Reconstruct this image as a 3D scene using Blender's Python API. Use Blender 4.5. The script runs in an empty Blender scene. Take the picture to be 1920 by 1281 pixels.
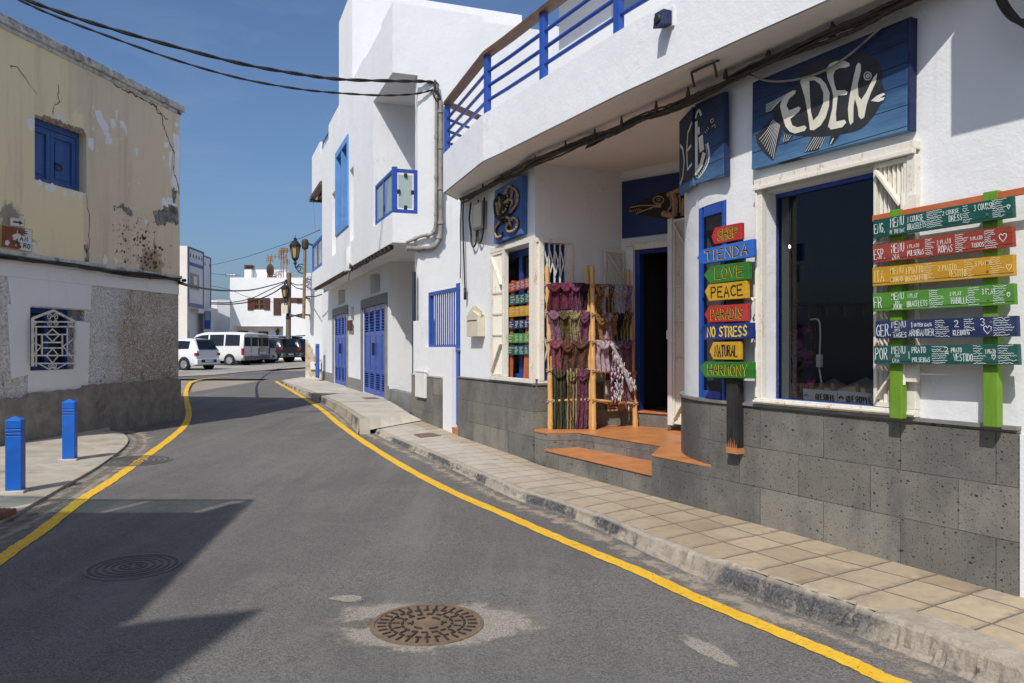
import bpy, bmesh, math, random
from mathutils import Vector, Matrix
from mathutils.geometry import tessellate_polygon
random.seed(7)
S = bpy.context.scene
COL = S.collection
rad = math.radians

# ------------------------------------------------------------------ camera
F, CX, CY, HC = 1493.333, 960.0, 650.0, 1.66
cam_d = bpy.data.cameras.new('camera')
cam_d.sensor_width = 36.0
cam_d.lens = 28.0
cam_d.shift_y = 9.5 / 1920
cam_d.clip_start = 0.05
cam_d.clip_end = 3000
cam = bpy.data.objects.new('camera', cam_d)
cam.location = (0, 0, HC)
cam.rotation_euler = (rad(90), 0, 0)
COL.objects.link(cam)
S.camera = cam

# ------------------------------------------------------------------ light
SUN_EL = 48.0
LH = Vector((0.37, 0.93, 0)).normalized()
L = Vector((LH.x * math.cos(rad(SUN_EL)), LH.y * math.cos(rad(SUN_EL)), -math.sin(rad(SUN_EL))))
sun_d = bpy.data.lights.new('sun', 'SUN')
sun_d.energy = 3.75
sun_d.angle = rad(0.53)
sun_d.color = (1.0, 0.965, 0.915)
sun = bpy.data.objects.new('sun', sun_d)
sun.rotation_euler = L.to_track_quat('-Z', 'Y').to_euler()
sun.location = (-10, -25, 30)
COL.objects.link(sun)
W = bpy.data.worlds.new('World')
S.world = W
W.use_nodes = True
wn = W.node_tree
sky = wn.nodes.new('ShaderNodeTexSky')
sky.sky_type = 'NISHITA'
sky.sun_disc = False
sky.sun_elevation = rad(SUN_EL)
sky.sun_rotation = math.atan2(-LH.x, -LH.y)
sky.altitude = 20
sky.air_density = 1.0
sky.dust_density = 2.6
sky.ozone_density = 8.0
bg = wn.nodes['Background']
bg.inputs['Strength'].default_value = 0.112
# faint high cirrus in the sky itself
_tc = wn.nodes.new('ShaderNodeTexCoord'); _mp = wn.nodes.new('ShaderNodeMapping'); _mp.inputs['Scale'].default_value = (2.0, 2.0, 9.0); _mp.inputs['Rotation'].default_value = (0.0, 0.0, 0.5)
_nz = wn.nodes.new('ShaderNodeTexNoise'); _nz.inputs['Scale'].default_value = 1.6; _nz.inputs['Detail'].default_value = 8; _nz.inputs['Roughness'].default_value = .62; _nz.inputs['Distortion'].default_value = .6
_mr = wn.nodes.new('ShaderNodeMapRange'); _mr.inputs['From Min'].default_value = .50; _mr.inputs['From Max'].default_value = .80; _mr.inputs['To Max'].default_value = .12
_mx = wn.nodes.new('ShaderNodeMix'); _mx.data_type = 'RGBA'; _mx.inputs[7].default_value = (4.6, 4.9, 5.3, 1)
wn.links.new(_tc.outputs['Generated'], _mp.inputs[0]); wn.links.new(_mp.outputs[0], _nz.inputs['Vector']); wn.links.new(_nz.outputs['Fac'], _mr.inputs['Value'])
wn.links.new(_mr.outputs[0], _mx.inputs[0]); wn.links.new(sky.outputs[0], _mx.inputs[6]); wn.links.new(_mx.outputs[2], bg.inputs['Color'])
S.view_settings.view_transform = 'Standard'
S.view_settings.look = 'None'
S.view_settings.exposure = 0.07
S.view_settings.gamma = 1.0
S.render.engine = 'CYCLES'
S.cycles.max_bounces = 8
S.cycles.diffuse_bounces = 4
S.cycles.glossy_bounces = 3
S.cycles.transparent_max_bounces = 12
S.cycles.transmission_bounces = 4
S.cycles.use_denoising = True
S.cycles.caustics_reflective = False
S.cycles.caustics_refractive = False

# ------------------------------------------------------------------ ground shape and rays
GP = [(-60, -.6), (-10, -.15), (0, 0.0), (4, .11), (6, .15), (8, .18), (12, .24), (15, .30), (20, .36), (30, .45), (45, .57), (70, .62), (3000, .62)]
def g(X, Y):
    for (a, za), (b, zb) in zip(GP, GP[1:]):
        if a <= Y <= b:
            return za + (zb - za) * (Y - a) / (b - a)
    return GP[-1][1] if Y > 0 else GP[0][1]
def kx(px): return (px - CX) / F
def kz(py): return -(py - CY) / F
def gp(px, py, dz=0.0):
    "point of the ground seen at a pixel"
    Y = 8.0
    for _ in range(60):
        Y = 0.5 * Y + 0.5 * (HC - g(0, Y) - dz) * F / max(py - CY, 1)
    return Vector((kx(px) * Y, Y, g(0, Y) + dz))
def at_z(px, py, z):
    Y = (z - HC) / kz(py)
    return Vector((kx(px) * Y, Y, z))
def at_Y(px, py, Y): return Vector((kx(px) * Y, Y, HC + kz(py) * Y))

class Wall:
    "vertical plane; local x along it (to the right seen from the street), local y into it, z up"
    def __init__(s, o, t):
        s.o = Vector((o[0], o[1])); s.t = Vector((t[0], t[1])).normalized()
        s.n = Vector((-s.t.y, s.t.x)); s.ang = math.atan2(s.t.y, s.t.x)
    def at(s, px, py, d=0.0):
        k = kx(px); o = s.o - s.n * d
        den = k * s.t.y - s.t.x
        u = (o.x - k * o.y) / den
        Y = o.y + u * s.t.y
        return (u, HC + kz(py) * Y)
    def u(s, px, d=0.0): return s.at(px, 600, d)[0]
    def w(s, u, y, z):
        p = s.o + s.t * u + s.n * y
        return Vector((p.x, p.y, z))
    def loc(s, P):
        q = Vector((P[0], P[1])) - s.o
        return (q.dot(s.t), q.dot(s.n), P[2])
    def quad(s, pts, d=0.0): return [s.at(a, b, d) for a, b in pts]
    def off(s, d): 
        w2 = Wall(s.o - s.n * d, s.t); return w2

def catmull(pts, n=6):
    P = [Vector(p) for p in pts]; out = []
    for i in range(len(P) - 1):
        p0 = P[max(i - 1, 0)]; p1 = P[i]; p2 = P[i + 1]; p3 = P[min(i + 2, len(P) - 1)]
        for k in range(n):
            t = k / n
            out.append(0.5 * ((2 * p1) + (p2 - p0) * t + (2 * p0 - 5 * p1 + 4 * p2 - p3) * t * t + (3 * p1 - p0 - 3 * p2 + p3) * t ** 3))
    out.append(P[-1]); return out

# ------------------------------------------------------------------ meshes
class MB:
    def __init__(s): s.v = []; s.f = []; s.mi = []; s.uv = []; s.cur = 0
    def add(s, vs, fs, uvs=None):
        b = len(s.v); s.v += [tuple(v) for v in vs]
        for i, f in enumerate(fs):
            s.f.append(tuple(b + k for k in f)); s.mi.append(s.cur)
            s.uv.append(uvs[i] if uvs else None)
        return s
    def m(s, i): s.cur = i; return s
    def hexa(s, a): # 8 points: 4 bottom (ccw), 4 top
        return s.add(a, [(0, 3, 2, 1), (4, 5, 6, 7), (0, 1, 5, 4), (1, 2, 6, 5), (2, 3, 7, 6), (3, 0, 4, 7)])
    def box(s, x0, x1, y0, y1, z0, z1):
        x0, x1 = min(x0, x1), max(x0, x1); y0, y1 = min(y0, y1), max(y0, y1); z0, z1 = min(z0, z1), max(z0, z1)
        return s.hexa([(x0, y0, z0), (x1, y0, z0), (x1, y1, z0), (x0, y1, z0), (x0, y0, z1), (x1, y0, z1), (x1, y1, z1), (x0, y1, z1)])
    def rod(s, a, b, wa, wb, up=(0, 0, 1)): # square bar from a to b
        a = Vector(a); b = Vector(b); d = (b - a).normalized(); up = Vector(up)
        if abs(d.dot(up)) > .98: up = Vector((0, 1, 0))
        x = d.cross(up).normalized() * wa / 2; z = d.cross(x).normalized() * wb / 2
        return s.hexa([a - x - z, a + x - z, a + x + z, a - x + z, b - x - z, b + x - z, b + x + z, b - x + z])
    def prism(s, pts, y0, y1): # outline in x,z ; extruded along y
        n = len(pts); A = [(p[0], y0, p[1]) for p in pts]; B = [(p[0], y1, p[1]) for p in pts]
        b = len(s.v); s.v += A + B
        for t in tessellate_polygon([[Vector((p[0], p[1], 0)) for p in pts]]):
            s.f.append((b + t[0], b + t[1], b + t[2])); s.f.append((b + n + t[2], b + n + t[1], b + n + t[0])); s.mi += [s.cur] * 2; s.uv += [None] * 2
        for i in range(n):
            j = (i + 1) % n; s.f.append((b + i, b + j, b + n + j, b + n + i)); s.mi.append(s.cur); s.uv.append(None)
        return s
    def plan(s, pts, z0, z1): # outline in x,y ; extruded up
        n = len(pts); b = len(s.v); s.v += [(p[0], p[1], z0) for p in pts] + [(p[0], p[1], z1) for p in pts]
        for t in tessellate_polygon([[Vector((p[0], p[1], 0)) for p in pts]]):
            s.f.append((b + t[2], b + t[1], b + t[0])); s.f.append((b + n + t[0], b + n + t[1], b + n + t[2])); s.mi += [s.cur] * 2; s.uv += [None] * 2
        for i in range(n):
            j = (i + 1) % n; s.f.append((b + i, b + j, b + n + j, b + n + i)); s.mi.append(s.cur); s.uv.append(None)
        return s
    def flat(s, loops, y): # filled outline (holes after the first loop) lying in x,z at depth y
        allp = [Vector((p[0], p[1], 0)) for lp in loops for p in lp]
        b = len(s.v); s.v += [(p.x, y, p.y) for p in allp]
        for t in tessellate_polygon([[Vector((p[0], p[1], 0)) for p in lp] for lp in loops]):
            s.f.append((b + t[0], b + t[1], b + t[2])); s.mi.append(s.cur); s.uv.append(None)
        return s
    def ribbon(s, pts, w, y): # painted stroke in x,z at depth y
        P = [Vector((p[0], p[1])) for p in pts]; n = len(P)
        if n < 2: return s
        Lf = []; Rt = []
        for i in range(n):
            d = (P[min(i + 1, n - 1)] - P[max(i - 1, 0)])
            if d.length < 1e-9: d = Vector((1, 0))
            d.normalize(); q = Vector((-d.y, d.x)) * w / 2
            e = d * w * .35 * (-1 if i == 0 else (1 if i == n - 1 else 0))
            Lf.append(P[i] + q + e); Rt.append(P[i] - q + e)
        b = len(s.v); s.v += [(p.x, y, p.y) for p in Lf] + [(p.x, y, p.y) for p in Rt]
        for i in range(n - 1):
            s.f.append((b + i, b + n + i, b + n + i + 1, b + i + 1)); s.mi.append(s.cur); s.uv.append(None)
        return s
    def tube(s, pts, r, n=8, closed=False):
        P = [Vector(p) for p in pts]; m = len(P)
        R = r if isinstance(r, (list, tuple)) else [r] * m
        b = len(s.v); prev = None
        for i in range(m):
            if closed: d = P[(i + 1) % m] - P[i - 1]
            else: d = P[min(i + 1, m - 1)] - P[max(i - 1, 0)]
            if d.length < 1e-9: d = Vector((0, 0, 1))
            d.normalize()
            if prev is None:
                prev = d.orthogonal().normalized()
            x = (prev - d * prev.dot(d))
            x = x.normalized() if x.length > 1e-6 else d.orthogonal().normalized()
            prev = x; yv = d.cross(x)
            for k in range(n):
                a = 2 * math.pi * k / n
                s.v.append(tuple(P[i] + (x * math.cos(a) + yv * math.sin(a)) * R[i]))
        for i in range(m if closed else m - 1):
            j = (i + 1) % m
            for k in range(n):
                l = (k + 1) % n
                s.f.append((b + i * n + k, b + i * n + l, b + j * n + l, b + j * n + k)); s.mi.append(s.cur); s.uv.append(None)
        if not closed:
            s.f.append(tuple(b + k for k in reversed(range(n)))); s.f.append(tuple(b + (m - 1) * n + k for k in range(n)))
            s.mi += [s.cur] * 2; s.uv += [None] * 2
        return s
    def lathe(s, prof, c=(0, 0, 0), n=16, axis='z'):
        b = len(s.v); m = len(prof)
        for r, z in prof:
            for k in range(n):
                a = 2 * math.pi * k / n; x, y = r * math.cos(a), r * math.sin(a)
                s.v.append((c[0] + x, c[1] + y, c[2] + z) if axis == 'z' else ((c[0] + x, c[1] + z, c[2] + y) if axis == 'y' else (c[0] + z, c[1] + x, c[2] + y)))
        for i in range(m - 1):
            for k in range(n):
                l = (k + 1) % n
                s.f.append((b + i * n + k, b + i * n + l, b + (i + 1) * n + l, b + (i + 1) * n + k)); s.mi.append(s.cur); s.uv.append(None)
        for i, rev in ((0, True), (m - 1, False)):
            if prof[i][0] > 1e-5:
                ids = [b + i * n + k for k in range(n)]
                s.f.append(tuple(reversed(ids)) if rev else tuple(ids)); s.mi.append(s.cur); s.uv.append(None)
        return s
    def grid(s, rows, uvs=None, closed=False): # rows of points
        b = len(s.v); m = len(rows); n = len(rows[0])
        for r in rows: s.v += [tuple(p) for p in r]
        for i in range(m - 1):
            for k in range(n if closed else n - 1):
                l = (k + 1) % n
                s.f.append((b + i * n + k, b + i * n + l, b + (i + 1) * n + l, b + (i + 1) * n + k)); s.mi.append(s.cur)
                s.uv.append([uvs[i][k], uvs[i][l], uvs[i + 1][l], uvs[i + 1][k]] if uvs else None)
        return s
    def holed(s, u0, u1, z0, z1, holes, y=0.0, depth=.25, back=True, caps=True):
        "wall face with rectangular holes and their reveals"
        us = sorted(set([u0, u1] + [h[0] for h in holes] + [h[1] for h in holes])); zs = sorted(set([z0, z1] + [h[2] for h in holes] + [h[3] for h in holes]))
        us = [u for u in us if u0 <= u <= u1]; zs = [z for z in zs if z0 <= z <= z1]
        for a, b in zip(us, us[1:]):
            for c, d in zip(zs, zs[1:]):
                mu, mz = (a + b) / 2, (c + d) / 2
                if any(h[0] < mu < h[1] and h[2] < mz < h[3] for h in holes): continue
                s.add([(a, y, c), (b, y, c), (b, y, d), (a, y, d)], [(0, 1, 2, 3)])
                if back: s.add([(a, y + depth, c), (b, y + depth, c), (b, y + depth, d), (a, y + depth, d)], [(3, 2, 1, 0)])
        for h in list(holes):
            a, b, c, d = max(h[0], u0), min(h[1], u1), max(h[2], z0), min(h[3], z1); e = y + depth
            s.add([(a, y, c), (b, y, c), (b, e, c), (a, e, c)], [(0, 3, 2, 1)] if 0 else [(0, 1, 2, 3)])
            s.add([(a, y, d), (b, y, d), (b, e, d), (a, e, d)], [(3, 2, 1, 0)])
            if h[0] >= u0: s.add([(a, y, c), (a, y, d), (a, e, d), (a, e, c)], [(0, 1, 2, 3)])
            if h[1] <= u1: s.add([(b, y, c), (b, y, d), (b, e, d), (b, e, c)], [(3, 2, 1, 0)])
        e = y + depth
        if not caps: return s
        s.add([(u0, y, z0), (u0, y, z1), (u0, e, z1), (u0, e, z0)], [(3, 2, 1, 0)]); s.add([(u1, y, z0), (u1, y, z1), (u1, e, z1), (u1, e, z0)], [(0, 1, 2, 3)])
        s.add([(u0, y, z1), (u1, y, z1), (u1, e, z1), (u0, e, z1)], [(0, 1, 2, 3)]); s.add([(u0, y, z0), (u1, y, z0), (u1, e, z0), (u0, e, z0)], [(3, 2, 1, 0)])
        return s
    def mesh(s, name, mats):
        me = bpy.data.meshes.new(name)
        me.from_pydata(s.v, [], s.f)
        if not isinstance(mats, (list, tuple)): mats = [mats]
        for m_ in mats: me.materials.append(m_)
        if len(mats) > 1:
            for p, i in zip(me.polygons, s.mi): p.material_index = i
        if any(u is not None for u in s.uv):
            ul = me.uv_layers.new(name='UVMap')
            for p, u in zip(me.polygons, s.uv):
                if u:
                    for li, c in zip(p.loop_indices, u): ul.data[li].uv = c
        me.update(); return me

OFF = {}
def link(name, data):
    o = bpy.data.objects.new(name, data); COL.objects.link(o); return o
def tag(o, label=None, cat=None, group=None, kind=None):
    if label: o['label'] = label
    if cat: o['category'] = cat
    if group: o['group'] = group
    if kind: o['kind'] = kind
    return o
def finish(o, bevel=0, smooth=False, recalc=True, angle=40):
    if recalc:
        bm = bmesh.new(); bm.from_mesh(o.data); bmesh.ops.recalc_face_normals(bm, faces=bm.faces); bm.to_mesh(o.data); bm.free()
    if smooth:
        for p in o.data.polygons: p.use_smooth = True
        if smooth == 'auto':
            try: o.data.set_sharp_from_angle(angle=rad(angle))
            except Exception: pass
    if bevel:
        b = o.modifiers.new('bevel', 'BEVEL'); b.width = bevel; b.segments = 2; b.limit_method = 'ANGLE'; b.angle_limit = rad(35)
        b.harden_normals = False
    return o
def thing(name, label, cat, base, wall=None, group=None):
    "Empty at the base of a thing; base in wall coordinates (or world if wall is None)"
    o = link(name, None)
    if wall:
        o.location = wall.w(*base); o.rotation_euler = (0, 0, wall.ang)
    else: o.location = base
    OFF[o.name] = Vector(base)
    return tag(o, label, cat, group)
def part(name, mb, mats, parent, bevel=0, smooth=False, label=None, recalc=True, angle=40):
    o = link(name, mb.mesh(name, mats))
    o.parent = parent
    if parent.name in OFF: o.location = -OFF[parent.name]
    if label: o['label'] = label
    return finish(o, bevel, smooth, recalc, angle)
def single(name, mb, mats, base, wall=None, label=None, cat=None, group=None, kind=None, bevel=0, smooth=False, recalc=True):
    "a thing that is one mesh, its origin at its base"
    b = Vector(base)
    mb.v = [tuple(Vector(v) - b) for v in mb.v]
    o = link(name, mb.mesh(name, mats))
    if wall:
        o.location = wall.w(*base); o.rotation_euler = (0, 0, wall.ang)
    else: o.location = base
    tag(o, label, cat, group, kind)
    return finish(o, bevel, smooth, recalc)
def struct(name, mb, mats, smooth=False, recalc=True):
    o = link(name, mb.mesh(name, mats)); o['kind'] = 'structure'
    return finish(o, 0, smooth, recalc)
def copy_tree(o, parent=None):
    c = o.copy(); COL.objects.link(c); c.parent = parent
    if parent is not None: c.matrix_parent_inverse = o.matrix_parent_inverse.copy()
    for ch in list(o.children): copy_tree(ch, c)
    return c
# ------------------------------------------------------------------ materials
def lin(c):
    if isinstance(c, str):
        c = [int(c[i:i + 2], 16) / 255 for i in (1, 3, 5)]
        return tuple(x / 12.92 if x <= .04045 else ((x + .055) / 1.055) ** 2.4 for x in c)
    return tuple(c)
class NT:
    def __init__(s, name):
        s.mat = bpy.data.materials.new(name); s.mat.use_nodes = True; s.t = s.mat.node_tree
        s.b = s.t.nodes['Principled BSDF']; s.tc = None
    def n(s, typ, ins=None, **props):
        nd = s.t.nodes.new(typ)
        for k, v in props.items(): setattr(nd, k, v)
        for k, v in (ins or {}).items(): s.put(nd.inputs[k], v)
        return nd
    def put(s, sock, v):
        if isinstance(v, bpy.types.NodeSocket): s.t.links.new(v, sock)
        elif isinstance(v, (tuple, list)) and len(v) == 3 and sock.type == 'RGBA': sock.default_value = (*v, 1)
        else: sock.default_value = v
    def obj(s):
        if not s.tc: s.tc = s.t.nodes.new('ShaderNodeTexCoord')
        return s.tc.outputs['Object']
    def uv(s):
        s.obj(); return s.tc.outputs['UV']
    def map(s, vec, scale=(1, 1, 1), loc=(0, 0, 0)):
        return s.n('ShaderNodeMapping', {'Vector': vec, 'Scale': scale, 'Location': loc}).outputs[0]
    def noise(s, scale, detail=4, rough=.55, vec=None, dist=0.0):
        return s.n('ShaderNodeTexNoise', {'Vector': vec or s.obj(), 'Scale': scale, 'Detail': detail, 'Roughness': rough, 'Distortion': dist}).outputs['Fac']
    def voro(s, scale, vec=None, feature='F1', rnd=1.0):
        return s.n('ShaderNodeTexVoronoi', {'Vector': vec or s.obj(), 'Scale': scale, 'Randomness': rnd}, feature=feature)
    def math(s, op, a, b=0.0, c=0.0):
        nd = s.t.nodes.new('ShaderNodeMath'); nd.operation = op
        s.put(nd.inputs[0], a); s.put(nd.inputs[1], b); s.put(nd.inputs[2], c)
        return nd.outputs[0]
    def rng(s, v, a, b, c=0.0, d=1.0, smooth=False):
        nd = s.n('ShaderNodeMapRange', {'Value': v, 'From Min': a, 'From Max': b, 'To Min': c, 'To Max': d})
        if smooth: nd.interpolation_type = 'SMOOTHSTEP'
        return nd.outputs['Result']
    def mix(s, f, a, b, blend='MIX'):
        nd = s.t.nodes.new('ShaderNodeMix'); nd.data_type = 'RGBA'; nd.blend_type = blend; nd.clamp_factor = True
        s.put(nd.inputs[0], f); s.put(nd.inputs[6], a if isinstance(a, bpy.types.NodeSocket) else (*a, 1)); s.put(nd.inputs[7], b if isinstance(b, bpy.types.NodeSocket) else (*b, 1))
        return nd.outputs[2]
    def sep(s, vec=None):
        nd = s.n('ShaderNodeSeparateXYZ', {0: vec or s.obj()}); return nd.outputs
    def comb(s, x=0.0, y=0.0, z=0.0):
        return s.n('ShaderNodeCombineXYZ', {0: x, 1: y, 2: z}).outputs[0]
    def bump(s, h, strength=.3, dist=.01, normal=None):
        nd = s.n('ShaderNodeBump', {'Height': h, 'Strength': strength, 'Distance': dist})
        if normal: s.put(nd.inputs['Normal'], normal)
        return nd.outputs[0]
    def out(s, col=None, rough=None, normal=None, metal=None, spec=None, alpha=None):
        for k, v in (('Base Color', col), ('Roughness', rough), ('Normal', normal), ('Metallic', metal), ('Specular IOR Level', spec), ('Alpha', alpha)):
            if v is not None: s.put(s.b.inputs[k], v)
        return s.mat
    def mul(s, col, f): # colour times grey value
        nd = s.n('ShaderNodeVectorMath', {0: col, 'Scale': f}, operation='SCALE'); return nd.outputs[0]

def basic(name, col, rough=.6, var=.12, vs=3.0, bump=.15, bs=60.0, bd=.004, metal=0.0, spec=.4, dirt=None, da=.5, ds=2.0, stretch=(1, 1, 1)):
    t = NT(name); c = lin(col); v = t.map(t.obj(), stretch)
    n1 = t.noise(vs, 6, .6, v)
    base = t.mix(t.rng(n1, .3, .7), tuple(x * (1 - var) for x in c), tuple(min(1, x * (1 + var)) for x in c))
    if dirt:
        n2 = t.noise(ds, 8, .65, v, .3)
        base = t.mix(t.rng(n2, 1 - da * .9, 1.02 - da * .5), base, lin(dirt))
    nb = t.noise(bs, 4, .6)
    return t.out(base, rough, t.bump(nb, bump, bd) if bump else None, metal, spec)

def white_plaster(name, tint=(.80, .80, .79), rough=.85, stain=.5):
    t = NT(name)
    n1 = t.noise(.7, 5, .6); n2 = t.noise(6, 6, .65); n3 = t.noise(45, 4, .6)
    st = t.noise(1.0, 6, .7, t.map(t.obj(), (3.0, 3.0, .35)))
    c = t.mix(t.rng(n1, .35, .7), tint, tuple(x * .93 for x in tint))
    c = t.mix(t.rng(n2, .58, .75, 0, .35), c, tuple(x * .86 for x in tint))
    c = t.mix(t.rng(st, .62, .8, 0, stain), c, (.58, .55, .50))
    dr = t.noise(2.4, 5, .7, t.map(t.obj(), (4.5, 4.5, .22))); c = t.mix(t.rng(dr, .60, .74, 0, stain * .7), c, (.60, .585, .55))
    hair = t.math('ABSOLUTE', t.math('SUBTRACT', t.noise(.9, 9, .62, None, .4), .5)); gate = t.rng(t.noise(.6, 2, .5), .52, .60)
    c = t.mix(t.math('MULTIPLY', t.rng(hair, .0026, .0010), t.math('MULTIPLY', gate, .55)), c, (.42, .40, .37))
    c = t.mix(t.rng(t.noise(16, 6, .8), .70, .76, 0, .35), c, (.55, .53, .49))
    wave = t.noise(2.6, 3, .5)
    h = t.math('ADD', t.math('ADD', t.math('MULTIPLY', n2, 1.2), t.math('MULTIPLY', n3, .35)), t.math('MULTIPLY', wave, 2.0))
    return t.out(c, rough, t.bump(h, .36, .016), spec=.25)
M = {}
M['white'] = white_plaster('white plaster')
M['white2'] = white_plaster('white plaster weathered', (.80, .80, .80), stain=.35)
M['cream_wall'] = white_plaster('cream plaster', (.74, .70, .62), stain=.7)
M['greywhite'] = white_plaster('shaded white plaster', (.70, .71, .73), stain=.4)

def asphalt():
    t = NT('asphalt')
    fine = t.voro(150).outputs['Color']; f1 = t.noise(240, 3, .7); m = t.noise(.45, 7, .62, None, .3); m2 = t.noise(3.0, 7, .68); sp = t.noise(75, 2, .5)
    fx = t.sep(fine)[0]
    c = t.mix(t.rng(fx, .05, .95), (.05, .048, .045), (.285, .265, .24))
    c = t.mix(t.rng(f1, .35, .7, .15, .65), c, (.145, .137, .130))
    c = t.mix(t.rng(m, .40, .62, 0, .55), c, (.104, .098, .093))
    c = t.mix(t.rng(m2, .52, .72, 0, .5), c, (.205, .192, .176))
    c = t.mix(t.rng(sp, .70, .75, 0, .7), c, (.42, .37, .31))
    track = t.noise(1.1, 7, .66, t.map(t.obj(), (2.6, .22, 1)))
    c = t.mix(t.rng(track, .52, .70, 0, .5), c, (.215, .202, .186)); c = t.mix(t.rng(track, .46, .34, 0, .35), c, (.095, .091, .090))
    drip = t.noise(6.5, 4, .6, t.map(t.obj(), (1.6, .8, 1)))
    c = t.mix(t.rng(drip, .715, .76, 0, .75), c, (.038, .036, .034))
    c = t.mix(t.rng(t.noise(19, 3, .5), .75, .79, 0, .6), c, (.045, .043, .04))
    h = t.math('ADD', fx, t.math('MULTIPLY', f1, .8))
    return t.out(c, .92, t.bump(h, .7, .005), spec=.25)
M['asphalt'] = asphalt()

def tiles():
    t = NT('pavement tiles'); u = t.uv()
    br = t.n('ShaderNodeTexBrick', {'Vector': t.n('ShaderNodeVectorMath', {0: u, 1: t.mul(t.n('ShaderNodeTexNoise', {'Vector': t.obj(), 'Scale': 5.0, 'Detail': 5.0}).outputs['Color'], .035)}, operation='ADD').outputs[0], 'Color1': (.33, .252, .162, 1), 'Color2': (.45, .362, .245, 1), 'Mortar': (.13, .10, .075, 1), 'Scale': 1.0, 'Mortar Size': .009, 'Mortar Smooth': .6, 'Bias': .1, 'Brick Width': .31, 'Row Height': .31}, offset=0.0, squash=1.0)
    n1 = t.noise(1.3, 6, .6); n2 = t.noise(14, 6, .7); n3 = t.noise(120, 3, .6)
    c = t.mix(t.rng(n2, .35, .75, 0, .5), br.outputs['Color'], (.27, .215, .16))
    xyz = t.sep(u)
    # worn pale concrete towards the far, kerb side
    far = t.math('MULTIPLY', t.rng(xyz[0], 5.0, 8.2), t.rng(t.math('ADD', xyz[1], t.math('MULTIPLY', n1, .6)), 1.12, .70))
    c = t.mix(t.math('MULTIPLY', far, .8), c, t.mix(n2, (.44, .40, .34), (.52, .475, .41)))
    dirt = t.rng(t.noise(2.2, 8, .75), .50, .74, 0, .7)
    c = t.mix(dirt, c, (.20, .16, .122))
    edge = t.math('ADD', t.math('ABSOLUTE', t.math('SUBTRACT', t.math('FRACT', t.math('DIVIDE', xyz[0], .31)), .5)), t.math('MULTIPLY', t.math('SUBTRACT', n2, .5), .35))
    c = t.mix(t.rng(edge, .40, .52, 0, .55), c, (.17, .135, .10))
    c = t.mix(t.rng(n3, .70, .76, 0, .6), c, (.55, .50, .44))
    c = t.mix(t.rng(t.noise(7, 3, .4), .76, .79, 0, .8), c, (.62, .60, .56))
    h = t.math('ADD', t.math('MULTIPLY', br.outputs['Fac'], -1.6), t.math('ADD', t.math('MULTIPLY', n2, .5), t.math('MULTIPLY', n3, .25)))
    return t.out(c, .9, t.bump(h, .5, .006), spec=.25)
M['tiles'] = tiles()

def kerb(broken=False):
    t = NT('broken kerb stone' if broken else 'kerb stone')
    n1 = t.noise(1.1, 5, .6, None, .3); n2 = t.noise(9, 8, .75); n3 = t.noise(60, 4, .7)
    conc = t.mix(t.rng(n2, .3, .7), (.29, .245, .19), (.48, .42, .335))
    lava = t.mix(t.rng(n3, .35, .65), (.045, .044, .046), (.16, .155, .15))
    z = t.sep(t.n('ShaderNodeTexCoord').outputs['UV'])[1]
    face = t.rng(z, .1, .3)
    k = t.math('MULTIPLY', t.rng(t.math('ADD', n1, t.math('MULTIPLY', t.math('SUBTRACT', n2, .5), .5)), .50, .58), face)
    if broken:
        sx = t.sep(t.uv())[0]; zone = t.math('MULTIPLY', t.rng(sx, 1.62, 1.74), t.rng(sx, 2.86, 2.70))
        k = t.math('MAXIMUM', k, t.math('MULTIPLY', t.math('MULTIPLY', zone, face), t.rng(n2, .36, .46)))
    c = t.mix(k, conc, lava)
    c = t.mix(t.rng(z, .82, 1.0, 0, .6), c, (.36, .29, .21))
    return t.out(c, .95, t.bump(t.math('ADD', n2, t.math('MULTIPLY', n3, .6)), .8, .02), spec=.2)
M['kerb'] = kerb(); M['kerb_broken'] = kerb(True)

def dust():
    t = NT('sandy dust'); u = t.sep(t.uv())
    n = t.noise(6, 8, .75); f = t.noise(90, 3, .7)
    e = t.math('SUBTRACT', 1.0, t.math('ABSOLUTE', t.math('SUBTRACT', t.math('MULTIPLY', u[1], 2.0), 1.0)))
    a = t.math('ADD', t.math('MULTIPLY', e, .75), t.math('MULTIPLY', t.math('SUBTRACT', n, .60), 2.4))
    a = t.math('ADD', a, t.math('MULTIPLY', t.math('SUBTRACT', f, .5), .6))
    c = t.mix(f, (.24, .20, .155), (.46, .40, .32))
    return t.out(c, .95, alpha=t.rng(a, .12, .5, 0, .85), spec=.1)
M['dust'] = dust()
def patch():
    t = NT('worn concrete patch'); u = t.sep(t.uv())
    n = t.noise(7, 8, .7); f = t.noise(110, 3, .7)
    a = t.math('ADD', t.math('SUBTRACT', 1.0, u[0]), t.math('MULTIPLY', t.math('SUBTRACT', n, .5), .85))
    c = t.mix(t.rng(f, .3, .7), (.17, .155, .13), (.40, .36, .30))
    return t.out(c, .95, t.bump(f, .5, .003), alpha=t.math('MULTIPLY', t.rng(a, .10, .30), t.rng(f, .25, .5, .35, 1)), spec=.15)
M['patch'] = patch()
def yellow():
    t = NT('yellow road paint')
    n = t.noise(5, 8, .7); f = t.noise(220, 3, .7); f2 = t.noise(35, 6, .75)
    c = t.mix(t.rng(n, .35, .7), (.70, .39, .022), (.78, .50, .05))
    c = t.mix(t.rng(f, .62, .72, 0, .5), c, (.30, .2, .05))
    a = t.rng(t.math('ADD', f2, t.math('MULTIPLY', t.math('SUBTRACT', f, .5), .5)), .35, .41, .12, 1)
    c = t.mix(t.rng(f2, .58, .72, 0, .3), c, (.42, .27, .06))
    return t.out(c, .75, t.bump(f, .4, .003), alpha=a, spec=.3)
M['yellow'] = yellow()

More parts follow.
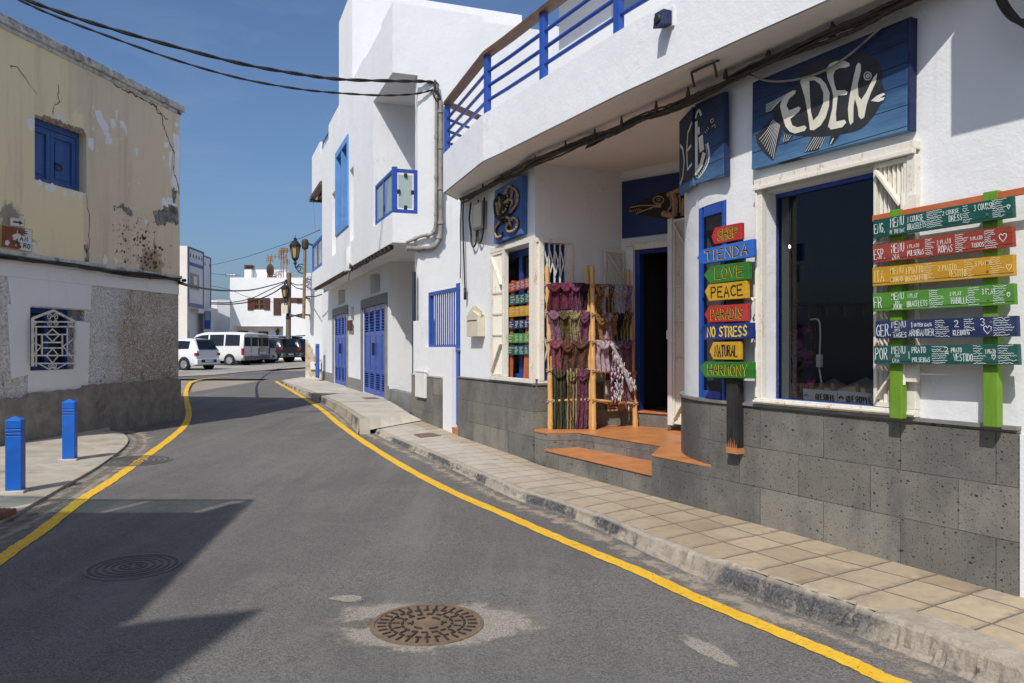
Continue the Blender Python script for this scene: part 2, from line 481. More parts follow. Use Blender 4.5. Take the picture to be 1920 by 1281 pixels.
def stone():
    t = NT('basalt cladding'); o = t.sep()
    v = t.comb(o[0], o[2], 0.0)
    br = t.n('ShaderNodeTexBrick', {'Vector': t.map(v, (1, 1, 1), (.13, .015, 0)), 'Color1': (.150, .142, .126, 1), 'Color2': (.265, .248, .205, 1), 'Mortar': (.045, .043, .04, 1), 'Scale': 1.0, 'Mortar Size': .0032, 'Mortar Smooth': .3, 'Bias': -.15, 'Brick Width': .60, 'Row Height': .30}, offset=.37, offset_frequency=2, squash=1.0)
    n1 = t.noise(2.2, 6, .65); n2 = t.noise(24, 6, .7); n3 = t.noise(160, 3, .6)
    c = t.mix(t.rng(n1, .45, .75, 0, .45), br.outputs['Color'], (.30, .285, .245))
    st = t.noise(1.6, 7, .7, t.map(t.obj(), (2.2, 2.2, .6)))
    c = t.mix(t.rng(st, .52, .72, 0, .7), c, (.075, .074, .076))
    c = t.mix(t.rng(n2, .3, .75, 0, .3), c, (.20, .19, .165))
    c = t.mix(t.rng(t.noise(.9, 6, .65), .47, .62, 0, .72), c, (.085, .084, .082))
    c = t.mix(t.rng(t.noise(3.3, 8, .8, None, .6), .66, .74, 0, .35), c, (.36, .35, .33))
    vv = t.map(v, (1, 1.35, 1))
    wob = t.n('ShaderNodeVectorMath', {0: vv, 1: t.mul(t.n('ShaderNodeTexNoise', {'Vector': t.obj(), 'Scale': 40.0}).outputs['Color'], .014)}, operation='ADD').outputs[0]
    p = None
    for sc, lo, hi, keep in ((11, .06, .10, .72), (23, .07, .13, .70), (50, .08, .20, .84), (4.3, .035, .055, .66), (85, .1, .28, .82)):
        vo = t.n('ShaderNodeTexVoronoi', {'Vector': t.map(wob, (1, 1, 1), (sc * .37, sc * .11, 0)), 'Scale': float(sc), 'Randomness': 1.0}, voronoi_dimensions='2D')
        k = t.math('MULTIPLY', t.rng(vo.outputs['Distance'], hi, lo), t.math('GREATER_THAN', t.sep(vo.outputs['Color'])[0], keep))
        p = k if p is None else t.math('MAXIMUM', p, k)
    c = t.mix(t.math('MULTIPLY', p, .85), c, (.028, .026, .025))
    h = t.math('SUBTRACT', t.math('ADD', t.math('MULTIPLY', n2, .35), t.math('MULTIPLY', n3, .3)), t.math('ADD', t.math('MULTIPLY', p, 1.6), t.math('MULTIPLY', br.outputs['Fac'], .8)))
    return t.out(c, .88, t.bump(h, .6, .008), spec=.3)
M['stone'] = stone()

M['terracotta'] = basic('terracotta tile', (.50, .20, .068), .42, .2, 4, .1, 50, dirt='#8a4f2a', da=.45, ds=3)
M['blue_paint'] = basic('blue paint', (.024, .078, .36), .38, .16, 6, .12, 40, dirt='#2d4377', da=.35, ds=3)
M['dark_blue'] = basic('dark blue paint', (.016, .05, .24), .42, .15, 5, .12, 40)
M['light_blue'] = basic('light blue paint', (.12, .30, .62), .55, .15, 3, .12, 40)
M['bollard_blue'] = basic('bollard blue paint', (.012, .118, .50), .42, .14, 5, .14, 26, dirt='#2f4f7e', da=.55, ds=6)
M['steel'] = basic('galvanised steel', (.42, .43, .43), .45, .1, 8, .05, 60, metal=.7)
M['black'] = basic('black rubber', (.018, .018, .019), .6, .2, 12, .1, 60)
M['cable'] = basic('black cable', (.022, .020, .018), .55, .3, 20, .1, 90)
M['brown_cable'] = basic('weathered cable', (.055, .043, .031), .7, .3, 20, .2, 90)
M['conduit'] = basic('grey conduit', (.25, .235, .21), .6, .25, 6, .15, 40, dirt='#4a4234', da=.5, ds=5)
M['darkpipe'] = basic('dark drain pipe', (.028, .032, .042), .4, .2, 6, .1, 40)
M['cream_metal'] = basic('cream metal', (.62, .56, .42), .45, .08, 5, .05, 40, dirt='#8d7c58', da=.3, ds=4)
M['white_box'] = basic('white enamel', (.72, .72, .69), .45, .06, 4, .05, 40, dirt='#a59c8b', da=.3, ds=3)
def rusty():
    t = NT('rusty white metal'); o = t.sep()
    n = t.noise(5, 8, .7, t.map(t.obj(), (3.5, 3.5, .7))); f = t.noise(45, 5, .7)
    c = t.mix(t.rng(f, .3, .7), (.78, .745, .66), (.70, .65, .54))
    c = t.mix(t.rng(t.math('ADD', n, t.math('MULTIPLY', t.math('SUBTRACT', f, .5), .4)), .57, .72, 0, .9), c, t.mix(f, (.36, .19, .08), (.52, .33, .17)))
    return t.out(c, .6, t.bump(f, .3, .004), spec=.35)
M['rusty'] = rusty()
M['cement'] = basic('rough cement', (.26, .24, .21), .95, .3, 5, .8, 30, .02, dirt='#5d564c', da=.5, ds=2.5, spec=.1)
M['concrete'] = basic('pale concrete', (.46, .42, .35), .93, .16, 2, .3, 70, .006, dirt='#6b6152', da=.45, ds=2.2, spec=.15)
M['apron'] = basic('dirty apron concrete', (.40, .355, .285), .95, .22, 2.5, .4, 60, .008, dirt='#6a5b47', da=.5, ds=1.6, spec=.1)
M['parking'] = basic('dusty concrete', (.34, .31, .27), .95, .2, .5, .3, 40, .01, dirt='#6b6152', da=.5, ds=.6, spec=.1)
M['earth'] = basic('dry ground', (.30, .26, .20), .95, .2, .4, .3, 20, .02, spec=.1)
M['redtile'] = basic('red ribbed tile', (.25, .115, .085), .85, .2, 8, .2, 50)
M['brown_wood'] = basic('brown painted wood', (.085, .032, .022), .6, .25, 10, .2, 40, stretch=(1, 1, .2))
M['hand_wood'] = basic('varnished handrail wood', (.13, .062, .030), .5, .25, 9, .2, 40, dirt='#2a1a10', da=.4, ds=5)
M['pole_wood'] = basic('weathered pole wood', (.16, .12, .08), .85, .3, 8, .4, 40, stretch=(3, 3, .3))
M['rust_pole'] = basic('rusty pole', (.26, .15, .08), .8, .3, 8, .3, 40)
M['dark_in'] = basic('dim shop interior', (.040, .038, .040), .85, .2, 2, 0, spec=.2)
M['dark_floor'] = basic('dim shop floor', (.07, .055, .045), .6, .2, 2, 0)
M['iron_black'] = basic('black cast iron', (.016, .016, .017), .45, .2, 12, .2, 60)
M['brick_tile'] = basic('tiled roof', (.36, .16, .09), .8, .3, 20, .3, 40)
def manhole():
    t = NT('rusty cast iron'); n = t.noise(9, 8, .7); f = t.noise(90, 4, .7)
    c = t.mix(t.rng(n, .3, .7), (.11, .075, .052), (.26, .175, .11)); c = t.mix(t.rng(f, .5, .8, 0, .6), c, (.25, .20, .15))
    return t.out(c, .7, t.bump(f, .5, .003), metal=.15, spec=.4)
M['iron'] = manhole()
def iron_dark():
    t = NT('worn dark iron'); n = t.noise(9, 8, .7)
    return t.out(t.mix(n, (.085, .08, .075), (.20, .185, .165)), .75, spec=.3)
M['iron_dark'] = iron_dark()
M['iron_ring'] = basic('worn iron ring', (.075, .070, .064), .75, .25, 14, .1, 60)
M['iron_rib'] = basic('dark raised iron', (.035, .028, .022), .7, .3, 20, .2, 90)  # raised ribs coloured darker than the lid to set off the relief
def glass(name, tint, refl=1.0, rough=.02, op=.0, dark=(.02, .022, .026)):
    t = NT(name); t.t.nodes.remove(t.b)
    fr = t.n('ShaderNodeFresnel', {'IOR': 1.5}).outputs[0]
    gl = t.n('ShaderNodeBsdfGlossy', {'Color': (.9, .92, .95, 1), 'Roughness': rough}).outputs[0]
    tr = t.n('ShaderNodeBsdfTransparent', {'Color': (*tint, 1)}).outputs[0]
    if op:
        df = t.n('ShaderNodeBsdfDiffuse', {'Color': (*dark, 1)}).outputs[0]
        tr2 = t.n('ShaderNodeMixShader', {0: op}); t.put(tr2.inputs[1], tr); t.put(tr2.inputs[2], df); tr = tr2.outputs[0]
    mx = t.n('ShaderNodeMixShader', {0: t.math('MULTIPLY', fr, refl)}); t.put(mx.inputs[1], tr); t.put(mx.inputs[2], gl)
    t.t.links.new(mx.outputs[0], t.t.nodes['Material Output'].inputs['Surface'])
    return t.mat
M['glass'] = glass('shop window glass', (.80, .81, .83), .9)
M['shade_glass'] = glass('clear green balcony glass', (.60, .78, .72), .5, .05)
M['frost'] = glass('frosted greenish glass', (.62, .72, .70), .8, .15, .55, (.55, .64, .62))
M['car_glass'] = glass('car glass', (.12, .12, .13), 1.3, .03, .6, (.012, .013, .015))
M['lamp_glass'] = basic('amber lantern glass', (.42, .30, .12), .3, .2, 8, .05, 30)
def wood_paint(name, a, b, scratch=None, amt=.5, stretch=(1.2, 4, 9)):
    t = NT(name); v = t.map(t.obj(), stretch)
    n = t.noise(2.2, 8, .7, v, .6); f = t.noise(9, 8, .75, t.map(t.obj(), (stretch[0] * 2, 8, stretch[2] * 3)))
    c = t.mix(t.rng(n, .3, .7), lin(a), lin(b))
    c = t.mix(t.rng(t.noise(3.0, 5, .6), .5, .75, 0, .28), c, tuple(min(1, x * .75 + .10) for x in lin(b)))
    if scratch: c = t.mix(t.rng(f, .60, .76, 0, min(1, amt * 1.3)), c, lin(scratch))
    c = t.mix(t.rng(t.noise(38, 6, .75, t.map(t.obj(), (1, 1, 1.6))), .69, .73, 0, .7), c, (.20, .15, .10))
    return t.out(c, .62, t.bump(f, .3, .003), spec=.3)
M['w_green'] = wood_paint('dark green plank', (.007, .060, .047), (.013, .098, .076), (.04, .04, .04))
M['w_red'] = wood_paint('red plank', (.21, .028, .017), (.34, .052, .030), (.5, .2, .1))
M['w_yellow'] = wood_paint('yellow plank', (.42, .20, .010), (.54, .29, .02), (.3, .16, .05))
M['w_lime'] = wood_paint('lime green plank', (.055, .19, .020), (.085, .26, .030), (.2, .4, .1))
M['w_navy'] = wood_paint('navy plank', (.010, .018, .060), (.020, .034, .105), (.05, .05, .06))
M['w_post'] = wood_paint('lime green post', (.10, .225, .015), (.17, .31, .026), (.3, .45, .1), .5, (9, 4, 1.2))
M['w_orange'] = wood_paint('orange red batten', (.42, .090, .025), (.52, .15, .05), (.3, .05, .02))
M['a_red'] = wood_paint('red arrow paint', (.36, .018, .016), (.47, .035, .03), (.2, .02, .02), .4)
M['a_blue'] = wood_paint('blue arrow paint', (.014, .085, .40), (.03, .15, .55), (.01, .06, .3), .5)
M['a_green'] = wood_paint('green arrow paint', (.015, .12, .014), (.035, .20, .024), (.05, .1, .02), .4)
M['a_yellow'] = wood_paint('yellow arrow paint', (.48, .25, .008), (.62, .36, .02), (.5, .22, .02), .4)
M['a_navy'] = wood_paint('navy arrow paint', (.008, .02, .12), (.014, .035, .2), (.02, .03, .08), .4)
M['burnt'] = wood_paint('charred wood', (.010, .010, .010), (.035, .033, .032), (.10, .09, .085), .4, (9, 4, 1.0))
M['raw_wood'] = wood_paint('raw orange wood', (.42, .17, .06), (.5, .22, .09))
M['plain_wood'] = wood_paint('pale wood', (.36, .22, .12), (.45, .3, .18))
M['chalk'] = basic('chalk white paint', (.74, .80, .78), .9, .1, 30, 0)
M['chalk_y'] = basic('pale yellow chalk', (.82, .68, .30), .9, .1, 30, 0)
M['paint_y'] = basic('yellow lettering', (.72, .52, .03), .6, .2, 30, 0)
M['paint_k'] = basic('dark brown lettering', (.030, .020, .014), .6, .2, 30, 0)
M['paint_g'] = basic('dark green lettering', (.02, .05, .015), .6, .2, 30, 0)
M['cream'] = basic('cream lettering', (.70, .66, .54), .6, .18, 5, .1, 40)
M['bone'] = basic('tan shell pieces', (.40, .26, .155), .8, .35, 30, .5, 60, .006)
M['fish_black'] = basic('charcoal sign paint', (.026, .027, .029), .7, .35, 6, .15, 40)
M['shark'] = basic('dark driftwood brown', (.022, .016, .010), .7, .3, 12, .3, 40)
M['signblue'] = basic('flat navy board', (.012, .026, .125), .5, .15, 2, .05, 30)
def eden_board():
    t = NT('blue plank sign board'); o = t.sep()
    n = t.noise(2.0, 8, .7, t.map(t.obj(), (1.5, 3, 14)), .4); n2 = t.noise(1.4, 4, .5)
    base = t.math('ADD', t.rng(o[2], 3.72, 3.0), t.math('MULTIPLY', t.math('SUBTRACT', n, .5), .8))
    base = t.math('ADD', base, t.math('MULTIPLY', t.math('SUBTRACT', n2, .5), .5))
    c = t.mix(t.rng(base, .1, .55), (.012, .020, .062), (.022, .062, .150))  # darker towards the top: partly sign paint, partly overhang shade put into the colour
    c = t.mix(t.rng(base, .6, 1.15), c, (.11, .235, .39))
    seam = t.math('FRACT', t.math('MULTIPLY', t.math('SUBTRACT', o[2], t.math('MULTIPLY', o[0], .012)), 7.6))
    c = t.mix(t.math('LESS_THAN', seam, .045), c, (.006, .008, .014))
    return t.out(c, .6, t.bump(t.math('SUBTRACT', n, t.math('MULTIPLY', t.math('LESS_THAN', seam, .04), 2.0)), .4, .004), spec=.3)
M['eden'] = eden_board()
M['octo_blue'] = basic('mid blue canvas', (.055, .125, .33), .7, .25, 5, .3, 60)
def bamboo():
    t = NT('bamboo'); n = t.noise(3, 6, .6, t.map(t.obj(), (14, 14, 1.2))); n2 = t.noise(6, 5, .6)
    c = t.mix(t.rng(n, .3, .7), (.50, .26, .075), (.70, .43, .165)); c = t.mix(t.rng(n2, .55, .75, 0, .5), c, (.60, .44, .26))
    return t.out(c, .42, t.bump(n, .2, .002), spec=.5)
M['bamboo'] = bamboo()
def scarf_mat(name, a, b, c3, sc=26, stripes=False):
    t = NT(name); v = t.map(t.obj(), (1, .25, 1))
    sc *= 1.9; vo = t.voro(sc, v); n = t.noise(sc * .7, 6, .7, v, .8); n2 = t.noise(9, 4, .6, v)
    c = t.mix(t.rng(n, .42, .58), lin(a), lin(b))
    c = t.mix(t.rng(vo.outputs['Distance'], .30, .22, 0, .5), c, lin(c3))
    c = t.mix(t.rng(n2, .55, .7, 0, .5), c, lin(a))
    rg = t.math('ABSOLUTE', t.math('SUBTRACT', t.noise(sc * .6, 3, .5, v, 1.5), .5)); c = t.mix(t.rng(rg, .03, .012, 0, .45), c, lin(c3))
    wv = t.n('ShaderNodeTexWave', {'Vector': t.obj(), 'Scale': 9.0 if stripes else 4.0, 'Distortion': 3.0, 'Detail': 3.0}, bands_direction='X').outputs['Fac']
    if stripes: c = t.mix(t.rng(wv, .6, .8, 0, .9), c, lin(c3))
    fine = t.noise(420, 2, .5)
    return t.out(c, .95, t.bump(t.math('ADD', n, fine), .4, .004), spec=.12)

# the old house front: two paints, peeled patches, grey stains
def mask(t, x, z, cx, cz, rx, rz, nz, amp, lo=.0, hi=.25):
    dx = t.math('DIVIDE', t.math('SUBTRACT', x, cx), rx); dz = t.math('DIVIDE', t.math('SUBTRACT', z, cz), rz)
    d = t.math('SQRT', t.math('ADD', t.math('MULTIPLY', dx, dx), t.math('MULTIPLY', dz, dz)))
    v = t.math('ADD', t.math('SUBTRACT', 1.0, d), t.math('MULTIPLY', t.math('SUBTRACT', nz, .5), amp))
    return t.rng(v, lo, hi)
# ------------------------------------------------------------------ the planes everything stands on
_kE = 5.056 / (kx(1918) + .5157)
WE = Wall((5.056 - .5157 * _kE, _kE), (.5157, -1))          # shop front, right half
A = Vector((.274, 9.5))
WL = Wall(A, (.445, -1))                                    # shop front, left half
WS = Wall(A, (2.12, 1))                                     # left side of the entrance recess
SC = Vector((1.375, 10.02))
WB = Wall(SC, (1.025, -1))                                  # back of the recess
WM = Wall((-2.13, 14.2), (.375, -1))                        # overhanging front of the middle house
WN = Wall((kx(337) * 15, 15), (.181, 1))                    # old house on the left
SILL = 1.2; SOF = 3.85; PLAT = .68

def wpart(name, mb, mats, parent, wall, bevel=0, smooth=False, label=None, recalc=True, angle=40):
    "part of a building whose Empty is not turned, with its mesh in the coordinates of one of its walls"
    o = part(name, mb, mats, parent, bevel, smooth, label, recalc, angle)
    o.location = Vector((wall.o.x, wall.o.y, 0)) - OFF[parent.name]
    o.rotation_euler = (0, 0, wall.ang)
    return o
def sub(name, mb, mats, parent, bevel=0, smooth=False, label=None, recalc=True):
    return part(name, mb, mats, parent, bevel, smooth, label, recalc)

# ------------------------------------------------------------------ ground, road, pavements
def sheet(x0, x1, y0, y1, nx, ny, dz):
    rows = [[(x0 + (x1 - x0) * i / nx, y, g(0, y) + dz) for i in range(nx + 1)] for y in [y0 + (y1 - y0) * j / ny for j in range(ny + 1)]]
    return rows
b = MB()
ys = [-400, -100, -40, -20, -10] + [-9 + .5 * i for i in range(160)] + [75, 100, 200, 500, 1200]
b.grid([[(x, y, g(0, y) - .06) for x in (-900, -300, -100, -40, -15, 0, 15, 40, 100, 300, 900)] for y in ys])
struct('ground', b, M['earth'])
b = MB(); b.grid([[(x, y, g(0, y)) for x in [-9 + i * .5 for i in range(31)]] for y in [-12 + .25 * i for i in range(168)]])
b.grid([[(-26 + 2.0 * i, 29.75 + .5 * j, g(0, 29.75 + .5 * j)) for i in range(18)] for j in range(17)])
struct('road', b, M['asphalt'], smooth=True)
# the parking ground, pale and dusty, edged by the line the photo shows
b = MB(); e0 = [gp(*p) for p in ((150, 716), (330, 707), (400, 704), (470, 697), (520, 693), (575, 689), (640, 686))]
b.grid([[(p.x + (q.x - p.x) * t, p.y + (q.y - p.y) * t, g(0, p.y + (q.y - p.y) * t) + .02) for t in [i / 20 for i in range(21)]] for p, q in zip(e0, [Vector((p.x * 2.0, 70, 0)) for p in e0])])
struct('parking_ground', b, M['parking'])

def strip(a, c, dz, na=1):
    "sheet between two lines of points laid on the ground"
    rows = []; uvs = []; s = 0
    for i, (p, q) in enumerate(zip(a, c)):
        if i: s += ((Vector(p) + Vector(q)) / 2 - (Vector(a[i - 1]) + Vector(c[i - 1])) / 2).length
        r = []; uv = []
        for k in range(na + 1):
            t = k / na; m = Vector(p).lerp(Vector(q), t)
            r.append((m.x, m.y, g(0, m.y) + dz)); uv.append((s, t))
        rows.append(r); uvs.append(uv)
    return rows, uvs
def painted_line(px, w, n=8):
    c = catmull([gp(*p) for p in px], n); Lp = []; Rp = []
    for i, p in enumerate(c):
        d = (c[min(i + 1, len(c) - 1)] - c[max(i - 1, 0)]); d.z = 0; d.normalize(); q = Vector((-d.y, d.x, 0))
        ww = w / 2 * (1 + .07 * math.sin(i * 2.3) + .05 * math.sin(i * 5.1))
        Lp.append(p + q * ww); Rp.append(p - q * ww)
    b = MB(); r, u = strip(Lp, Rp, .006, 2); return b.grid(r, u)
YR = [(1990, 1392), (1800, 1322), (1666, 1277), (1605, 1248), (1520, 1211.6), (1422, 1171), (1300, 1120), (1204, 1075), (1121, 1041), (1035, 1005), (949, 967), (832, 915.5), (729, 859), (640, 799), (600, 766), (560, 740.5), (536, 726), (522, 718.5), (518, 715)]
YL = [(-620, 1560), (-300, 1290), (-90, 1120), (0, 1051), (40, 1022), (73, 1000), (157, 935), (197, 910), (242, 879), (281, 851), (323, 820), (347, 797), (354, 775), (350, 752), (348.5, 738), (353, 724), (362, 715), (388, 710), (410, 707.5), (440, 705)]
struct('road_marking', painted_line(YR, .112), M['yellow'])
o = struct('road_marking', painted_line(YL, .115), M['yellow'])

# right pavement: inner edge on the house fronts, outer edge on the kerb
def on(wall, px, z):
    u = wall.u(px); return wall.w(u, -.02, z)
pin = [WE.w(3.2, -.02, .27), on(WE, 1918, .29), on(WE, 1707, .295), on(WE, 1503, .30), on(WE, 1341, .30), on(WE, 1228, .30), on(WE, 1100, .30), on(WE, 1018, .30), on(WL, 963, .30), on(WL, 863, .335), on(WL, 820, .38), on(WL, 768, .42)]
pout = [gp(2400, 1520), gp(1930, 1318), gp(1747, 1244), gp(1601, 1187), gp(1434, 1130), gp(1300, 1075), gp(1180, 1018), gp(1087, 976), gp(960, 932), gp(801, 857), gp(735, 828), gp(676, 799)]
kh = [.12, .13, .14, .13, .14, .13, .11, .10, .10, .08, .07, .06]
pin = catmull(pin, 10); pout = catmull(pout, 10); kh = [v.x for v in catmull([Vector((h, 0, 0)) for h in kh], 10)]
Dq = []; Dh = []
for i in range(len(pout) - 1):
    for k in range(12): Dq.append(pout[i].lerp(pout[i + 1], k / 12)); Dh.append(kh[i] + (kh[i + 1] - kh[i]) * k / 12)
_i2, _o2, _h2 = [], [], []; last = 0
for i, p in enumerate(pin):
    tg = (pin[min(i + 4, len(pin) - 1)] - pin[max(i - 4, 0)]); tg.z = 0; tg.normalize()
    j = min(range(len(Dq)), key=lambda m: abs((Dq[m] - p).x * tg.x + (Dq[m] - p).y * tg.y)); j = max(j, last); last = j
    _i2.append(p); _o2.append(Dq[j]); _h2.append(Dh[j])
kp, kh0 = pout, kh
pin, pout, kh = _i2, _o2, _h2
rows = []; uvs = []; s = 0; nv = 8
for i, (p, q, h) in enumerate(zip(pin, pout, kh)):
    qt = Vector((q.x, q.y, g(0, q.y) + h)); dvec = (p - qt); wdt = dvec.length; qi = qt + dvec.normalized() * .075
    if i: s += ((p + qt) / 2 - prevm).length
    prevm = (p + qt) / 2
    rows.append([tuple(qi.lerp(p, k / nv)) for k in range(nv + 1)]); uvs.append([(s, (wdt - .075) * k / nv) for k in range(nv + 1)])
rows = [[(x, y, z - .006 * (k == 0)) for k, (x, y, z) in enumerate(r)] for r in rows]
PAV = [[Vector(v) for v in r] for r in rows]
b = MB(); b.grid(rows, uvs); struct('pavement', b, M['tiles'], smooth=True)
def kerb(pout, kh, pin, seed, name='kerb', jag=.010):
    rnd = random.Random(seed); P = []; 
    fine_o = []; fine_h = []; fine_i = []
    for i in range(len(pout) - 1):
        n = max(2, int((pout[i + 1] - pout[i]).length / .05))
        for k in range(n):
            t = k / n; fine_o.append(pout[i].lerp(pout[i + 1], t)); fine_h.append(kh[i] + (kh[i + 1] - kh[i]) * t); fine_i.append(pin[i].lerp(pin[i + 1], t))
    rows = []; uvs = []; s = 0; wob = 0
    for i, (q, p, h) in enumerate(zip(fine_o, fine_i, fine_h)):
        if i: s += (q - fine_o[i - 1]).length
        z = g(0, q.y); qt = Vector((q.x, q.y, z + h)); d = (p - qt).normalized(); dh = Vector((d.x, d.y, 0))
        wob = .8 * wob + rnd.uniform(-jag, jag)
        ch = max(0, math.sin(s * 1.7 + seed) * .5 + math.sin(s * 4.3) * .4 + rnd.uniform(-.3, .3) - .35) * .03
        nib = rnd.uniform(0, .008)
        if name == 'kerb' and 1.68 < s < 2.78:      # the broken stretch
            ch += .035 + rnd.uniform(0, .03); nib += .012
        f = dh * (wob * .5)
        rows.append([tuple(qt + d * ((.09 + .13 * max(0, min(1, (1.66 - s) / .06))) if name == 'kerb' else .17) + Vector((0, 0, -.004 + .012 * (name == 'kerb' and s < 1.62)))), tuple(qt + d * (.035 + ch) + Vector((0, 0, .002 + .006 * (name == 'kerb' and s < 1.62))) + f), tuple(qt + d * (.012 + ch * .8) + Vector((0, 0, -.012 - nib)) + f),
                     tuple(qt + dh * rnd.uniform(-.004, .012 + ch * .5) + Vector((0, 0, -h * .45)) + f), tuple(qt + dh * rnd.uniform(-.02, .004) + Vector((0, 0, -h * .8)) + f), (q.x - dh.x * .03 + f.x, q.y - dh.y * .03 + f.y, z - .01)])
        uvs.append([(s, 0), (s, .08), (s, .25), (s, .55), (s, .8), (s, 1)])
    b = MB(); b.grid(rows, uvs); return struct(name, b, M['kerb_broken'] if name == 'kerb' else M['kerb'])
kin = []
for i, q in enumerate(kp):
    d = kp[min(i + 1, len(kp) - 1)] - kp[max(i - 1, 0)]; d.normalize(); kin.append(Vector((q.x + d.y, q.y - d.x, g(0, q.y) + kh0[i] + .02)))
if (kin[20] - pin[20]).length > (kp[20] - pin[20]).length + .5: kin = [q * 2 - k for q, k in zip(kp, kin)]
kerb(kp, kh0, kin, 3)
# dust along the foot of the kerb
def dust_strip(line, wdt, side):
    a = []; c = []
    for i, q in enumerate(line):
        d = line[min(i + 1, len(line) - 1)] - line[max(i - 1, 0)]; d.z = 0; d.normalize(); nrm = Vector((-d.y, d.x, 0)) * side
        a.append(q - nrm * .05); c.append(q + nrm * wdt)
    b = MB(); r, u = strip(a, c, .004, 4); b.grid(r, u); o = struct('sand', b, M['dust']); o['kind'] = 'stuff'; return o
dust_strip(kp, .34, 1)
# raised pavement in front of the middle house
WD = WM.off(-.6)
Z2 = .5
T0, T1, B0, B1 = at_z(674, 786, Z2), at_z(770, 777, Z2), at_z(694, 806, .325), at_z(792, 788, .415)
rin = [T1, on(WD, 724, Z2), on(WD, 680, Z2), on(WD, 640, Z2), on(WD, 604, Z2), Vector((kx(566) * 30.5, 30.5, Z2 - .01))]
rout = [Vector((T0.x, T0.y, g(0, T0.y))), gp(641, 780), gp(601, 755), gp(560, 736), gp(536, 724), gp(528, 717)]
rin = catmull(rin, 4); rout = catmull(rout, 4)
rows = []; uvs = []; s = 0
for i, (p, q) in enumerate(zip(rin, rout)):
    qt = Vector((q.x, q.y, Z2)); dv = (p - qt); qi = qt + dv.normalized() * .16
    if i: s += (p - rin[i - 1]).length
    rows.append([tuple(qi.lerp(p, k / 5)) for k in range(6)]); uvs.append([(s, k / 5) for k in range(6)])
b = MB(); b.grid(rows, uvs)
e = [T0.lerp(T1, k / 5) for k in range(6)]; low = [B0.lerp(B1, k / 5) for k in range(6)]
b.grid([[tuple(v) for v in low], [tuple(v) for v in e]])
b.add([tuple(T0), tuple(B0), (B0.x, B0.y, .05), (T0.x, T0.y, .05)], [(0, 1, 2, 3)])
b.add([tuple(T0), tuple(rows[0][0]), tuple(rows[0][1]), tuple(e[1])], [(0, 1, 2, 3)])
struct('pavement', b, M['concrete'])
kerb(rout, [Z2 - g(0, q.y) for q in rout], rin, 9, 'raised_kerb', .004)
dust_strip(rout, .25, 1)
# left pavement: a low concrete apron against the old house
lo_px = [(-520, 1275), (-330, 1160), (-140, 1055), (-60, 1012), (0, 984), (60, 951), (120, 916), (180, 881), (214, 857), (236, 838), (240, 826), (228, 815), (205, 812)]
lo = catmull([gp(p[0], p[1], .0) for p in lo_px], 4)
li = []
for i in range(len(lo)):
    t = i / (len(lo) - 1); u = WN.at(-380, 700)[0] + (WN.at(200, 700)[0] - WN.at(-380, 700)[0]) * t
    q = WN.w(u, -.05, 0); li.append(Vector((q.x, q.y, 0)))
rows = []; face = []
for p, q in zip(li, lo):
    zz = g(0, q.y) + .03; zi = g(0, p.y) + .085
    rows.append([(q.x + (p.x - q.x) * k / 5, q.y + (p.y - q.y) * k / 5, zz + (zi - zz) * k / 5) for k in range(6)]); face.append([(q.x, q.y, g(0, q.y) - .02), (q.x, q.y, zz)])
b = MB(); b.grid(rows); b.grid(face); struct('pavement', b, M['apron'])
dust_strip(lo, .5, -1); dust_strip(lo, .22, -1)
# red ribbed tiles at the near end of the apron
b = MB()
for i in range(4):
    for j in range(3):
        c0 = at_z(2, 953, .26); X = c0.x - .62 + .21 * i; Y = c0.y - .18 + .21 * j - .10 * i
        b.box(X - .1, X + .1, Y - .1, Y + .1, .20, g(0, Y) + .085)
        for k in range(5): b.box(X - .095 + .042 * k, X - .072 + .042 * k, Y - .095, Y + .095, .22, g(0, Y) + .092)
struct('pavement', b, M['redtile'])

# pale worn ring round the manhole and a pale scrape
def blob(cx, cy, rx, ry, seed, name, rot=0):
    c = gp(cx, cy); rnd = random.Random(seed); ph = [rnd.uniform(0, 6.28) for _ in range(4)]; b = MB(); rows = []; uvs = []
    for i in range(9):
        t = i / 8; r = []; uv = []
        for k in range(48):
            a = 2 * math.pi * k / 48; w = 1 + .13 * math.sin(2 * a + ph[0]) + .09 * math.sin(3 * a + ph[1]) + .05 * math.sin(5 * a + ph[2])
            x, y = t * rx * w * math.cos(a), t * ry * w * math.sin(a); x, y = x * math.cos(rot) - y * math.sin(rot), x * math.sin(rot) + y * math.cos(rot)
            X, Y = c.x + x, c.y + y; r.append((X, Y, g(0, Y) + .003)); uv.append((t, k / 48))
        rows.append(r); uvs.append(uv)
    b.grid(rows, uvs, closed=True); return struct(name, b, M['patch'])
blob(806, 1172, .62, .50, 4, 'road_wear')
blob(652, 1123, .14, .07, 5, 'road_wear')
blob(1330, 1222, .07, .30, 8, 'road_wear', .42)
blob(700, 1168, .16, .10, 8, 'road_wear', .42)

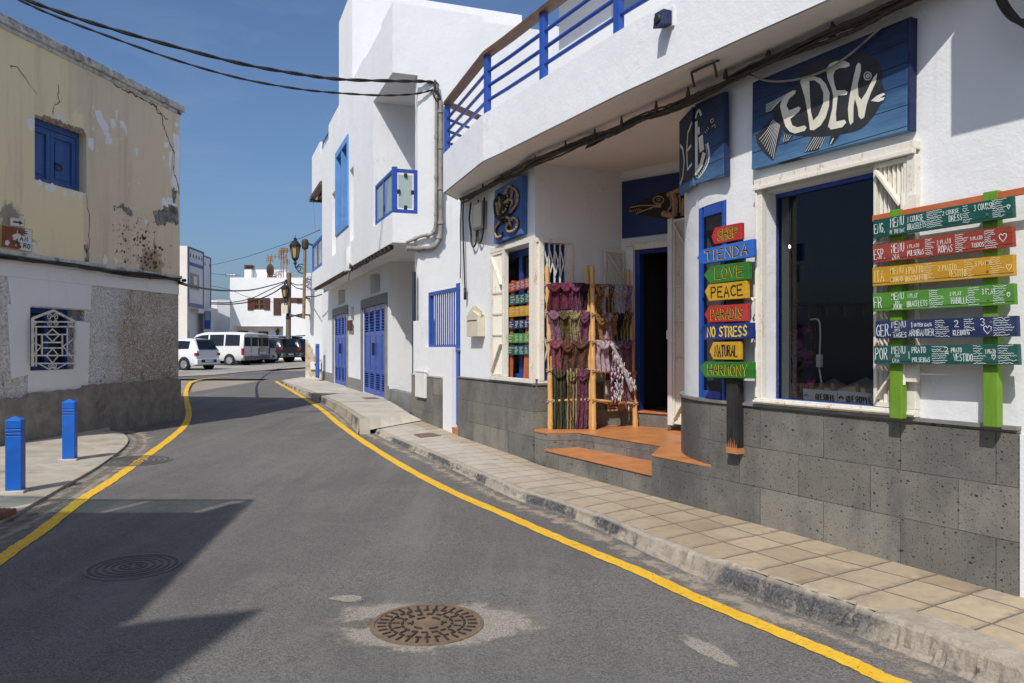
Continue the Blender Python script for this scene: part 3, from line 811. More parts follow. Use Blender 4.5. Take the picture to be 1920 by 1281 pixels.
def manhole(cx, cy, R, kind, label, mat):
    c = gp(cx, cy)
    def P(x, y, dz): return (x, y, g(0, c.y + y) + dz)
    t = thing('manhole_cover', label, 'manhole cover', c)
    def ring(b, r0, r1, a0, a1, h, n=2):
        q = []
        for i in range(n + 1):
            a = a0 + (a1 - a0) * i / n; q.append((a,))
        for i in range(n):
            a, d = q[i][0], q[i + 1][0]
            pts = [(r0 * math.cos(a), r0 * math.sin(a)), (r1 * math.cos(a), r1 * math.sin(a)), (r1 * math.cos(d), r1 * math.sin(d)), (r0 * math.cos(d), r0 * math.sin(d))]
            b.hexa([P(x, y, .001) for x, y in pts] + [P(x, y, h) for x, y in pts])
    OFF[t.name] = Vector(c)
    b = MB(); b.v = []
    def shift(mb): mb.v = [(x + c.x, y + c.y, z) for x, y, z in mb.v]; return mb
    b = MB(); ring(b, R * .955, R * 1.03, 0, 2 * math.pi, .008, 64); part('rim', shift(b), mat, t)
    b = MB(); b.grid([[P(r * math.cos(2 * math.pi * k / 64), r * math.sin(2 * math.pi * k / 64), .005) for k in range(64)] for r in (0.001, R * .3, R * .6, R * .94)], closed=True); cov = part('lid', shift(b), mat, t)
    b = MB()
    if kind == 'ribs':
        for k in range(30): a = 2 * math.pi * k / 30; ring(b, R * .74, R * .90, a - .022, a + .022, .0115, 1)
        for k in range(26): a = 2 * math.pi * k / 26; ring(b, R * .655, R * .70, a - .075, a + .075, .0115, 2)
        for k in range(15): a = 2 * math.pi * (k + .5) / 15; ring(b, R * .50, R * .63, a - .03, a + .03, .0115, 1)
        for k in range(16): a = 2 * math.pi * k / 16; ring(b, R * .43, R * .475, a - .12, a + .12, .0115, 2)
        for k in range(6): a = 2 * math.pi * k / 6; ring(b, R * .26, R * .30, a - .3, a + .3, .0115, 2)
        for a in (0.1, 3.2): ring(b, R * .29, R * .36, a - .06, a + .06, .0115, 1)
    else:
        for r in (.25, .42, .58, .74, .88): ring(b, R * r, R * (r + .055), 0, 2 * math.pi, .009, 48)
        for k in range(8): a = 2 * math.pi * k / 8; ring(b, R * .08, R * .22, a - .08, a + .08, .009, 1)
    part('relief', shift(b), M['iron_rib'] if kind == 'ribs' else M['iron_ring'], t)
    return t
manhole(801, 1171, .305, 'ribs', 'rusty brown manhole cover with raised ribs, ringed by pale worn asphalt', M['iron'])
manhole(250, 1063, .30, 'rings', 'dark manhole cover with round rings lying in the shadow on the road', M['iron_dark'])
manhole(251, 865, .44, 'rings', 'manhole cover crossed by a yellow line near the blue bollards', M['iron_dark'])
for px, py, lab in ((695, 747, 'brown iron access plate in the raised pavement before the blue garage doors'), (795, 816, 'brown iron access plate in the tiled pavement below the meter cover')):
    if px < 700: p = at_z(px, py, Z2); ang = WD.ang; slope = 0
    else:
        best = None
        for r0, r1 in zip(PAV, PAV[1:]):
            for i in range(8):
                for k in range(len(r0) - 1):
                    for m in (0, .5):
                        v = r0[k].lerp(r0[k + 1], m).lerp(r1[k].lerp(r1[k + 1], m), i / 8); e_ = (CX + F * v.x / v.y - px) ** 2 + (CY - F * (v.z - HC) / v.y - py) ** 2
                        if best is None or e_ < best[0]: best = (e_, v.copy(), (r0[0] - r1[0]), r0[-1] - r0[0])
        p = best[1]; ang = math.atan2(best[2].y, best[2].x); slope = math.atan2(best[3].z, best[3].length)
    t = thing('access_plate', lab, 'access plate', p, group='access plates in the pavement'); t.rotation_euler = (slope, 0, ang); OFF[t.name] = Vector((0, 0, 0))
    b = MB(); b.box(-.28, .28, -.13, .13, -.03, .004); part('plate', b, M['iron'], t)
    b = MB(); b.box(-.31, .31, -.16, .16, -.035, .002); part('frame', b, M['iron_dark'], t)

# ------------------------------------------------------------------ old house on the left
def NQ(px, py, d=0): return WN.at(px, py, d)
def zoomN(pts, d=0): # points read from the enlarged crop of the house (0,160)-(350,540)
    return [NQ(x / 3.371, 160 + y / 3.371, d) for x, y in pts]
def left_upper():
    t = NT('old two-colour plaster'); o = t.sep(); x, z = o[0], o[2]
    n1 = t.noise(2.0, 6, .6); n2 = t.noise(9, 8, .75); n3 = t.noise(50, 4, .6); nv = t.noise(6.5, 9, .78, t.map(t.obj(), (1.5, 1, .6)), .9)
    tan = t.mix(n1, (.70, .575, .41), (.77, .645, .48)); yel = t.mix(n1, (.83, .70, .43), (.89, .765, .50))
    xs = NQ(157, 240)[0]
    # the yellow field ends at a rough upright line and lower down slants left
    edge = t.math('ADD', t.math('SUBTRACT', xs, x), t.math('MULTIPLY', t.math('SUBTRACT', n2, .5), .22))
    pal = t.rng(edge, -.02, .03)
    top = t.rng(t.math('ADD', z, t.math('MULTIPLY', t.math('SUBTRACT', n1, .5), .7)), 5.35, 5.28)
    pal = t.math('MULTIPLY', pal, t.math('MAXIMUM', top, t.rng(x, xs - .1, xs - .4)))
    c = t.mix(pal, tan, yel)
    c = t.mix(t.rng(t.noise(1.2, 6, .7, t.map(t.obj(), (3, 3, .3))), .5, .8, 0, .5), c, (.36, .29, .21))
    def pm(px, py, rx, rz, amp=1.6, nz=nv, lo=.0, hi=.05):
        u, zz = NQ(px, py); return mask(t, x, z, u, zz, rx * (.62 if amp > 1.5 else 1), rz * (.72 if amp > 1.5 else 1), nz, amp * 1.7, lo, hi)
    w = None
    fl = t.rng(t.noise(7, 8, .75, t.map(t.obj(), (1.6, 1, .55)), .4), .60, .625); fa = None
    for a in ((205, 250, .62, .75, .6), (325, 330, .35, 1.3, .6), (115, 350, .7, .22, .6), (255, 340, .6, .6, .3), (60, 240, .25, .3, .5), (215, 480, .5, .25, .6)):
        k = pm(*a, n1, 0, .8); fa = k if fa is None else t.math('MAXIMUM', fa, k)
    w = t.math('MULTIPLY', fl, t.rng(fa, .12, .3))
    c = t.mix(w, c, (.78, .78, .80))
    gk = None
    for a in ((18, 405, .35, .3, 1.6), (30, 452, .6, .12, 2.0), (326, 355, .06, .3, 1.6), (164, 480, .05, .3, 2.2)):
        k = pm(*a[:4], amp=2.2, nz=t.math('ADD', t.math('MULTIPLY', n2, .6), t.math('MULTIPLY', nv, .4)), lo=.0, hi=.35); gk = k if gk is None else t.math('MAXIMUM', gk, k)
    c = t.mix(t.math('MULTIPLY', gk, .85), c, t.mix(n2, (.12, .12, .12), (.34, .33, .31)))
    sp = t.rng(t.noise(11, 7, .75), .565, .60)
    area = t.math('MAXIMUM', pm(258, 455, .75, .62, .8, n1, 0, .3), pm(283, 490, .6, .38, .8, n1, 0, .3))
    c = t.mix(t.math('MULTIPLY', t.math('MULTIPLY', sp, area), .9), c, (.05, .045, .04))
    c = t.mix(t.math('MULTIPLY', pm(283, 495, .35, .28, 1.4, n2), .7), c, (.28, .19, .13))
    h = t.math('ADD', t.math('MULTIPLY', n2, .6), t.math('ADD', t.math('MULTIPLY', n3, .2), t.math('MULTIPLY', w, -.5)))
    return t.out(c, .9, t.bump(h, .4, .015), spec=.15)
def left_lower():
    t = NT('pebble-dash render'); o = t.sep(); x, z = o[0], o[2]
    n1 = t.noise(1.3, 6, .65); n2 = t.noise(26, 5, .65); n3 = t.noise(60, 3, .6)
    vo = t.voro(30); peb = t.rng(vo.outputs['Distance'], .1, .55)
    x0 = NQ(205, 600)[0]
    worn = t.rng(t.math('ADD', t.math('ADD', t.math('MULTIPLY', t.math('SUBTRACT', n1, .5), 2.2), t.rng(x, x0 - .3, x0 + .5, -.35, .55)), t.rng(z, 2.5, 1.3, -.1, .15)), -.2, .8)
    w = t.mix(t.rng(n2, .3, .6), (.84, .84, .84), (.90, .90, .90))
    ag = t.mix(n3, (.33, .255, .175), (.64, .55, .43))
    k = t.math('MULTIPLY', t.rng(t.math('ADD', n2, t.math('MULTIPLY', t.math('SUBTRACT', vo.outputs['Distance'], .3), .5)), .44, .60), t.math('ADD', .25, t.math('MULTIPLY', worn, .95)))
    c = t.mix(k, w, ag)
    pit = t.rng(t.noise(15, 8, .78, None, .4), .605, .655)
    c = t.mix(t.math('MULTIPLY', pit, t.math('ADD', .30, t.math('MULTIPLY', worn, .65))), c, (.10, .078, .056))
    bigc = t.rng(t.math('ADD', t.noise(4, 8, .75, None, .5), t.rng(z, 1.6, 1.0, -.1, .12)), .60, .64)
    c = t.mix(t.math('MULTIPLY', bigc, worn), c, (.32, .24, .17))
    h = t.math('ADD', t.math('MULTIPLY', peb, -.9), t.math('SUBTRACT', t.math('MULTIPLY', n2, .9), t.math('MULTIPLY', pit, 1.2)))
    return t.out(c, .95, t.bump(h, 1.0, .034), spec=.1)
M['old_upper'] = left_upper(); M['old_lower'] = left_lower()
M['coping'] = basic('weathered coping', (.64, .63, .60), .95, .25, 6, .5, 40, .012, dirt='#35332e', da=.62, ds=6)
M['rubble'] = basic('crumbled mortar', (.30, .23, .16), .95, .4, 12, .8, 30, .02)
M['shutter'] = wood_paint('weathered blue shutter', (.030, .085, .27), (.05, .125, .34), (.10, .17, .34), .35, (3, 3, .5))
H = thing('old_house', 'two-storey old house with peeling tan and yellow plaster over rough white pebble-dash', 'house', (WN.o.x, WN.o.y, .1))
UL = -4.7; ZB = NQ(330, 522)[1]
wz = NQ(65, 217); wz2 = NQ(162, 249); wb = NQ(65, 335); 
h1 = (NQ(65, 217)[0], NQ(162, 250)[0], NQ(65, 337)[1], NQ(65, 214)[1])
b = MB(); b.holed(UL, 0, ZB, 6.08, [h1], 0, .22); b.box(UL, 0, .221, 6.2, ZB, 6.08); wpart('wall', b, M['old_upper'], H, WN)
b = MB(); h2 = (NQ(59, 600)[0], NQ(139, 600)[0], NQ(59, 695.5)[1], NQ(59, 576)[1]); h3 = (NQ(139, 600)[0], NQ(161, 600)[0], NQ(150, 602)[1], NQ(59, 576)[1])
b.holed(UL, -.01, -.3, ZB - .005, [h2, h3], .02, .2); b.box(UL, -.01, .221, 6.2, -.3, ZB - .005); wpart('wall', b, M['old_lower'], H, WN, label='white pebble-dash lower wall')
b = MB(); # smooth bands of render: under the ledge and round the window
b.box(UL, -.012, .006, .02, ZB - .30, ZB - .008)
b.prism([NQ(-40, 560), NQ(50, 560), NQ(50, 745), NQ(-40, 760)][:0] or [(h2[0] - .42, h2[3] + .02), (h2[0] - .02, h2[3] + .02), (h2[0] - .02, h2[2] - .05), (h2[0] - .35, h2[2] - .1)], .008, .019)
b.prism([(h2[0] - .35, h2[3] + .02), (h3[1] + .12, h3[3] + .02), (h3[1] + .14, ZB - .302), (h2[0] - .42, ZB - .302)], .009, .019)
b.prism([(h2[1] + .0, h3[2]), (h3[1] + .10, h3[2] - .02), (h3[1] + .06, h2[2] - .34), (h2[0] - .06, h2[2] - .40), (h2[0] - .05, h2[2]), (h2[1], h2[2])], .007, .019)
wpart('render_band', b, M['white2'], H, WN)
b = MB(); rnd = random.Random(5)
top = [(UL, -20)] ; tops = [(0, 748), (25, 747), (48, 744), (52, 738), (100, 733), (150, 729), (156, 722), (205, 719), (270, 715), (329, 711)]
pts = []
for (xa, ya), (xb, yb) in zip(tops, tops[1:]):
    for k in range(5):
        t = k / 5; u, z = NQ(xa + (xb - xa) * t, ya + (yb - ya) * t + rnd.uniform(-1.2, 1.2)); pts.append((u, z))
pts.append((.005, NQ(329, 711)[1])); pts = [(UL, pts[0][1])] + pts
b.prism([(UL, -.3)] + pts + [(.005, -.3)], -.025, .019)
wpart('plinth', b, M['cement'], H, WN)
b = MB(); b.box(UL, .07, -.08, 6.25, 6.081, 6.2); b.box(UL, .03, -.03, .2, 6.02, 6.0805); wpart('coping', b, M['coping'], H, WN, bevel=.012)
b = MB(); b.box(UL, .01, -.05, .019, ZB - .006, ZB + .05); wpart('ledge', b, M['coping'], H, WN, bevel=.01)
# upper window
f = MB(); hz = (h1[2], h1[3]); fr = (h1[0], NQ(148, 300, -.12)[0])
y0 = .12
f.box(fr[0], fr[0] + .05, y0, y0 + .08, *hz); f.box(fr[1] - .06, fr[1], y0, y0 + .08, *hz); f.box(fr[0] + .05, fr[1] - .06, y0, y0 + .08, hz[1] - .1, hz[1])
fo = wpart('window', f, M['shutter'], H, WN, bevel=.006)
mid = NQ(95.5, 300, -.12)[0]
for a, c, hand in ((fr[0] + .052, mid - .004, 0), (mid + .004, fr[1] - .062, 1)):
    b = MB(); z0, z1 = hz[0] + .004, hz[1] - .104; s = .07
    b.box(a, a + s, y0 + .015, y0 + .06, z0, z1); b.box(c - s, c, y0 + .015, y0 + .06, z0, z1); b.box(a + s, c - s, y0 + .015, y0 + .06, z0, z0 + .09); b.box(a + s, c - s, y0 + .015, y0 + .06, z1 - .09, z1)
    b.box(a + s, c - s, y0 + .045, y0 + .06, z0 + .09, z1 - .09)
    if c - a > .3: b.box(a + s + .05, c - s - .05, y0 + .03, y0 + .05, z0 + .14, z1 - .14)
    sh = sub('shutter', b, M['shutter'], fo, bevel=.006)
b = MB(); cu, cz = NQ(112, 312, -.1); b.tube([(cu + .07 * math.cos(a), y0 - .002, cz + .05 * math.sin(a) - .02) for a in [math.pi * 2 * k / 16 for k in range(16)]], .008, 6, True); b.box(cu - .05, cu + .05, y0, y0 + .02, cz + .02, cz + .045); sub('handle', b, M['iron_black'], fo)
b = MB(); rnd = random.Random(2)
for k in range(16): # crumbled lintel
    t = k / 15; u = h1[0] + .12 + (h1[1] - h1[0] - .16) * t; z = hz[1]
    if 0.05 < t < .98: b.lathe([(.001, -.03), (.035 + rnd.uniform(0, .02), -.01), (.03, .02), (.001, .035)], (u + rnd.uniform(-.02, .02), .01, z + rnd.uniform(-.005, .012)), 7, 'y')
sub('lintel_rubble', b, M['rubble'], fo)
b = MB(); b.box(h1[0], h1[1], .185, .215, hz[0], hz[1]); sub('backing', b, M['coping'], fo)
# lower window with its iron grille
f = MB(); f.box(h2[0], h2[0] + .05, .12, .17, h2[2], h2[3]); f.box(h2[1] - .05, h2[1], .12, .17, h2[2], h2[3]); um = (h2[0] + h2[1]) / 2; f.box(um - .04, um + .04, .12, .17, h2[2], h2[3]); f.box(h2[0], h2[1], .121, .169, h2[3] - .07, h2[3] - .001); f.box(h2[0], h2[1], .121, .169, h2[2] + .001, h2[2] + .07)
w2 = wpart('window', f, M['dark_blue'], H, WN)
b = MB(); b.box(h2[0], h3[1], .175, .19, h2[2], h2[3]); sub('pane', b, basic('dark window pane', (.02, .022, .026), .12, .2, 3, 0), w2)
b = MB(); b.box(h3[0], h3[1], .10, .18, h3[2], h3[3]); sub('blocked_corner', b, M['cement'], w2)
def zg(x, y): return NQ(x / 3.557, 340 + y / 3.557, .05)
def bar(b, pts, w=.022, y=-.05):
    for p, q in zip(pts, pts[1:]): b.rod((p[0], y, p[1]), (q[0], y, q[1]), w, w * .6, (0, 1, 0))
def scroll(b, cx, cy, r, turns=1.3, flip=1, a0=0, y=-.05):
    c = zg(cx, cy); k = abs(zg(cx + 10, cy)[0] - c[0]) / 10
    b.tube([(c[0] + flip * r * k * (1 - .75 * t) * math.cos(a0 + t * turns * 6.28), y, c[1] + r * k * (1 - .75 * t) * math.sin(a0 + t * turns * 6.28)) for t in [i / 16 for i in range(17)]], .008, 5)
b = MB()
bar(b, [zg(217, 1235), zg(217, 915), zg(357, 862), zg(500, 938), zg(497, 1240)], .034)
for pp in ([(217, 970), (500, 970)], [(207, 1162), (490, 1162)], [(207, 1215), (490, 1215)], [(240, 970), (240, 1235)], [(448, 970), (448, 1162)], [(250, 1022), (445, 1022)], [(280, 1025), (280, 1160)], [(415, 1025), (415, 1160)], [(285, 1075), (410, 1075)], [(285, 1112), (410, 1112)], [(217, 938), (500, 938)]):
    bar(b, [zg(*p) for p in pp])
for pp in ([(350, 985), (395, 1025), (350, 1070), (305, 1025), (350, 985)], [(350, 1115), (390, 1162), (350, 1212), (308, 1162), (350, 1115)], [(217, 1075), (278, 1100)], [(217, 1160), (278, 1100)], [(480, 1060), (420, 1100)], [(480, 1180), (420, 1100)], [(260, 1218), (330, 1255), (350, 1240), (372, 1255), (440, 1218)]):
    bar(b, [zg(*p) for p in pp], .016)
for a in ((330, 905, 18, 1.3, 1, 0), (372, 905, 18, 1.3, -1, 0), (332, 940, 18, 1.3, 1, 3), (372, 940, 18, 1.3, -1, 3), (230, 948, 14, 1.2, 1, 0), (470, 955, 16, 1.2, -1, 0), (228, 1025, 14, 1.2, 1, 0), (335, 1232, 15, 1.2, 1, 0), (365, 1232, 15, 1.2, -1, 0)): scroll(b, *a)
grm = basic('old white grille paint', (.66, .64, .58), .6, .15, 12, .2, 60, dirt='#7a5b3c', da=.5, ds=7)
sub('grille', b, grm, w2)
# cracks in the plaster
crk = basic('crack shadowless grime', (.10, .075, .05), .95, .2, 20, 0)
def crack(pts, w, seed):
    rnd = random.Random(seed); P = []
    q = zoomN(pts)
    for (a, c) in zip(q, q[1:]):
        n = 5
        for k in range(n):
            t = k / n; P.append((a[0] + (c[0] - a[0]) * t + rnd.uniform(-.022, .022), a[1] + (c[1] - a[1]) * t + rnd.uniform(-.022, .022)))
    P.append(q[-1]); b = MB()
    for i, (p, r) in enumerate(zip(P, P[1:])): b.ribbon([p, r], w * (.5 + rnd.random()), -.0025)
    wpart('crack', b, crk, H, WN)
crack([(725, 0), (790, 30), (870, 70), (940, 105), (985, 135), (1020, 190), (1040, 280), (1075, 370), (1100, 430), (1098, 560), (1128, 640), (1132, 690)], .022, 1)
crack([(955, 60), (955, 100), (1000, 170), (1060, 215)], .014, 2)
crack([(370, 0), (372, 100), (335, 140), (332, 180)], .010, 3)
crack([(60, 40 - 160), (110, 50 - 160), (235, 60)], .010, 6)
crack([(550, 690), (565, 900), (558, 1050), (560, 1120)], .010, 4)
PATCH = [[(600,155),(640,160),(655,210),(690,270),(680,300),(712,350),(700,375),(665,370),(670,330),(650,280),(620,240),(605,190)],[(697,215),(720,212),(732,255),(715,278),(700,262)],[(728,160),(745,158),(742,200),(733,232)],[(755,222),(778,225),(798,262),(805,300),(795,318),(790,280),(762,262)],[(555,330),(590,335),(595,400),(575,412),(555,380)],[(855,400),(870,395),(875,420),(862,452)],[(165,215),(215,205),(218,270),(190,292),(172,262)],[(222,595),(262,600),(270,630),(240,640)],[(280,640),(330,620),(356,645),(345,680),(290,665)],[(395,660),(425,668),(420,700),(405,695)],[(455,675),(475,680),(470,712),(458,700)],[(488,680),(548,686),(520,700),(500,718)],[(1095,300),(1140,330),(1135,560),(1128,660),(1080,640),(1090,560),(1098,420)],[(1035,360),(1065,360),(1062,395),(1040,395)],[(1028,445),(1042,450),(1040,472),(1030,465)],[(1068,425),(1088,412),(1078,560),(1066,500)],[(1020,730),(1035,700),(1050,730),(1060,700),(1078,720),(1100,690),(1115,760),(1090,780),(1050,770),(1030,790)],[(650,1100),(665,1062),(680,1105),(672,1130),(655,1128)],[(722,1095),(745,1098),(742,1125),(730,1128)],[(200,990),(225,990),(238,1060),(215,1060)],[(915,850),(930,850),(932,885),(920,880)],[(1105,235),(1125,232),(1122,262),(1108,265)],[(1128,140),(1148,150),(1145,185),(1132,180)],[(582,270),(592,272),(590,290)],[(608,402),(620,405),(616,420)],[(580,130),(592,128),(594,150),(584,152)],[(340,175),(372,180),(400,205),(430,215),(420,225),(380,215)],[(875,615),(886,618),(882,630)]]
GREY = [[(970,800),(1000,790),(1060,760),(1080,750),(1125,780),(1128,890),(1090,870),(1050,860),(1040,890),(985,885)],[(715,765),(780,755),(835,790),(840,830),(800,820),(770,785),(720,785)],[(1085,660),(1115,665),(1110,745),(1090,735)],[(530,1015),(552,1018),(550,1060),(536,1050)],[(535,1090),(560,1095),(566,1125),(540,1120)]]
def jag(pts, rnd, n=7, a=.030):
    q = zoomN(pts); out = []
    for i in range(len(q)):
        p_, r_ = q[i], q[(i + 1) % len(q)]
        for k in range(n): t_ = k / n; out.append((min(-.012, p_[0] + (r_[0] - p_[0]) * t_ + rnd.uniform(-a, a) * .6), p_[1] + (r_[1] - p_[1]) * t_ + rnd.uniform(-a, a)))
    return out
rnd = random.Random(31); b = MB()
for k, po in enumerate(PATCH): b.flat([jag(po, rnd, 6, .022 if len(po) > 5 else .014)], -.0012)
o = wpart('bare_patch', b, basic('bare white undercoat', (.80, .80, .82), .9, .08, 6, .3, 40, dirt='#9a958e', da=.35, ds=9), H, WN); o['kind'] = 'stuff'
b = MB()
for po in GREY: b.flat([jag(po, rnd, 9, .035)], -.0018)
o = wpart('mould_stain', b, basic('grey mould', (.22, .215, .20), .95, .45, 9, .3, 40, dirt='#15140f', da=.6, ds=8), H, WN); o['kind'] = 'stuff'
b = MB()
def fleck(x, y, r): b.flat([[ (u_ , z_) for u_, z_ in jag([(x - r, y), (x, y - r * 1.3), (x + r, y), (x, y + r * 1.3)], rnd, 3, .008)]], -.0024)
for k in range(46): fleck(rnd.gauss(850, 60), rnd.gauss(980, 60), rnd.uniform(2, 9))
for k in range(40): fleck(rnd.gauss(960, 40), rnd.gauss(1100, 50), rnd.uniform(2, 11))
for k in range(10): fleck(rnd.uniform(720, 1080), rnd.uniform(840, 1040), rnd.uniform(2, 6))
o = wpart('mould_fleck', b, crk, H, WN); o['kind'] = 'stuff'
# ------------------------------------------------------------------ the shop
Tp = WE.at(1385, 700); Tw = WE.w(Tp[0], 0, 0); RC = 1.845; UT = Tp[0]
CC = Vector((Tw.x, Tw.y)) + WE.n * RC
A0 = math.atan2(-WE.n.y, -WE.n.x)
def arcp(th, r=RC): return Vector((CC.x + r * math.cos(A0 - th), CC.y + r * math.sin(A0 - th)))
def arc_th(px, r=RC):
    k = kx(px); d = Vector((k, 1)).normalized(); m = -CC; bq = m.dot(d); cq = m.dot(m) - r * r; disc = bq * bq - cq
    s = -bq - math.sqrt(max(disc, 0)); p = d * s
    th = A0 - math.atan2(p.y - CC.y, p.x - CC.x)
    return (th + math.pi) % (2 * math.pi) - math.pi
def arc_loc(th, r): p = arcp(th, r); return WE.loc((p.x, p.y, 0))[:2]
BASE = (WE.w(-2, 0, 0).x, WE.w(-2, 0, 0).y, .3)
SH = thing('shop_building', 'white corner shop with a dark basalt base, recessed entrance and balcony with blue railing', 'shop', BASE)
zt = (WE.at(1425, 356)[1] + WE.at(1722, 277)[1]) / 2
uw0, uw1 = WE.u(1424), WE.u(1726)
hE = (WE.u(1436), WE.u(1644), SILL + .03, zt - .05)
b = MB(); b.holed(UT, 3.4, SILL - .02, SOF + .05, [hE], 0, .24); b.box(-.005, 3.4, -.02, .235, -.3, SILL - .021)
b.box(UT, -.006, .0, .235, -.3, SILL - .021)
wpart('wall', b, M['white'], SH, WE)
# rounded corner with its narrow window
th1, th2 = arc_th(1362), arc_th(1311); zc = WE.at(1336, 374, -.05)[1] - .04; TE = rad(88)
def arc_rows(t0, t1, z0, z1, r, n): return [[(*arc_loc(t0 + (t1 - t0) * i / n, r), z) for i in range(n + 1)] for z in (z0, z1)]
b = MB()
for a in ((0, th1, SILL - .02, SOF + .05, RC, 6), (th1, th2, zc, SOF + .05, RC, 10), (th2, TE, SILL - .02, SOF + .05, RC, 16), (th1, th2, zc, SOF + .05, RC - .2, 10)): b.grid(arc_rows(*a))
for th in (th1, th2): b.grid([[(*arc_loc(th, RC), z), (*arc_loc(th, RC - .2), z)] for z in (SILL - .02, zc)])
b.grid([[(*arc_loc(th1 + (th2 - th1) * i / 10, r), zc) for i in range(11)] for r in (RC, RC - .2)])
wpart('wall', b, M['white'], SH, WE, smooth='auto', recalc=True)
p1 = Vector((*arc_loc(th1, RC - .014), 0)); p2 = Vector((*arc_loc(th2, RC - .014), 0)); dv = (p2 - p1).normalized()
b = MB()
for q in (p1 + dv * .03, p2 - dv * .03): b.rod(q + Vector((0, 0, SILL + .005)), q + Vector((0, 0, zc - .002)), .055, .04, dv)
for z in (SILL + .045, zc - .05): b.rod(p1 + dv * .075 + Vector((0, 0, z)), p2 - dv * .09 + Vector((0, 0, z)), .05, .085)
wf = wpart('window', b, M['blue_paint'], SH, WE, bevel=.005)
b = MB(); b.grid([[tuple(p1 + Vector((0, 0, SILL))), tuple(p2 + Vector((0, 0, SILL)))], [tuple(p1 + Vector((0, 0, zc))), tuple(p2 + Vector((0, 0, zc)))]]); sub('pane', b, M['glass'], wf)
# basalt base
b = MB(); b.box(UT, -.012, -.03, -.0002, -.3, SILL); wpart('stone_base', b, M['stone'], SH, WE)
sil = basic('cement sill', (.20, .195, .185), .9, .25, 6, .3, 40, .006)
b = MB(); b.box(UT, -.008, -.045, .06, SILL + .0005, SILL + .022); b.grid([[(*arc_loc(th, RC + .045), z) for th in [TE * i / 20 for i in range(21)]] for z in (SILL, SILL + .022)]); b.grid([[(*arc_loc(th, r), SILL + .022) for th in [TE * i / 20 for i in range(21)]] for r in (RC + .045, RC - .21)]); wpart('sill', b, sil, SH, WE)
b = MB(); b.grid(arc_rows(0, TE, .3, SILL, RC + .03, 24)); wpart('stone_base', b, M['stone'], SH, WE, smooth=True)
ul = WE.u(1228); b = MB(); b.box(ul, UT, -.03, .6, -.2, PLAT - .015)
wpart('stone_base', b, M['stone'], SH, WE)
# entrance steps
def zp(px, py, z): return at_z(px, py, z)
P1 = [zp(1001, 806.5, PLAT), zp(1025, 811, PLAT), zp(1084, 809.5, PLAT), zp(1241, 834.5, PLAT), zp(1228, 851, PLAT), zp(1316, 870, PLAT)]
pe = WE.w(ul, -.035, PLAT); P1[4] = Vector((pe.x, pe.y, PLAT)); pf = WE.w(WE.u(1316), -.035, PLAT); P1[5] = Vector((pf.x, pf.y, PLAT))
inn = [Vector((*arcp(rad(8), RC), 0)), Vector((*arcp(rad(40), RC - .02), 0)), Vector((*arcp(rad(80), RC - .02), 0)), WB.w(1.4, .05, 0), WB.w(0, .05, 0), WS.w(.02, .03, 0)]
poly = [(p.x, p.y) for p in P1] + [(p.x, p.y) for p in inn]
def rel(pts): return [tuple(WE.loc((p[0], p[1], 0))[:2]) for p in pts]
b = MB(); b.plan(rel(poly), PLAT - .018, PLAT); pl = wpart('platform', b, M['terracotta'], SH, WE, bevel=.003)
cen = Vector((1.4, 8.9))
ins = [tuple(Vector(p) + (cen - Vector(p)).normalized() * .012) for p in poly]
b = MB(); b.plan(rel(ins), -.1, PLAT - .019); wpart('stone_base', b, M['stone'], SH, WE)
q0, q1 = zp(1027, 842, .50), zp(1228, 887, .50)
u0s = WE.loc(q0)[0]; dd = min(WE.loc(q0)[1], WE.loc(q1)[1])
stp = [(WE.loc(q0)[0], -.045), (ul - .003, -.045), (ul - .003, .55), (WE.loc(q0)[0], .55)]
b = MB(); b.plan(stp, .482, .50); wpart('step', b, M['terracotta'], SH, WE, bevel=.003)
b = MB(); b.plan([(stp[0][0] + .008, -.033), (ul - .004, -.033), (ul - .004, .55), (stp[0][0] + .008, .55)], -.1, .4815); wpart('stone_base', b, M['stone'], SH, WE)
# left half of the shop front, with the corner window
zL = (WL.at(1003, 450)[1] + WL.at(926, 474)[1]) / 2
uL0 = WL.u(863); hL = (WL.u(927), 0.0, SILL + .02, zL - .02)
b = MB(); b.holed(uL0, 0, SILL - .02, SOF + .05, [(hL[0], hL[1] + .01, hL[2], hL[3])], 0, .22, caps=False); b.box(uL0, -.0, .0, .2, -.3, SILL - .021); b.box(uL0 - .0, uL0 + .2, .221, 2.6, -.3, SOF + .05)
wpart('wall', b, M['white'], SH, WL)
b = MB(); b.box(uL0 - .012, .012, -.03, -.0002, -.2, SILL); b.box(uL0 - .012, uL0 - .0002, -.0001, 1.4, -.2, SILL); wpart('stone_base', b, M['stone'], SH, WL)
b = MB(); b.box(uL0 - .02, .03, -.045, .2, SILL + .0005, SILL + .018); wpart('sill', b, sil, SH, WL)
LS = (SC - A).length; sw = WS.u(1066)
b = MB(); b.holed(0, LS + .02, SILL - .02, SOF + .05, [(-.01, sw, hL[2], hL[3])], 0, .2, caps=False); wpart('wall', b, M['white'], SH, WS)
b = MB(); b.box(.0, LS, -.03, .1, PLAT - .3, SILL); b.box(.0, LS, -.045, .0, SILL + .0005, SILL + .018); wpart('stone_base', b, M['stone'], SH, WS)
DB = (WB.u(1187), WB.u(1187) + 1.12); DZ = (.868, 2.90)
b = MB(); b.holed(0, 1.62, DZ[0], SOF + .05, [(DB[0], DB[1], DZ[0], DZ[1])], 0, .2); wpart('wall', b, M['white'], SH, WB)
b = MB(); b.box(0, 1.62, -.012, .2, PLAT - .3, DZ[0] - .021); wpart('stone_base', b, M['stone'], SH, WB)
b = MB(); b.box(.02, 1.62, -.03, .25, DZ[0] - .02, DZ[0] + .001); wpart('threshold', b, M['terracotta'], SH, WB)
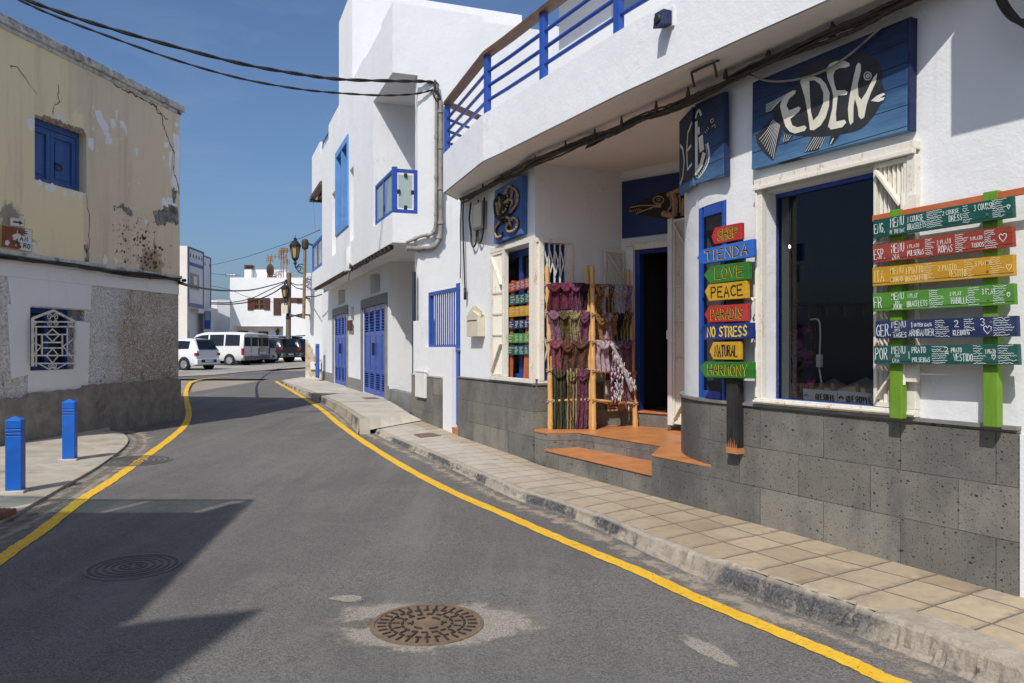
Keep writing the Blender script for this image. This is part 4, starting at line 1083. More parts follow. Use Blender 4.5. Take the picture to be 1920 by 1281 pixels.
b = MB(); b.box(DB[0], DB[0] + .07, .04, .14, DZ[0] + .002, DZ[1] - .001); b.box(DB[0] + .07, DB[1], .04, .14, DZ[1] - .09, DZ[1] - .001); b.box(DB[1] - .07, DB[1], .04, .14, DZ[0] + .002, DZ[1] - .09); wpart('door_frame', b, M['dark_blue'], SH, WB, bevel=.004)
b = MB(); b.box(DB[0] - .1, DB[1] + .1, -.035, .0, DZ[1] + .005, DZ[1] + .045); b.box(DB[0] + .05, DB[1] + .1, -.06, -.036, DZ[1] - .05, DZ[1] + .02); wpart('gate_track', b, M['rusty'], SH, WB, bevel=.004)
# rooms behind the openings (inside faces)
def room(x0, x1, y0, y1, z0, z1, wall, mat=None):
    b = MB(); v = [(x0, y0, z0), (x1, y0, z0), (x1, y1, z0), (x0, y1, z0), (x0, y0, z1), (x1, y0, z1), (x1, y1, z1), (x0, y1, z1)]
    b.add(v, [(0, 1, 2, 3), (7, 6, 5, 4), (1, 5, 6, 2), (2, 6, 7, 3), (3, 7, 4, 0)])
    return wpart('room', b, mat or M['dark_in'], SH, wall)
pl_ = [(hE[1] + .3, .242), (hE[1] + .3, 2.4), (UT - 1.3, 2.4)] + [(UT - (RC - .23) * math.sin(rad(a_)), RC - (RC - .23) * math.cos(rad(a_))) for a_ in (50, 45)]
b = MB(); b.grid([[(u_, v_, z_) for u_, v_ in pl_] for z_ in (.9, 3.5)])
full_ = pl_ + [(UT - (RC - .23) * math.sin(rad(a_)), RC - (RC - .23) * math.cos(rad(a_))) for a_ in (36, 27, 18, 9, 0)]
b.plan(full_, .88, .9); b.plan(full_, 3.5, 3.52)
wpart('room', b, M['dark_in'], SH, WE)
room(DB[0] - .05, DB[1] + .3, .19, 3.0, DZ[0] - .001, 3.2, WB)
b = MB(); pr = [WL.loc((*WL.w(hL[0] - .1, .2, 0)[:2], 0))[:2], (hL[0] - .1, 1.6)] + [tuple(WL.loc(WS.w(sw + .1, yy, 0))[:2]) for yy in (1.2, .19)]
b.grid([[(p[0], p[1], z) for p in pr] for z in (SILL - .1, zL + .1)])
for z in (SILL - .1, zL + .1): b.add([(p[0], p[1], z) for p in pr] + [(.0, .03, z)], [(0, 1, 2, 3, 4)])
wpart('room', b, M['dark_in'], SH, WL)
# big window
f = MB(); zz0, zz1 = hE[2], hE[3]
f.box(hE[0], WE.u(1455, -.12), .10, .17, zz0, zz1); f.box(hE[1] - .06, hE[1], .10, .17, zz0, zz1); fa, fb = WE.u(1455, -.12), hE[1] - .06
f.box(fa, fb, .10, .17, zz1 - .03, zz1); f.box(fa, fb, .10, .17, zz0, zz0 + .035)
wE = wpart('window', f, M['blue_paint'], SH, WE, bevel=.004)
b = MB(); b.grid([[(u_, .134, z_) for u_ in (fa - .01, fb + .01)] for z_ in (zz0 + .02, zz1 - .02)]); sub('pane', b, M['glass'], wE)
f = MB(); za, zb = SILL + .024, zt # steel frame on the wall, with rails
f.box(uw0, WE.u(1437), -.05, -.001, za, zb); f.box(uw0, uw1, -.06, -.001, zb, zb + .055); f.box(uw0 - .0, uw1, -.075, -.04, zb - .03, zb - .001); f.box(uw0, uw1, -.055, -.001, za - .0, za + .045); f.box(uw0, uw1, -.075, -.056, za + .012, za + .03); f.box(uw1 - .06, uw1, -.05, -.001, za + .046, zb - .031)
f.box(uw0 + .012, uw0 + .03, -.062, -.05, za + .05, zb - .04)
fr = wpart('gate_frame', f, M['rusty'], SH, WE, bevel=.004)
def slat_gate(wall, u0, u1, y, z0, z1, nm='security_gate', n=None, diag=True, parent=None, thick=.03):
    b = MB(); w = u1 - u0; n = n or max(4, int(w / .035))
    b.box(u0, u0 + .022, y - thick, y, z0, z1); b.box(u1 - .022, u1, y - thick, y, z0, z1); b.box(u0 + .022, u1 - .022, y - thick, y, z0, z0 + .03); b.box(u0 + .022, u1 - .022, y - thick, y, z1 - .03, z1)
    for k in range(n):
        a = u0 + .024 + (w - .048) * (k + .12) / n; c = u0 + .024 + (w - .048) * (k + .80) / n; m = (a + c) / 2
        b.add([(a, y, z0 + .03), (m, y - thick * .75, z0 + .03), (c, y, z0 + .03), (a, y, z1 - .03), (m, y - thick * .75, z1 - .03), (c, y, z1 - .03)], [(0, 1, 4, 3), (1, 2, 5, 4), (2, 0, 3, 5)])
    if diag:
        b.rod((u0 + .03, y - thick - .008, z1 - .05), (u1 - .03, y - thick - .008, z1 - .05 - w * 1.05), .014, .05, (0, 1, 0)); b.rod((u1 - .03, y - thick - .008, z0 + .05 + w * 1.0), (u0 + .03, y - thick - .008, z0 + .05), .014, .05, (0, 1, 0))
    for zr in (.33, .5, .67): b.box(u0, u1, y - thick - .004, y - thick + .004, z0 + (z1 - z0) * zr, z0 + (z1 - z0) * zr + .008)
    return wpart(nm, b, M['rusty'], parent or SH, wall)
ga = WE.u(1646)
gt = slat_gate(WE, ga, uw1 - .065, -.012, za + .05, zb - .035)
b = MB()
for zh in (za + .22, zb - .45):
    b = MB(); b.box(uw1 - .055, uw1 + .035, -.09, -.052, zh, zh + .16); b.tube([(uw1 - .05, -.095, zh - .02), (uw1 - .05, -.095, zh + .18)], .016, 8); sub('hinge', b, M['rusty'], fr)
b = MB(); 
for zh in (za + .62, zb - .85): b = MB(); b.tube([(uw0 + .02, -.055, zh), (uw0 + .02, -.10, zh), (uw0 + .05, -.11, zh - .02)], .007, 6); sub('hook', b, M['rusty'], fr)
# corner window of the left half
f = MB(); uq = WL.u(951); zl0, zl1 = hL[2], hL[3]
f.box(hL[0] - .05, .02, -.045, -.001, zl1, zl1 + .07); f.box(hL[0] - .05, .02, -.06, -.001, zl0 - .0, zl0 + .05); f.box(hL[0] - .05, hL[0] + .0, -.04, -.001, zl0 + .05, zl1); f.box(-.045, .02, -.06, .06, zl0 + .051, zl1 - .001)
wpart('gate_frame', f, M['rusty'], SH, WL, bevel=.004)
slat_gate(WL, hL[0] + .005, uq - .05, -.012, zl0 + .055, zl1 - .005, n=9)
b = MB(); b.box(uq - .048, uq - .0, -.05, .02, zl0 + .052, zl1 - .002); wpart('gate_post', b, M['rusty'], SH, WL, bevel=.004)
f = MB(); f.box(0, sw, -.04, -.001, zl1, zl1 + .05); f.box(.03, sw + .0, -.045, -.001, zl0, zl0 + .03); f.box(sw - .04, sw + .05, -.03, -.0005, zl0 + .031, zl1 - .001); f.box(.032, .10, -.05, .06, zl0 + .031, zl1 - .001)
wpart('gate_frame', f, M['rusty'], SH, WS, bevel=.004)
b = MB(); n = 4; us = [.11 + (sw - .16) * k / n for k in range(n + 1)] # folding lattice
for u in us: b.box(u - .008, u + .008, -.02, .0, zl0 + .035, zl1 - .004)
for k in range(n):
    for c in range(3):
        zc0 = zl0 + .25 + c * .52; hh = .3
        b.rod((us[k], -.026, zc0), (us[k + 1], -.026, zc0 + hh), .013, .006, (0, 1, 0)); b.rod((us[k], -.032, zc0 + hh), (us[k + 1], -.032, zc0), .013, .006, (0, 1, 0))
wpart('lattice_gate', b, M['white_box'], SH, WS)
f = MB()
f.box(hL[0], hL[0] + .07, .14, .2, zl0, zl1); um = WL.u(984, -.2); f.box(um - .05, um + .05, .14, .2, zl0, zl1); f.box(-.07, -.005, .14, .2, zl0, zl1)
f.box(hL[0] + .07, um - .05, .141, .199, zl1 - .09, zl1); f.box(um + .05, -.07, .141, .199, zl1 - .09, zl1); f.box(hL[0] + .07, um - .05, .141, .199, zl0, zl0 + .09); f.box(um + .05, -.07, .141, .199, zl0, zl0 + .09)
wq = wpart('window', f, M['dark_blue'], SH, WL, bevel=.004)
b = MB(); b.grid([[(u_, .168, z_) for u_ in (hL[0] + .05, -.03)] for z_ in (zl0 + .05, zl1 - .05)]); sub('pane', b, M['glass'], wq)
f = MB(); f.box(.16, .24, .12, .18, zl0, zl1); f.box(sw - .16, sw - .0, .12, .18, zl0, zl1); f.box(.24, sw - .16, .121, .179, zl0, zl0 + .1); f.box(.24, sw - .16, .121, .179, zl1 - .1, zl1); wq = wpart('window', f, M['dark_blue'], SH, WS, bevel=.004)
b = MB(); b.box(.2, sw - .1, .145, .150, zl0 + .05, zl1 - .05); sub('pane', b, M['glass'], wq)
# opened gate leaves of the doorway
dA, dB = Vector((kx(1257.5) * 9.32, 9.32)), Vector((kx(1293) * 9.05, 9.05)); WG = Wall(dA, dB - dA); gw = (dB - dA).length
slat_gate(WG, .075, gw, 0, .765, at_Y(1275, 411, 9.2).z, thick=.03)
b = MB(); b.box(0, .07, -.05, .01, .745, at_Y(1260, 411, 9.3).z); b.box(-.015, .0, -.055, -.0, 1.75, 1.85); wpart('gate_post', b, M['white_box'], SH, WG, bevel=.004)
b = MB(); b.tube([(.03, -.02, .75), (.02, -.04, .72), (.0, -.05, PLAT + .002)], .014, 6); wpart('gate_foot', b, M['pole_wood'], SH, WG)
s0, s1 = WS.u(1132, .05), WS.u(1168, .05)
slat_gate(WS, s0, s1, -.05, .95, WS.at(1150, 470, .05)[1])
# balcony
BO = [Vector(p) for p in ((-.98, 11.35), (-.353, 9.42), (-.09, 8.93), (.94, 6.88), (1.653, 5.61), (2.28, 4.53))]
bl = WL.w(WL.u(859), .0, 0); bend = Vector((bl.x, bl.y)); u1 = Vector((2.816, 4.343))
def inset(P, d):
    out = []
    for i, p in enumerate(P):
        dd = (P[min(i + 1, len(P) - 1)] - P[max(i - 1, 0)]).normalized(); out.append(p + Vector((-dd.y, dd.x)) * d)
    return out
FT = 4.40
outer = [bend] + BO + [u1]; c3 = []
for i in range(len(BO) - 1):
    pass
def smooth_line(P, n):
    return [Vector((v.x, v.y)) for v in catmull([Vector((p.x, p.y, 0)) for p in P], n)]
BOs = []
for i in range(len(BO) - 1):
    if i == 0: BOs.append(BO[0])
    else: BOs += [BO[i].lerp(BO[i - 1], .04), BO[i].lerp(BO[i + 1], .04)]
BOs.append(BO[-1]); inner = inset(BOs, .13)
b = MB(); b.grid([[(*WE.loc((p.x, p.y, 0))[:2], z) for p in [bend] + BOs + [u1]] for z in (SOF, FT)])
iw = inset([bend] + BOs + [u1], .13); iw[0] = iw[0]
b.grid([[(*WE.loc((p.x, p.y, 0))[:2], z) for p in iw] for z in (SOF + .14, FT)])
full = [bend] + BOs + [u1]
b.grid([[(*WE.loc((p.x, p.y, 0))[:2], FT) for p in q] for q in (full, iw)])
wpart('parapet', b, M['white2'], SH, WE)
slab = [tuple(WE.loc((p.x, p.y, 0))[:2]) for p in inset(full, .03)] + [(3.4, .05), (3.4, 6), tuple(WE.loc(WL.w(uL0 + .0, 6, 0))[:2]), tuple(WE.loc(WL.w(uL0 + .0, .5, 0))[:2])]
b = MB(); b.plan(slab, SOF + .004, SOF + .13); wpart('balcony_slab', b, white_plaster('soffit plaster', (.82, .79, .76), stain=.4), SH, WE)
def on_line(px, P, off=.06):
    Q = inset(P, off); k = kx(px)
    for p, q in zip(Q, Q[1:]):
        d = q - p; den = d.x - k * d.y
        if abs(den) > 1e-9:
            t = (k * p.y - p.x) / den
            if 0 <= t <= 1: return p + d * t
    return None
rail_c = inset(BOs, .06)
RL = link('balcony_railing_root', None); bpy.data.objects.remove(RL)
b = MB(); RT = 5.13
posts = [rail_c[0]] + [on_line(px, BOs) for px in (914, 1019.5, 1160)] + [on_line(1400, BOs), on_line(1650, BOs)]
rr = MB()
for z in (4.57, 4.74, 4.91):
    rr.tube([(*WE.loc((p.x, p.y, 0))[:2], z) for p in rail_c], .021, 8)
end_in = [rail_c[0], Vector((bend.x, bend.y)) + WL.n * .35]
for z in (4.57, 4.74, 4.91): rr.tube([(*WE.loc((p.x, p.y, 0))[:2], z) for p in end_in], .021, 8)
RG = wpart('railing', rr, M['blue_paint'], SH, WE, smooth=True)
for p in posts + [end_in[1]]:
    if p is None: continue
    q = WE.loc((p.x, p.y, 0)); b = MB(); b.box(q[0] - .045, q[0] + .045, q[1] - .03, q[1] + .03, FT - .02, RT - .03); sub('post', b, M['blue_paint'], RG, bevel=.005)
b = MB(); b.grid([[(WE.loc((p.x, p.y, 0))[0] + 0, WE.loc((p.x, p.y, 0))[1] + dy, z) for dy, z in ((-.06, RT - .03), (.06, RT - .03), (.06, RT + .02), (-.06, RT + .02), (-.06, RT - .03))] for p in rail_c])
q0_, q1_ = [Vector(WE.loc((p.x, p.y, 0))) for p in end_in]; b.rod(q0_ + Vector((0, 0, RT - .005)), q1_ + Vector((0, 0, RT - .005)), .11, .05)
sub('handrail', b, M['hand_wood'], RG, bevel=.006)
# upper storey set back behind the terrace
W2 = WE.off(-1.6); ux = W2.u(1048); hw = (W2.u(1146), W2.u(1232), W2.at(1150, 40)[1], W2.at(1150, 40)[1] + 1.5)
b = MB(); b.holed(ux, 4.6, SOF + .131, 6.9, [hw], 0, .2); b.box(ux, 4.6, .201, 4.2, SOF + .131, 6.9); b.box(ux - .05, 4.6, -.55, 4.2, 6.901, 7.15); wpart('wall', b, M['white'], SH, W2)
f = MB(); f.box(hw[0], hw[0] + .08, .06, .12, hw[2], hw[3]); f.box(hw[1] - .08, hw[1], .06, .12, hw[2], hw[3]); f.box(hw[0] + .08, hw[1] - .08, .06, .12, hw[2], hw[2] + .08); f.box(hw[0] + .08, hw[1] - .08, .06, .12, hw[3] - .08, hw[3]); ww = wpart('window', f, M['blue_paint'], SH, W2, bevel=.005)
b = MB(); b.box(hw[0] + .05, hw[1] - .05, .10, .105, hw[2] + .05, hw[3] - .05); sub('pane', b, M['frost'], ww)
# next house to the right, outside the picture: its balcony throws the shadow on the shop front
nb = (2.86, 4.26); un = WE.loc((2.86, 4.26, 0))[0]
NBH = thing('neighbour_house', 'neighbouring house whose balcony casts the square shadow above the menu board', 'house', WE.w(4.5, 0, .28), None)
b = MB(); b.box(un, un + 6, -.62, .0, 3.82, 4.40); wpart('balcony', b, M['white'], NBH, WE)
b = MB(); b.box(3.41, un + 6.5, .0, 6, -.3, 8.0); wpart('wall', b, M['white'], NBH, WE)
b = MB(); b.box(4.2, 5.1, -.03, -.001, .28, 2.5); wpart('door', b, M['blue_paint'], NBH, WE, bevel=.01)
# building beside the camera, outside the left edge, that throws the shadow on the road
LB = thing('terrace_house', 'house whose glass-railed terrace casts the large shadow over the road and dark manhole', 'house', (-6, 1.5, 0))
def wp(name, mb, mat, **k): return part(name, mb, mat, LB, **k)
b = MB(); T = 5.6; cA = Vector((-4.5, 2.62)); b.plan([(-4.5, 2.62), (-10, 2.62), (-10, -.7), (-4.15, -.7)], -.4, T); wp('wall', b, M['white'])
Bc = Vector((-4.24, -2.33)); b = MB(); b.plan([tuple(Bc), tuple(Bc + Vector((-.665, -.25)) * 9), tuple(Bc + Vector((-.665, -.25)) * 9 + Vector((-.185, -1)) * 8), tuple(Bc + Vector((-.185, -1)) * 8)], -.5, 8.5); wp('wall', b, M['white'])
b = MB(); b.box(-6.5, -5.4, 2.61, 2.66, .05, 2.2); wp('door', b, M['blue_paint'])
b = MB(); b.tube([(-10, 2.56, T + .72), (-4.56, 2.56, T + .72), (-4.22, -.7, T + .72)], .03, 8)
for x in (-4.56, -4.76, -5.44, -5.60, -6.28, -6.44, -7.12, -7.28): b.box(x - .016, x + .016, 2.545, 2.577, T, T + .72)
wp('railing', b, M['steel'])
b = MB(); b.plan([(-4.555, 2.46), (-4.67, 2.46), (-4.33, -.7), (-4.21, -.7)], T + .001, T + .66); wp('side_wall', b, M['white'])
for x in (-5.10, -5.94, -6.78): 
    b = MB(); b.grid([[(x_, 2.56, z_) for x_ in (x - .30, x + .30)] for z_ in (T + .06, T + .66)]); wp('pane', b, M['shade_glass'])
b = MB(); b.grid([[(-4.545, 2.45, z_), (-4.23, -.6, z_)] for z_ in (T + .05, T + .67)]); wp('pane', b, M['shade_glass'])

RH = thing('low_row_house', 'long low white house with a balustrade, seen mirrored in the big shop window', 'house', (-27, 8, .2))
b = MB(); b.box(-34, -26, -2, 26, -.3, 2.7); o = part('wall', b, M['greywhite'], RH)
b = MB(); b.box(-34, -25.9, -2.1, 26.1, 2.701, 2.85)
for k in range(40): b.box(-26.05, -25.9, -2 + .7 * k, -1.75 + .7 * k, 2.851, 3.3)
b.box(-26.1, -25.85, -2.1, 26.1, 3.301, 3.42); part('balustrade', b, M['greywhite'], RH)
b = MB(); b.box(-25.999, -25.95, 3, 4, .2, 2.2); part('door', b, M['brown_wood'], RH)
# ------------------------------------------------------------------ gated wall between the shop and the middle house
ug0, ug1 = WL.u(775), WL.u(862.5)
GW = thing('gated_wall', 'white low wall with blue bars, basalt panel and blue gate between the shop and the middle house', 'gate wall', (WL.w((ug0 + ug1) / 2, 0, .4)))
up0, up1 = WL.u(832.5), WL.u(850); zr = WL.at(815, 651)[1]; zt1 = WL.at(797, 549)[1]
b = MB(); b.box(ug0, up0, .0, .16, -.2, zr); b.box(ug0, WL.u(798), .0, .16, zr + .0, WL.at(788, 601)[1]); wpart('wall', b, M['white'], GW, WL)
b = MB(); b.box(up0 + .001, up1, -.02, .18, -.2, zr + .002); wpart('pier', b, M['white'], GW, WL)
b = MB(); zs = WL.at(800, 706)[1]; b.box(ug0 - .01, up0 - .002, -.03, -.0005, -.2, zs); wpart('stone_panel', b, M['stone'], GW, WL)
b = MB(); b.box(ug0 - .02, up0 - .002, -.04, -.0003, zs + .0005, zs + .025); wpart('stone_cap', b, M['concrete'], GW, WL)
b = MB(); a, c = WL.at(779.5, 697, .06), WL.at(797.5, 747, .06); b.box(a[0], c[0], -.075, -.031, c[1], a[1]); b.box(a[0] - .02, c[0] + .02, -.085, -.031, a[1] + .0, a[1] + .03); wpart('meter_cover', b, M['white_box'], GW, WL, bevel=.006)
b = MB(); ur0, ur1 = WL.u(798), up1 + .02
b.box(ur0, ur0 + .06, .05, .11, zr + .001, zt1); b.box(ur0 + .06, ur1, .05, .11, zt1 - .06, zt1); b.box(ur0 + .06, ur1, .051, .109, zr + .001, zr + .04)
n = 13
for k in range(1, n): u = ur0 + .06 + (ur1 - ur0 - .06) * k / n; b.box(u - .013, u + .013, .075, .090, zr + .04, zt1 - .06)
wpart('railing', b, M['blue_paint'], GW, WL)
b = MB(); g0, g1 = up1 + .005, ug1 - .005; zg0 = .58; zt2 = WL.at(862, 529)[1]
b.box(g0, g0 + .13, .04, .14, zg0 - .1, zt2); b.box(g1 - .06, g1, .04, .14, zg0 - .1, zt2); b.box(g0 + .13, g1 - .06, .04, .14, zt2 - .1, zt2)
gf = wpart('gate_frame', b, M['blue_paint'], GW, WL, bevel=.006)
b = MB(); zl = WL.at(858, 655)[1]; zp_ = WL.at(858, 706)[1]; x0, x1 = g0 + .14, g1 - .065
b.box(x0, x0 + .05, .07, .12, zg0, zt2 - .11); b.box(x1 - .05, x1, .07, .12, zg0, zt2 - .11); b.box(x0 + .05, x1 - .05, .071, .119, zl - .05, zl + .05); b.box(x0 + .05, x1 - .05, .085, .11, zg0 + .03, zp_); b.box(x0 + .05, x1 - .05, .071, .119, zt2 - .19, zt2 - .12); b.box(x0 - .1, x1 + .06, .02, .07, zl - .04, zl + .035)
for k in range(1, 6): u = x0 + .05 + (x1 - x0 - .1) * k / 6; b.box(u - .012, u + .012, .085, .109, zp_, zt2 - .19)
gg = sub('gate', b, M['blue_paint'], gf)
b = MB(); b.tube([(x0 + .08, .02, zl), (x0 + .08, -.03, zl), (x0 + .2, -.03, zl)], .012, 6); sub('handle', b, M['steel'], gg)
b = MB(); b.box(up1, ug1 + .02, -.028, .5, zg0 - .16, zg0 - .145); b.box(up1, ug1 + .02, -.02, .5, -.2, zg0 - .161); wpart('step', b, M['terracotta'], GW, WL)
b = MB(); b.box(up1, ug1, 1.4, 1.5, -.2, 3.4); wpart('wall', b, M['white'], GW, WL)

# ------------------------------------------------------------------ middle house
MH = thing('white_house', 'tall white house with blue garage doors, overhanging upper floors and a stair tower', 'house', WM.w(-4, .6, .5))
Zo = 3.52; ZF = 4.05; ZS = 6.55; ZR = 7.3; ZP = 7.80
UF = -12.39; ur = WD.u(729) ; uf0 = WD.u(604)
def u_at(px): return WM.u(px)
def uD(px): return WD.u(px)
# ground floor with two garage doors
d1, d2 = (uD(626.5), uD(651.5)), (uD(681), uD(724))
zd1 = (WD.at(626, 591)[1] + WD.at(651, 586)[1]) / 2; zd2 = (WD.at(682, 577)[1] + WD.at(724, 566)[1]) / 2
sl = [(uD(634), uD(647), zd1 + .28, Zo - .12), (uD(694), uD(713), zd2 + .28, Zo - .1)]
holes = [(d1[0], d1[1], .50, zd1), (d2[0], d2[1], .50, zd2)] + sl + [(uD(658), uD(664), WD.at(660, 628)[1], WD.at(660, 575)[1])]
b = MB(); b.holed(uf0, ur, .2, Zo, holes, .6, .25); b.box(uf0, ur, .851, 8.9, .2, Zo)
b.box(ur, 0, 2.3, 8.9, .2, Zo); b.box(-.22, 0, .46, 2.299, .2, Zo); wpart('wall', b, M['white'], MH, WM)
b = MB(); b.box(uf0 - .0, ur + .006, .575, .599, .2, .74); 
for d in (d1, d2): pass
b2 = MB()
segs = [(uf0, d1[0] - .17), (d1[1] + .17, d2[0] - .17), (d2[1] + .17, ur + .006)]
for a, c in segs: b2.box(a, c, .575, .5995, .3, .80)
b2.box(ur, -.0, .575, .72, .3, .74); wpart('stone_base', b2, basic('grey stone trim', (.22, .215, .20), .85, .2, 4, .3, 50, dirt='#4f4a42', da=.4, ds=4), MH, WM)
grey = bpy.data.materials['grey stone trim']
for (a, c), zt_, nl in ((d1, zd1, 4), (d2, zd2, 4)):
    b = MB(); b.box(a - .17, a, .56, .60, .3, zt_ + .2); b.box(c, c + .17, .56, .60, .3, zt_ + .2); b.box(a, c, .56, .60, zt_, zt_ + .2)
    fo = wpart('garage_door', b, grey, MH, WM, bevel=.004)
    b = MB(); b.box(a, c, .70, .72, .4, zt_); sub('backing', b, M['dark_blue'], fo)
    w = (c - a) / nl
    for k in range(nl):
        x0, x1 = a + w * k + .012, a + w * (k + 1) - .012; b = MB()
        z0, z1 = .50, zt_ - .02; s = .09
        b.box(x0, x0 + s, .62, .67, z0, z1); b.box(x1 - s, x1, .62, .67, z0, z1)
        cuts = [z0, z0 + .14, z0 + .58, z1 - .66, z1 - .12, z1]
        b.box(x0 + s, x1 - s, .621, .669, z0, cuts[1]); b.box(x0 + s, x1 - s, .621, .669, cuts[4], z1); b.box(x0 + s, x1 - s, .632, .669, cuts[2], cuts[3]); b.box(x0 + s, x1 - s, .622, .668, cuts[2] - .05, cuts[2] + .05); b.box(x0 + s, x1 - s, .622, .668, cuts[3] - .05, cuts[3] + .05)
        lv = sub('door_leaf', b, M['blue_paint'], fo, bevel=.004)
        b = MB()
        for za, zb in ((cuts[1], cuts[2] - .05), (cuts[3] + .05, cuts[4])):
            nn = 7
            for i in range(nn):
                zz = za + (zb - za) * (i + .5) / nn; b.rod((x0 + s, .640, zz), (x1 - s, .640, zz), .040, .014, (0, .6, 1))
        sub('louvre', b, M['blue_paint'], lv)
    b = MB(); m = (a + c) / 2; b.box(m - .05, m - .02, .56, .62, 1.45, 1.75); sub('handle', b, M['black'], fo)
# slab, upper floors
b = MB(); b.box(UF, 0, 0, 8.9, Zo, ZF); wpart('wall', b, M['white'], MH, WM)
uf1 = u_at(604); uL_ = u_at(700)
wins = [(u_at(631.5), u_at(652.5), WM.at(641, 424)[1], WM.at(641, 282)[1])]
slits = [(u_at(656), u_at(663), WM.at(659, 452)[1], WM.at(659, 316)[1]), (u_at(622.5), u_at(629.5), WM.at(626, 478)[1], WM.at(626, 360)[1])]
b = MB(); b.holed(uf1, uL_, ZF, ZS, wins + slits, 0, .3); b.box(uf1, uL_, .301, 1.3, ZF, ZS); b.box(UF, 0, 1.301, 8.9, ZF, ZS); b.box(-.2, 0, .46, 1.30, ZF, ZS); b.box(UF, UF + .2, 1.0, 1.30, ZF, ZS)
b.box(UF, 0, 0, 8.9, ZS + .0, ZR); wpart('wall', b, M['white'], MH, WM)
a_, c_, z0, z1 = wins[0]
f = MB(); s = .05; mm = (a_ + c_) / 2
f.box(a_ - .12, a_ + s, -.03, .10, z0 - .14, z1 + .14); f.box(c_ - s, c_ + .12, -.03, .10, z0 - .14, z1 + .14); f.box(a_ + s, c_ - s, -.03, .10, z1 - .02, z1 + .14); f.box(a_ + s, c_ - s, -.03, .10, z0 - .14, z0 + .12); f.box(mm - .07, mm + .07, -.02, .10, z0 + .12, z1 - .02)
wo = wpart('window', f, M['light_blue'], MH, WM, bevel=.006)
b = MB(); b.box(a_ + .04, c_ - .04, .20, .22, z0, z1); sub('pane', b, basic('deep blue pane', (.03, .07, .16), .15, .1, 3, 0), wo)
# parapet of the roof terrace, with glass between
b = MB(); 
for (a, c, zt_) in ((UF, u_at(600), ZP), (u_at(600) + .0, u_at(616), ZR + .12), (u_at(616), u_at(636), ZP), (u_at(659), u_at(684), ZP - .02), (u_at(684), u_at(715), ZR + .42), (u_at(715), 0, ZP)): b.box(a, c - .0, 0, .2, ZR + .0, zt_)
b.box(-.2, 0, .2, 1.7, ZR, ZP); b.box(-.2, 0, 1.7, 3.0, ZR, ZP - .1); b.box(-.2, 0, 3.0, 8.9, ZR, ZP + .02); b.box(UF, UF + .2, .2, 8.9, ZR, ZP)
wpart('parapet', b, M['white'], MH, WM)
b = MB(); tw0, tw1 = u_at(635.3), u_at(660); b.box(tw0, tw1, .004, 4.2, ZR + .001, WM.at(635.5, 42)[1]); wpart('stair_tower', b, M['white'], MH, WM)
for a, c, zb, zt_ in ((u_at(600.5), u_at(615.5), ZR + .12, ZP - .05), (u_at(688.5), u_at(714), ZR + .42, ZP + .03)):
    b = MB(); b.box(a, c, .06, .10, zt_ - .05, zt_); b.box(a, a + .04, .06, .10, zb, zt_ - .05); rl = wpart('terrace_railing', b, M['dark_blue'], MH, WM)
    b = MB(); b.box(a + .04, c, .075, .085, zb + .02, zt_ - .05); sub('pane', b, M['frost'], rl)
# corner balcony with frosted glass
zb0, zb1 = ZF - .02, WM.at(748, 303)[1]; lb0 = u_at(702.5)
b = MB(); 
b.box(-.09, .0, -.0, .09, zb0 + .02, zb1 + .03); b.box(lb0, lb0 + .07, .01, .07, zb0 + .02, zb1); b.box((lb0 - .09) / 2 - .03, (lb0 - .09) / 2 + .03, .012, .07, zb0 + .07, zb1 - .06); b.box(lb0 + .07, -.09, .01, .07, zb1 - .06, zb1); b.box(lb0 + .07, -.09, .01, .07, zb0 + .02, zb0 + .09)
b.box(-.075, -.012, .09, .46, zb1 - .06, zb1); b.box(-.075, -.012, .09, .46, zb0 + .021, zb0 + .09); b.box(-.075, -.012, .40, .46, zb0 + .09, zb1 - .06)
rl = wpart('balcony_railing', b, M['blue_paint'], MH, WM, bevel=.006)
for a, c in ((lb0 + .07, (lb0 - .09) / 2 - .03), ((lb0 - .09) / 2 + .03, -.09)):
    b = MB(); b.box(a, c, .035, .045, zb0 + .09, zb1 - .06); sub('pane', b, M['frost'], rl)
b = MB(); b.box(-.05, -.04, .12, .37, zb0 + .12, zb1 - .1); sub('pane', b, M['frost'], rl)
b = MB()
for y, z in ((.245, zb1 - .11), (.245, zb0 + .13), (.12, (zb0 + zb1) / 2), (.37, (zb0 + zb1) / 2)): b.box(-.07, -.012, y - .025, y + .025, z - .035, z + .035)
sub('clamp', b, M['black'], rl)
b = MB(); b.box(-.9, -.35, .9, .98, 6.0, 6.3); wpart('awning_box', b, M['blue_paint'], MH, WM)
b = MB(); b.box(-.8, -.3, 1.22, 1.30, ZF + .05, 6.1); wpart('balcony_door', b, M['blue_paint'], MH, WM)
# far balcony and awning
a, c = UF + .05, uf1; zf1 = WM.at(594, 450)[1]; b = MB()
b.box(a, a + .1, 0, .08, ZF, zf1); b.box(c - .1, c, 0, .08, ZF, zf1); b.box((a + c) / 2 - .04, (a + c) / 2 + .04, .01, .07, ZF + .1, zf1 - .08); b.box(a + .1, c - .1, .005, .075, zf1 - .08, zf1); b.box(a + .1, c - .1, .005, .075, ZF, ZF + .1)
rl = wpart('balcony_railing', b, M['blue_paint'], MH, WM)
b = MB(); b.box(a + .1, (a + c) / 2 - .04, .035, .045, ZF + .1, zf1 - .08); sub('pane', b, M['frost'], rl)
b = MB(); b.box((a + c) / 2 + .04, c - .1, .035, .045, ZF + .1, zf1 - .08); sub('pane', b, M['frost'], rl)
b = MB()
for k in range(6): b.box(UF - .06, uf1, -.06 + .24 * k, .10 + .24 * k, ZS - .13, ZS - .03)
b.box(UF - .08, UF + .02, -.08, 1.3, ZS - .2, ZS - .131)
wpart('slatted_ceiling', b, M['hand_wood'], MH, WM)
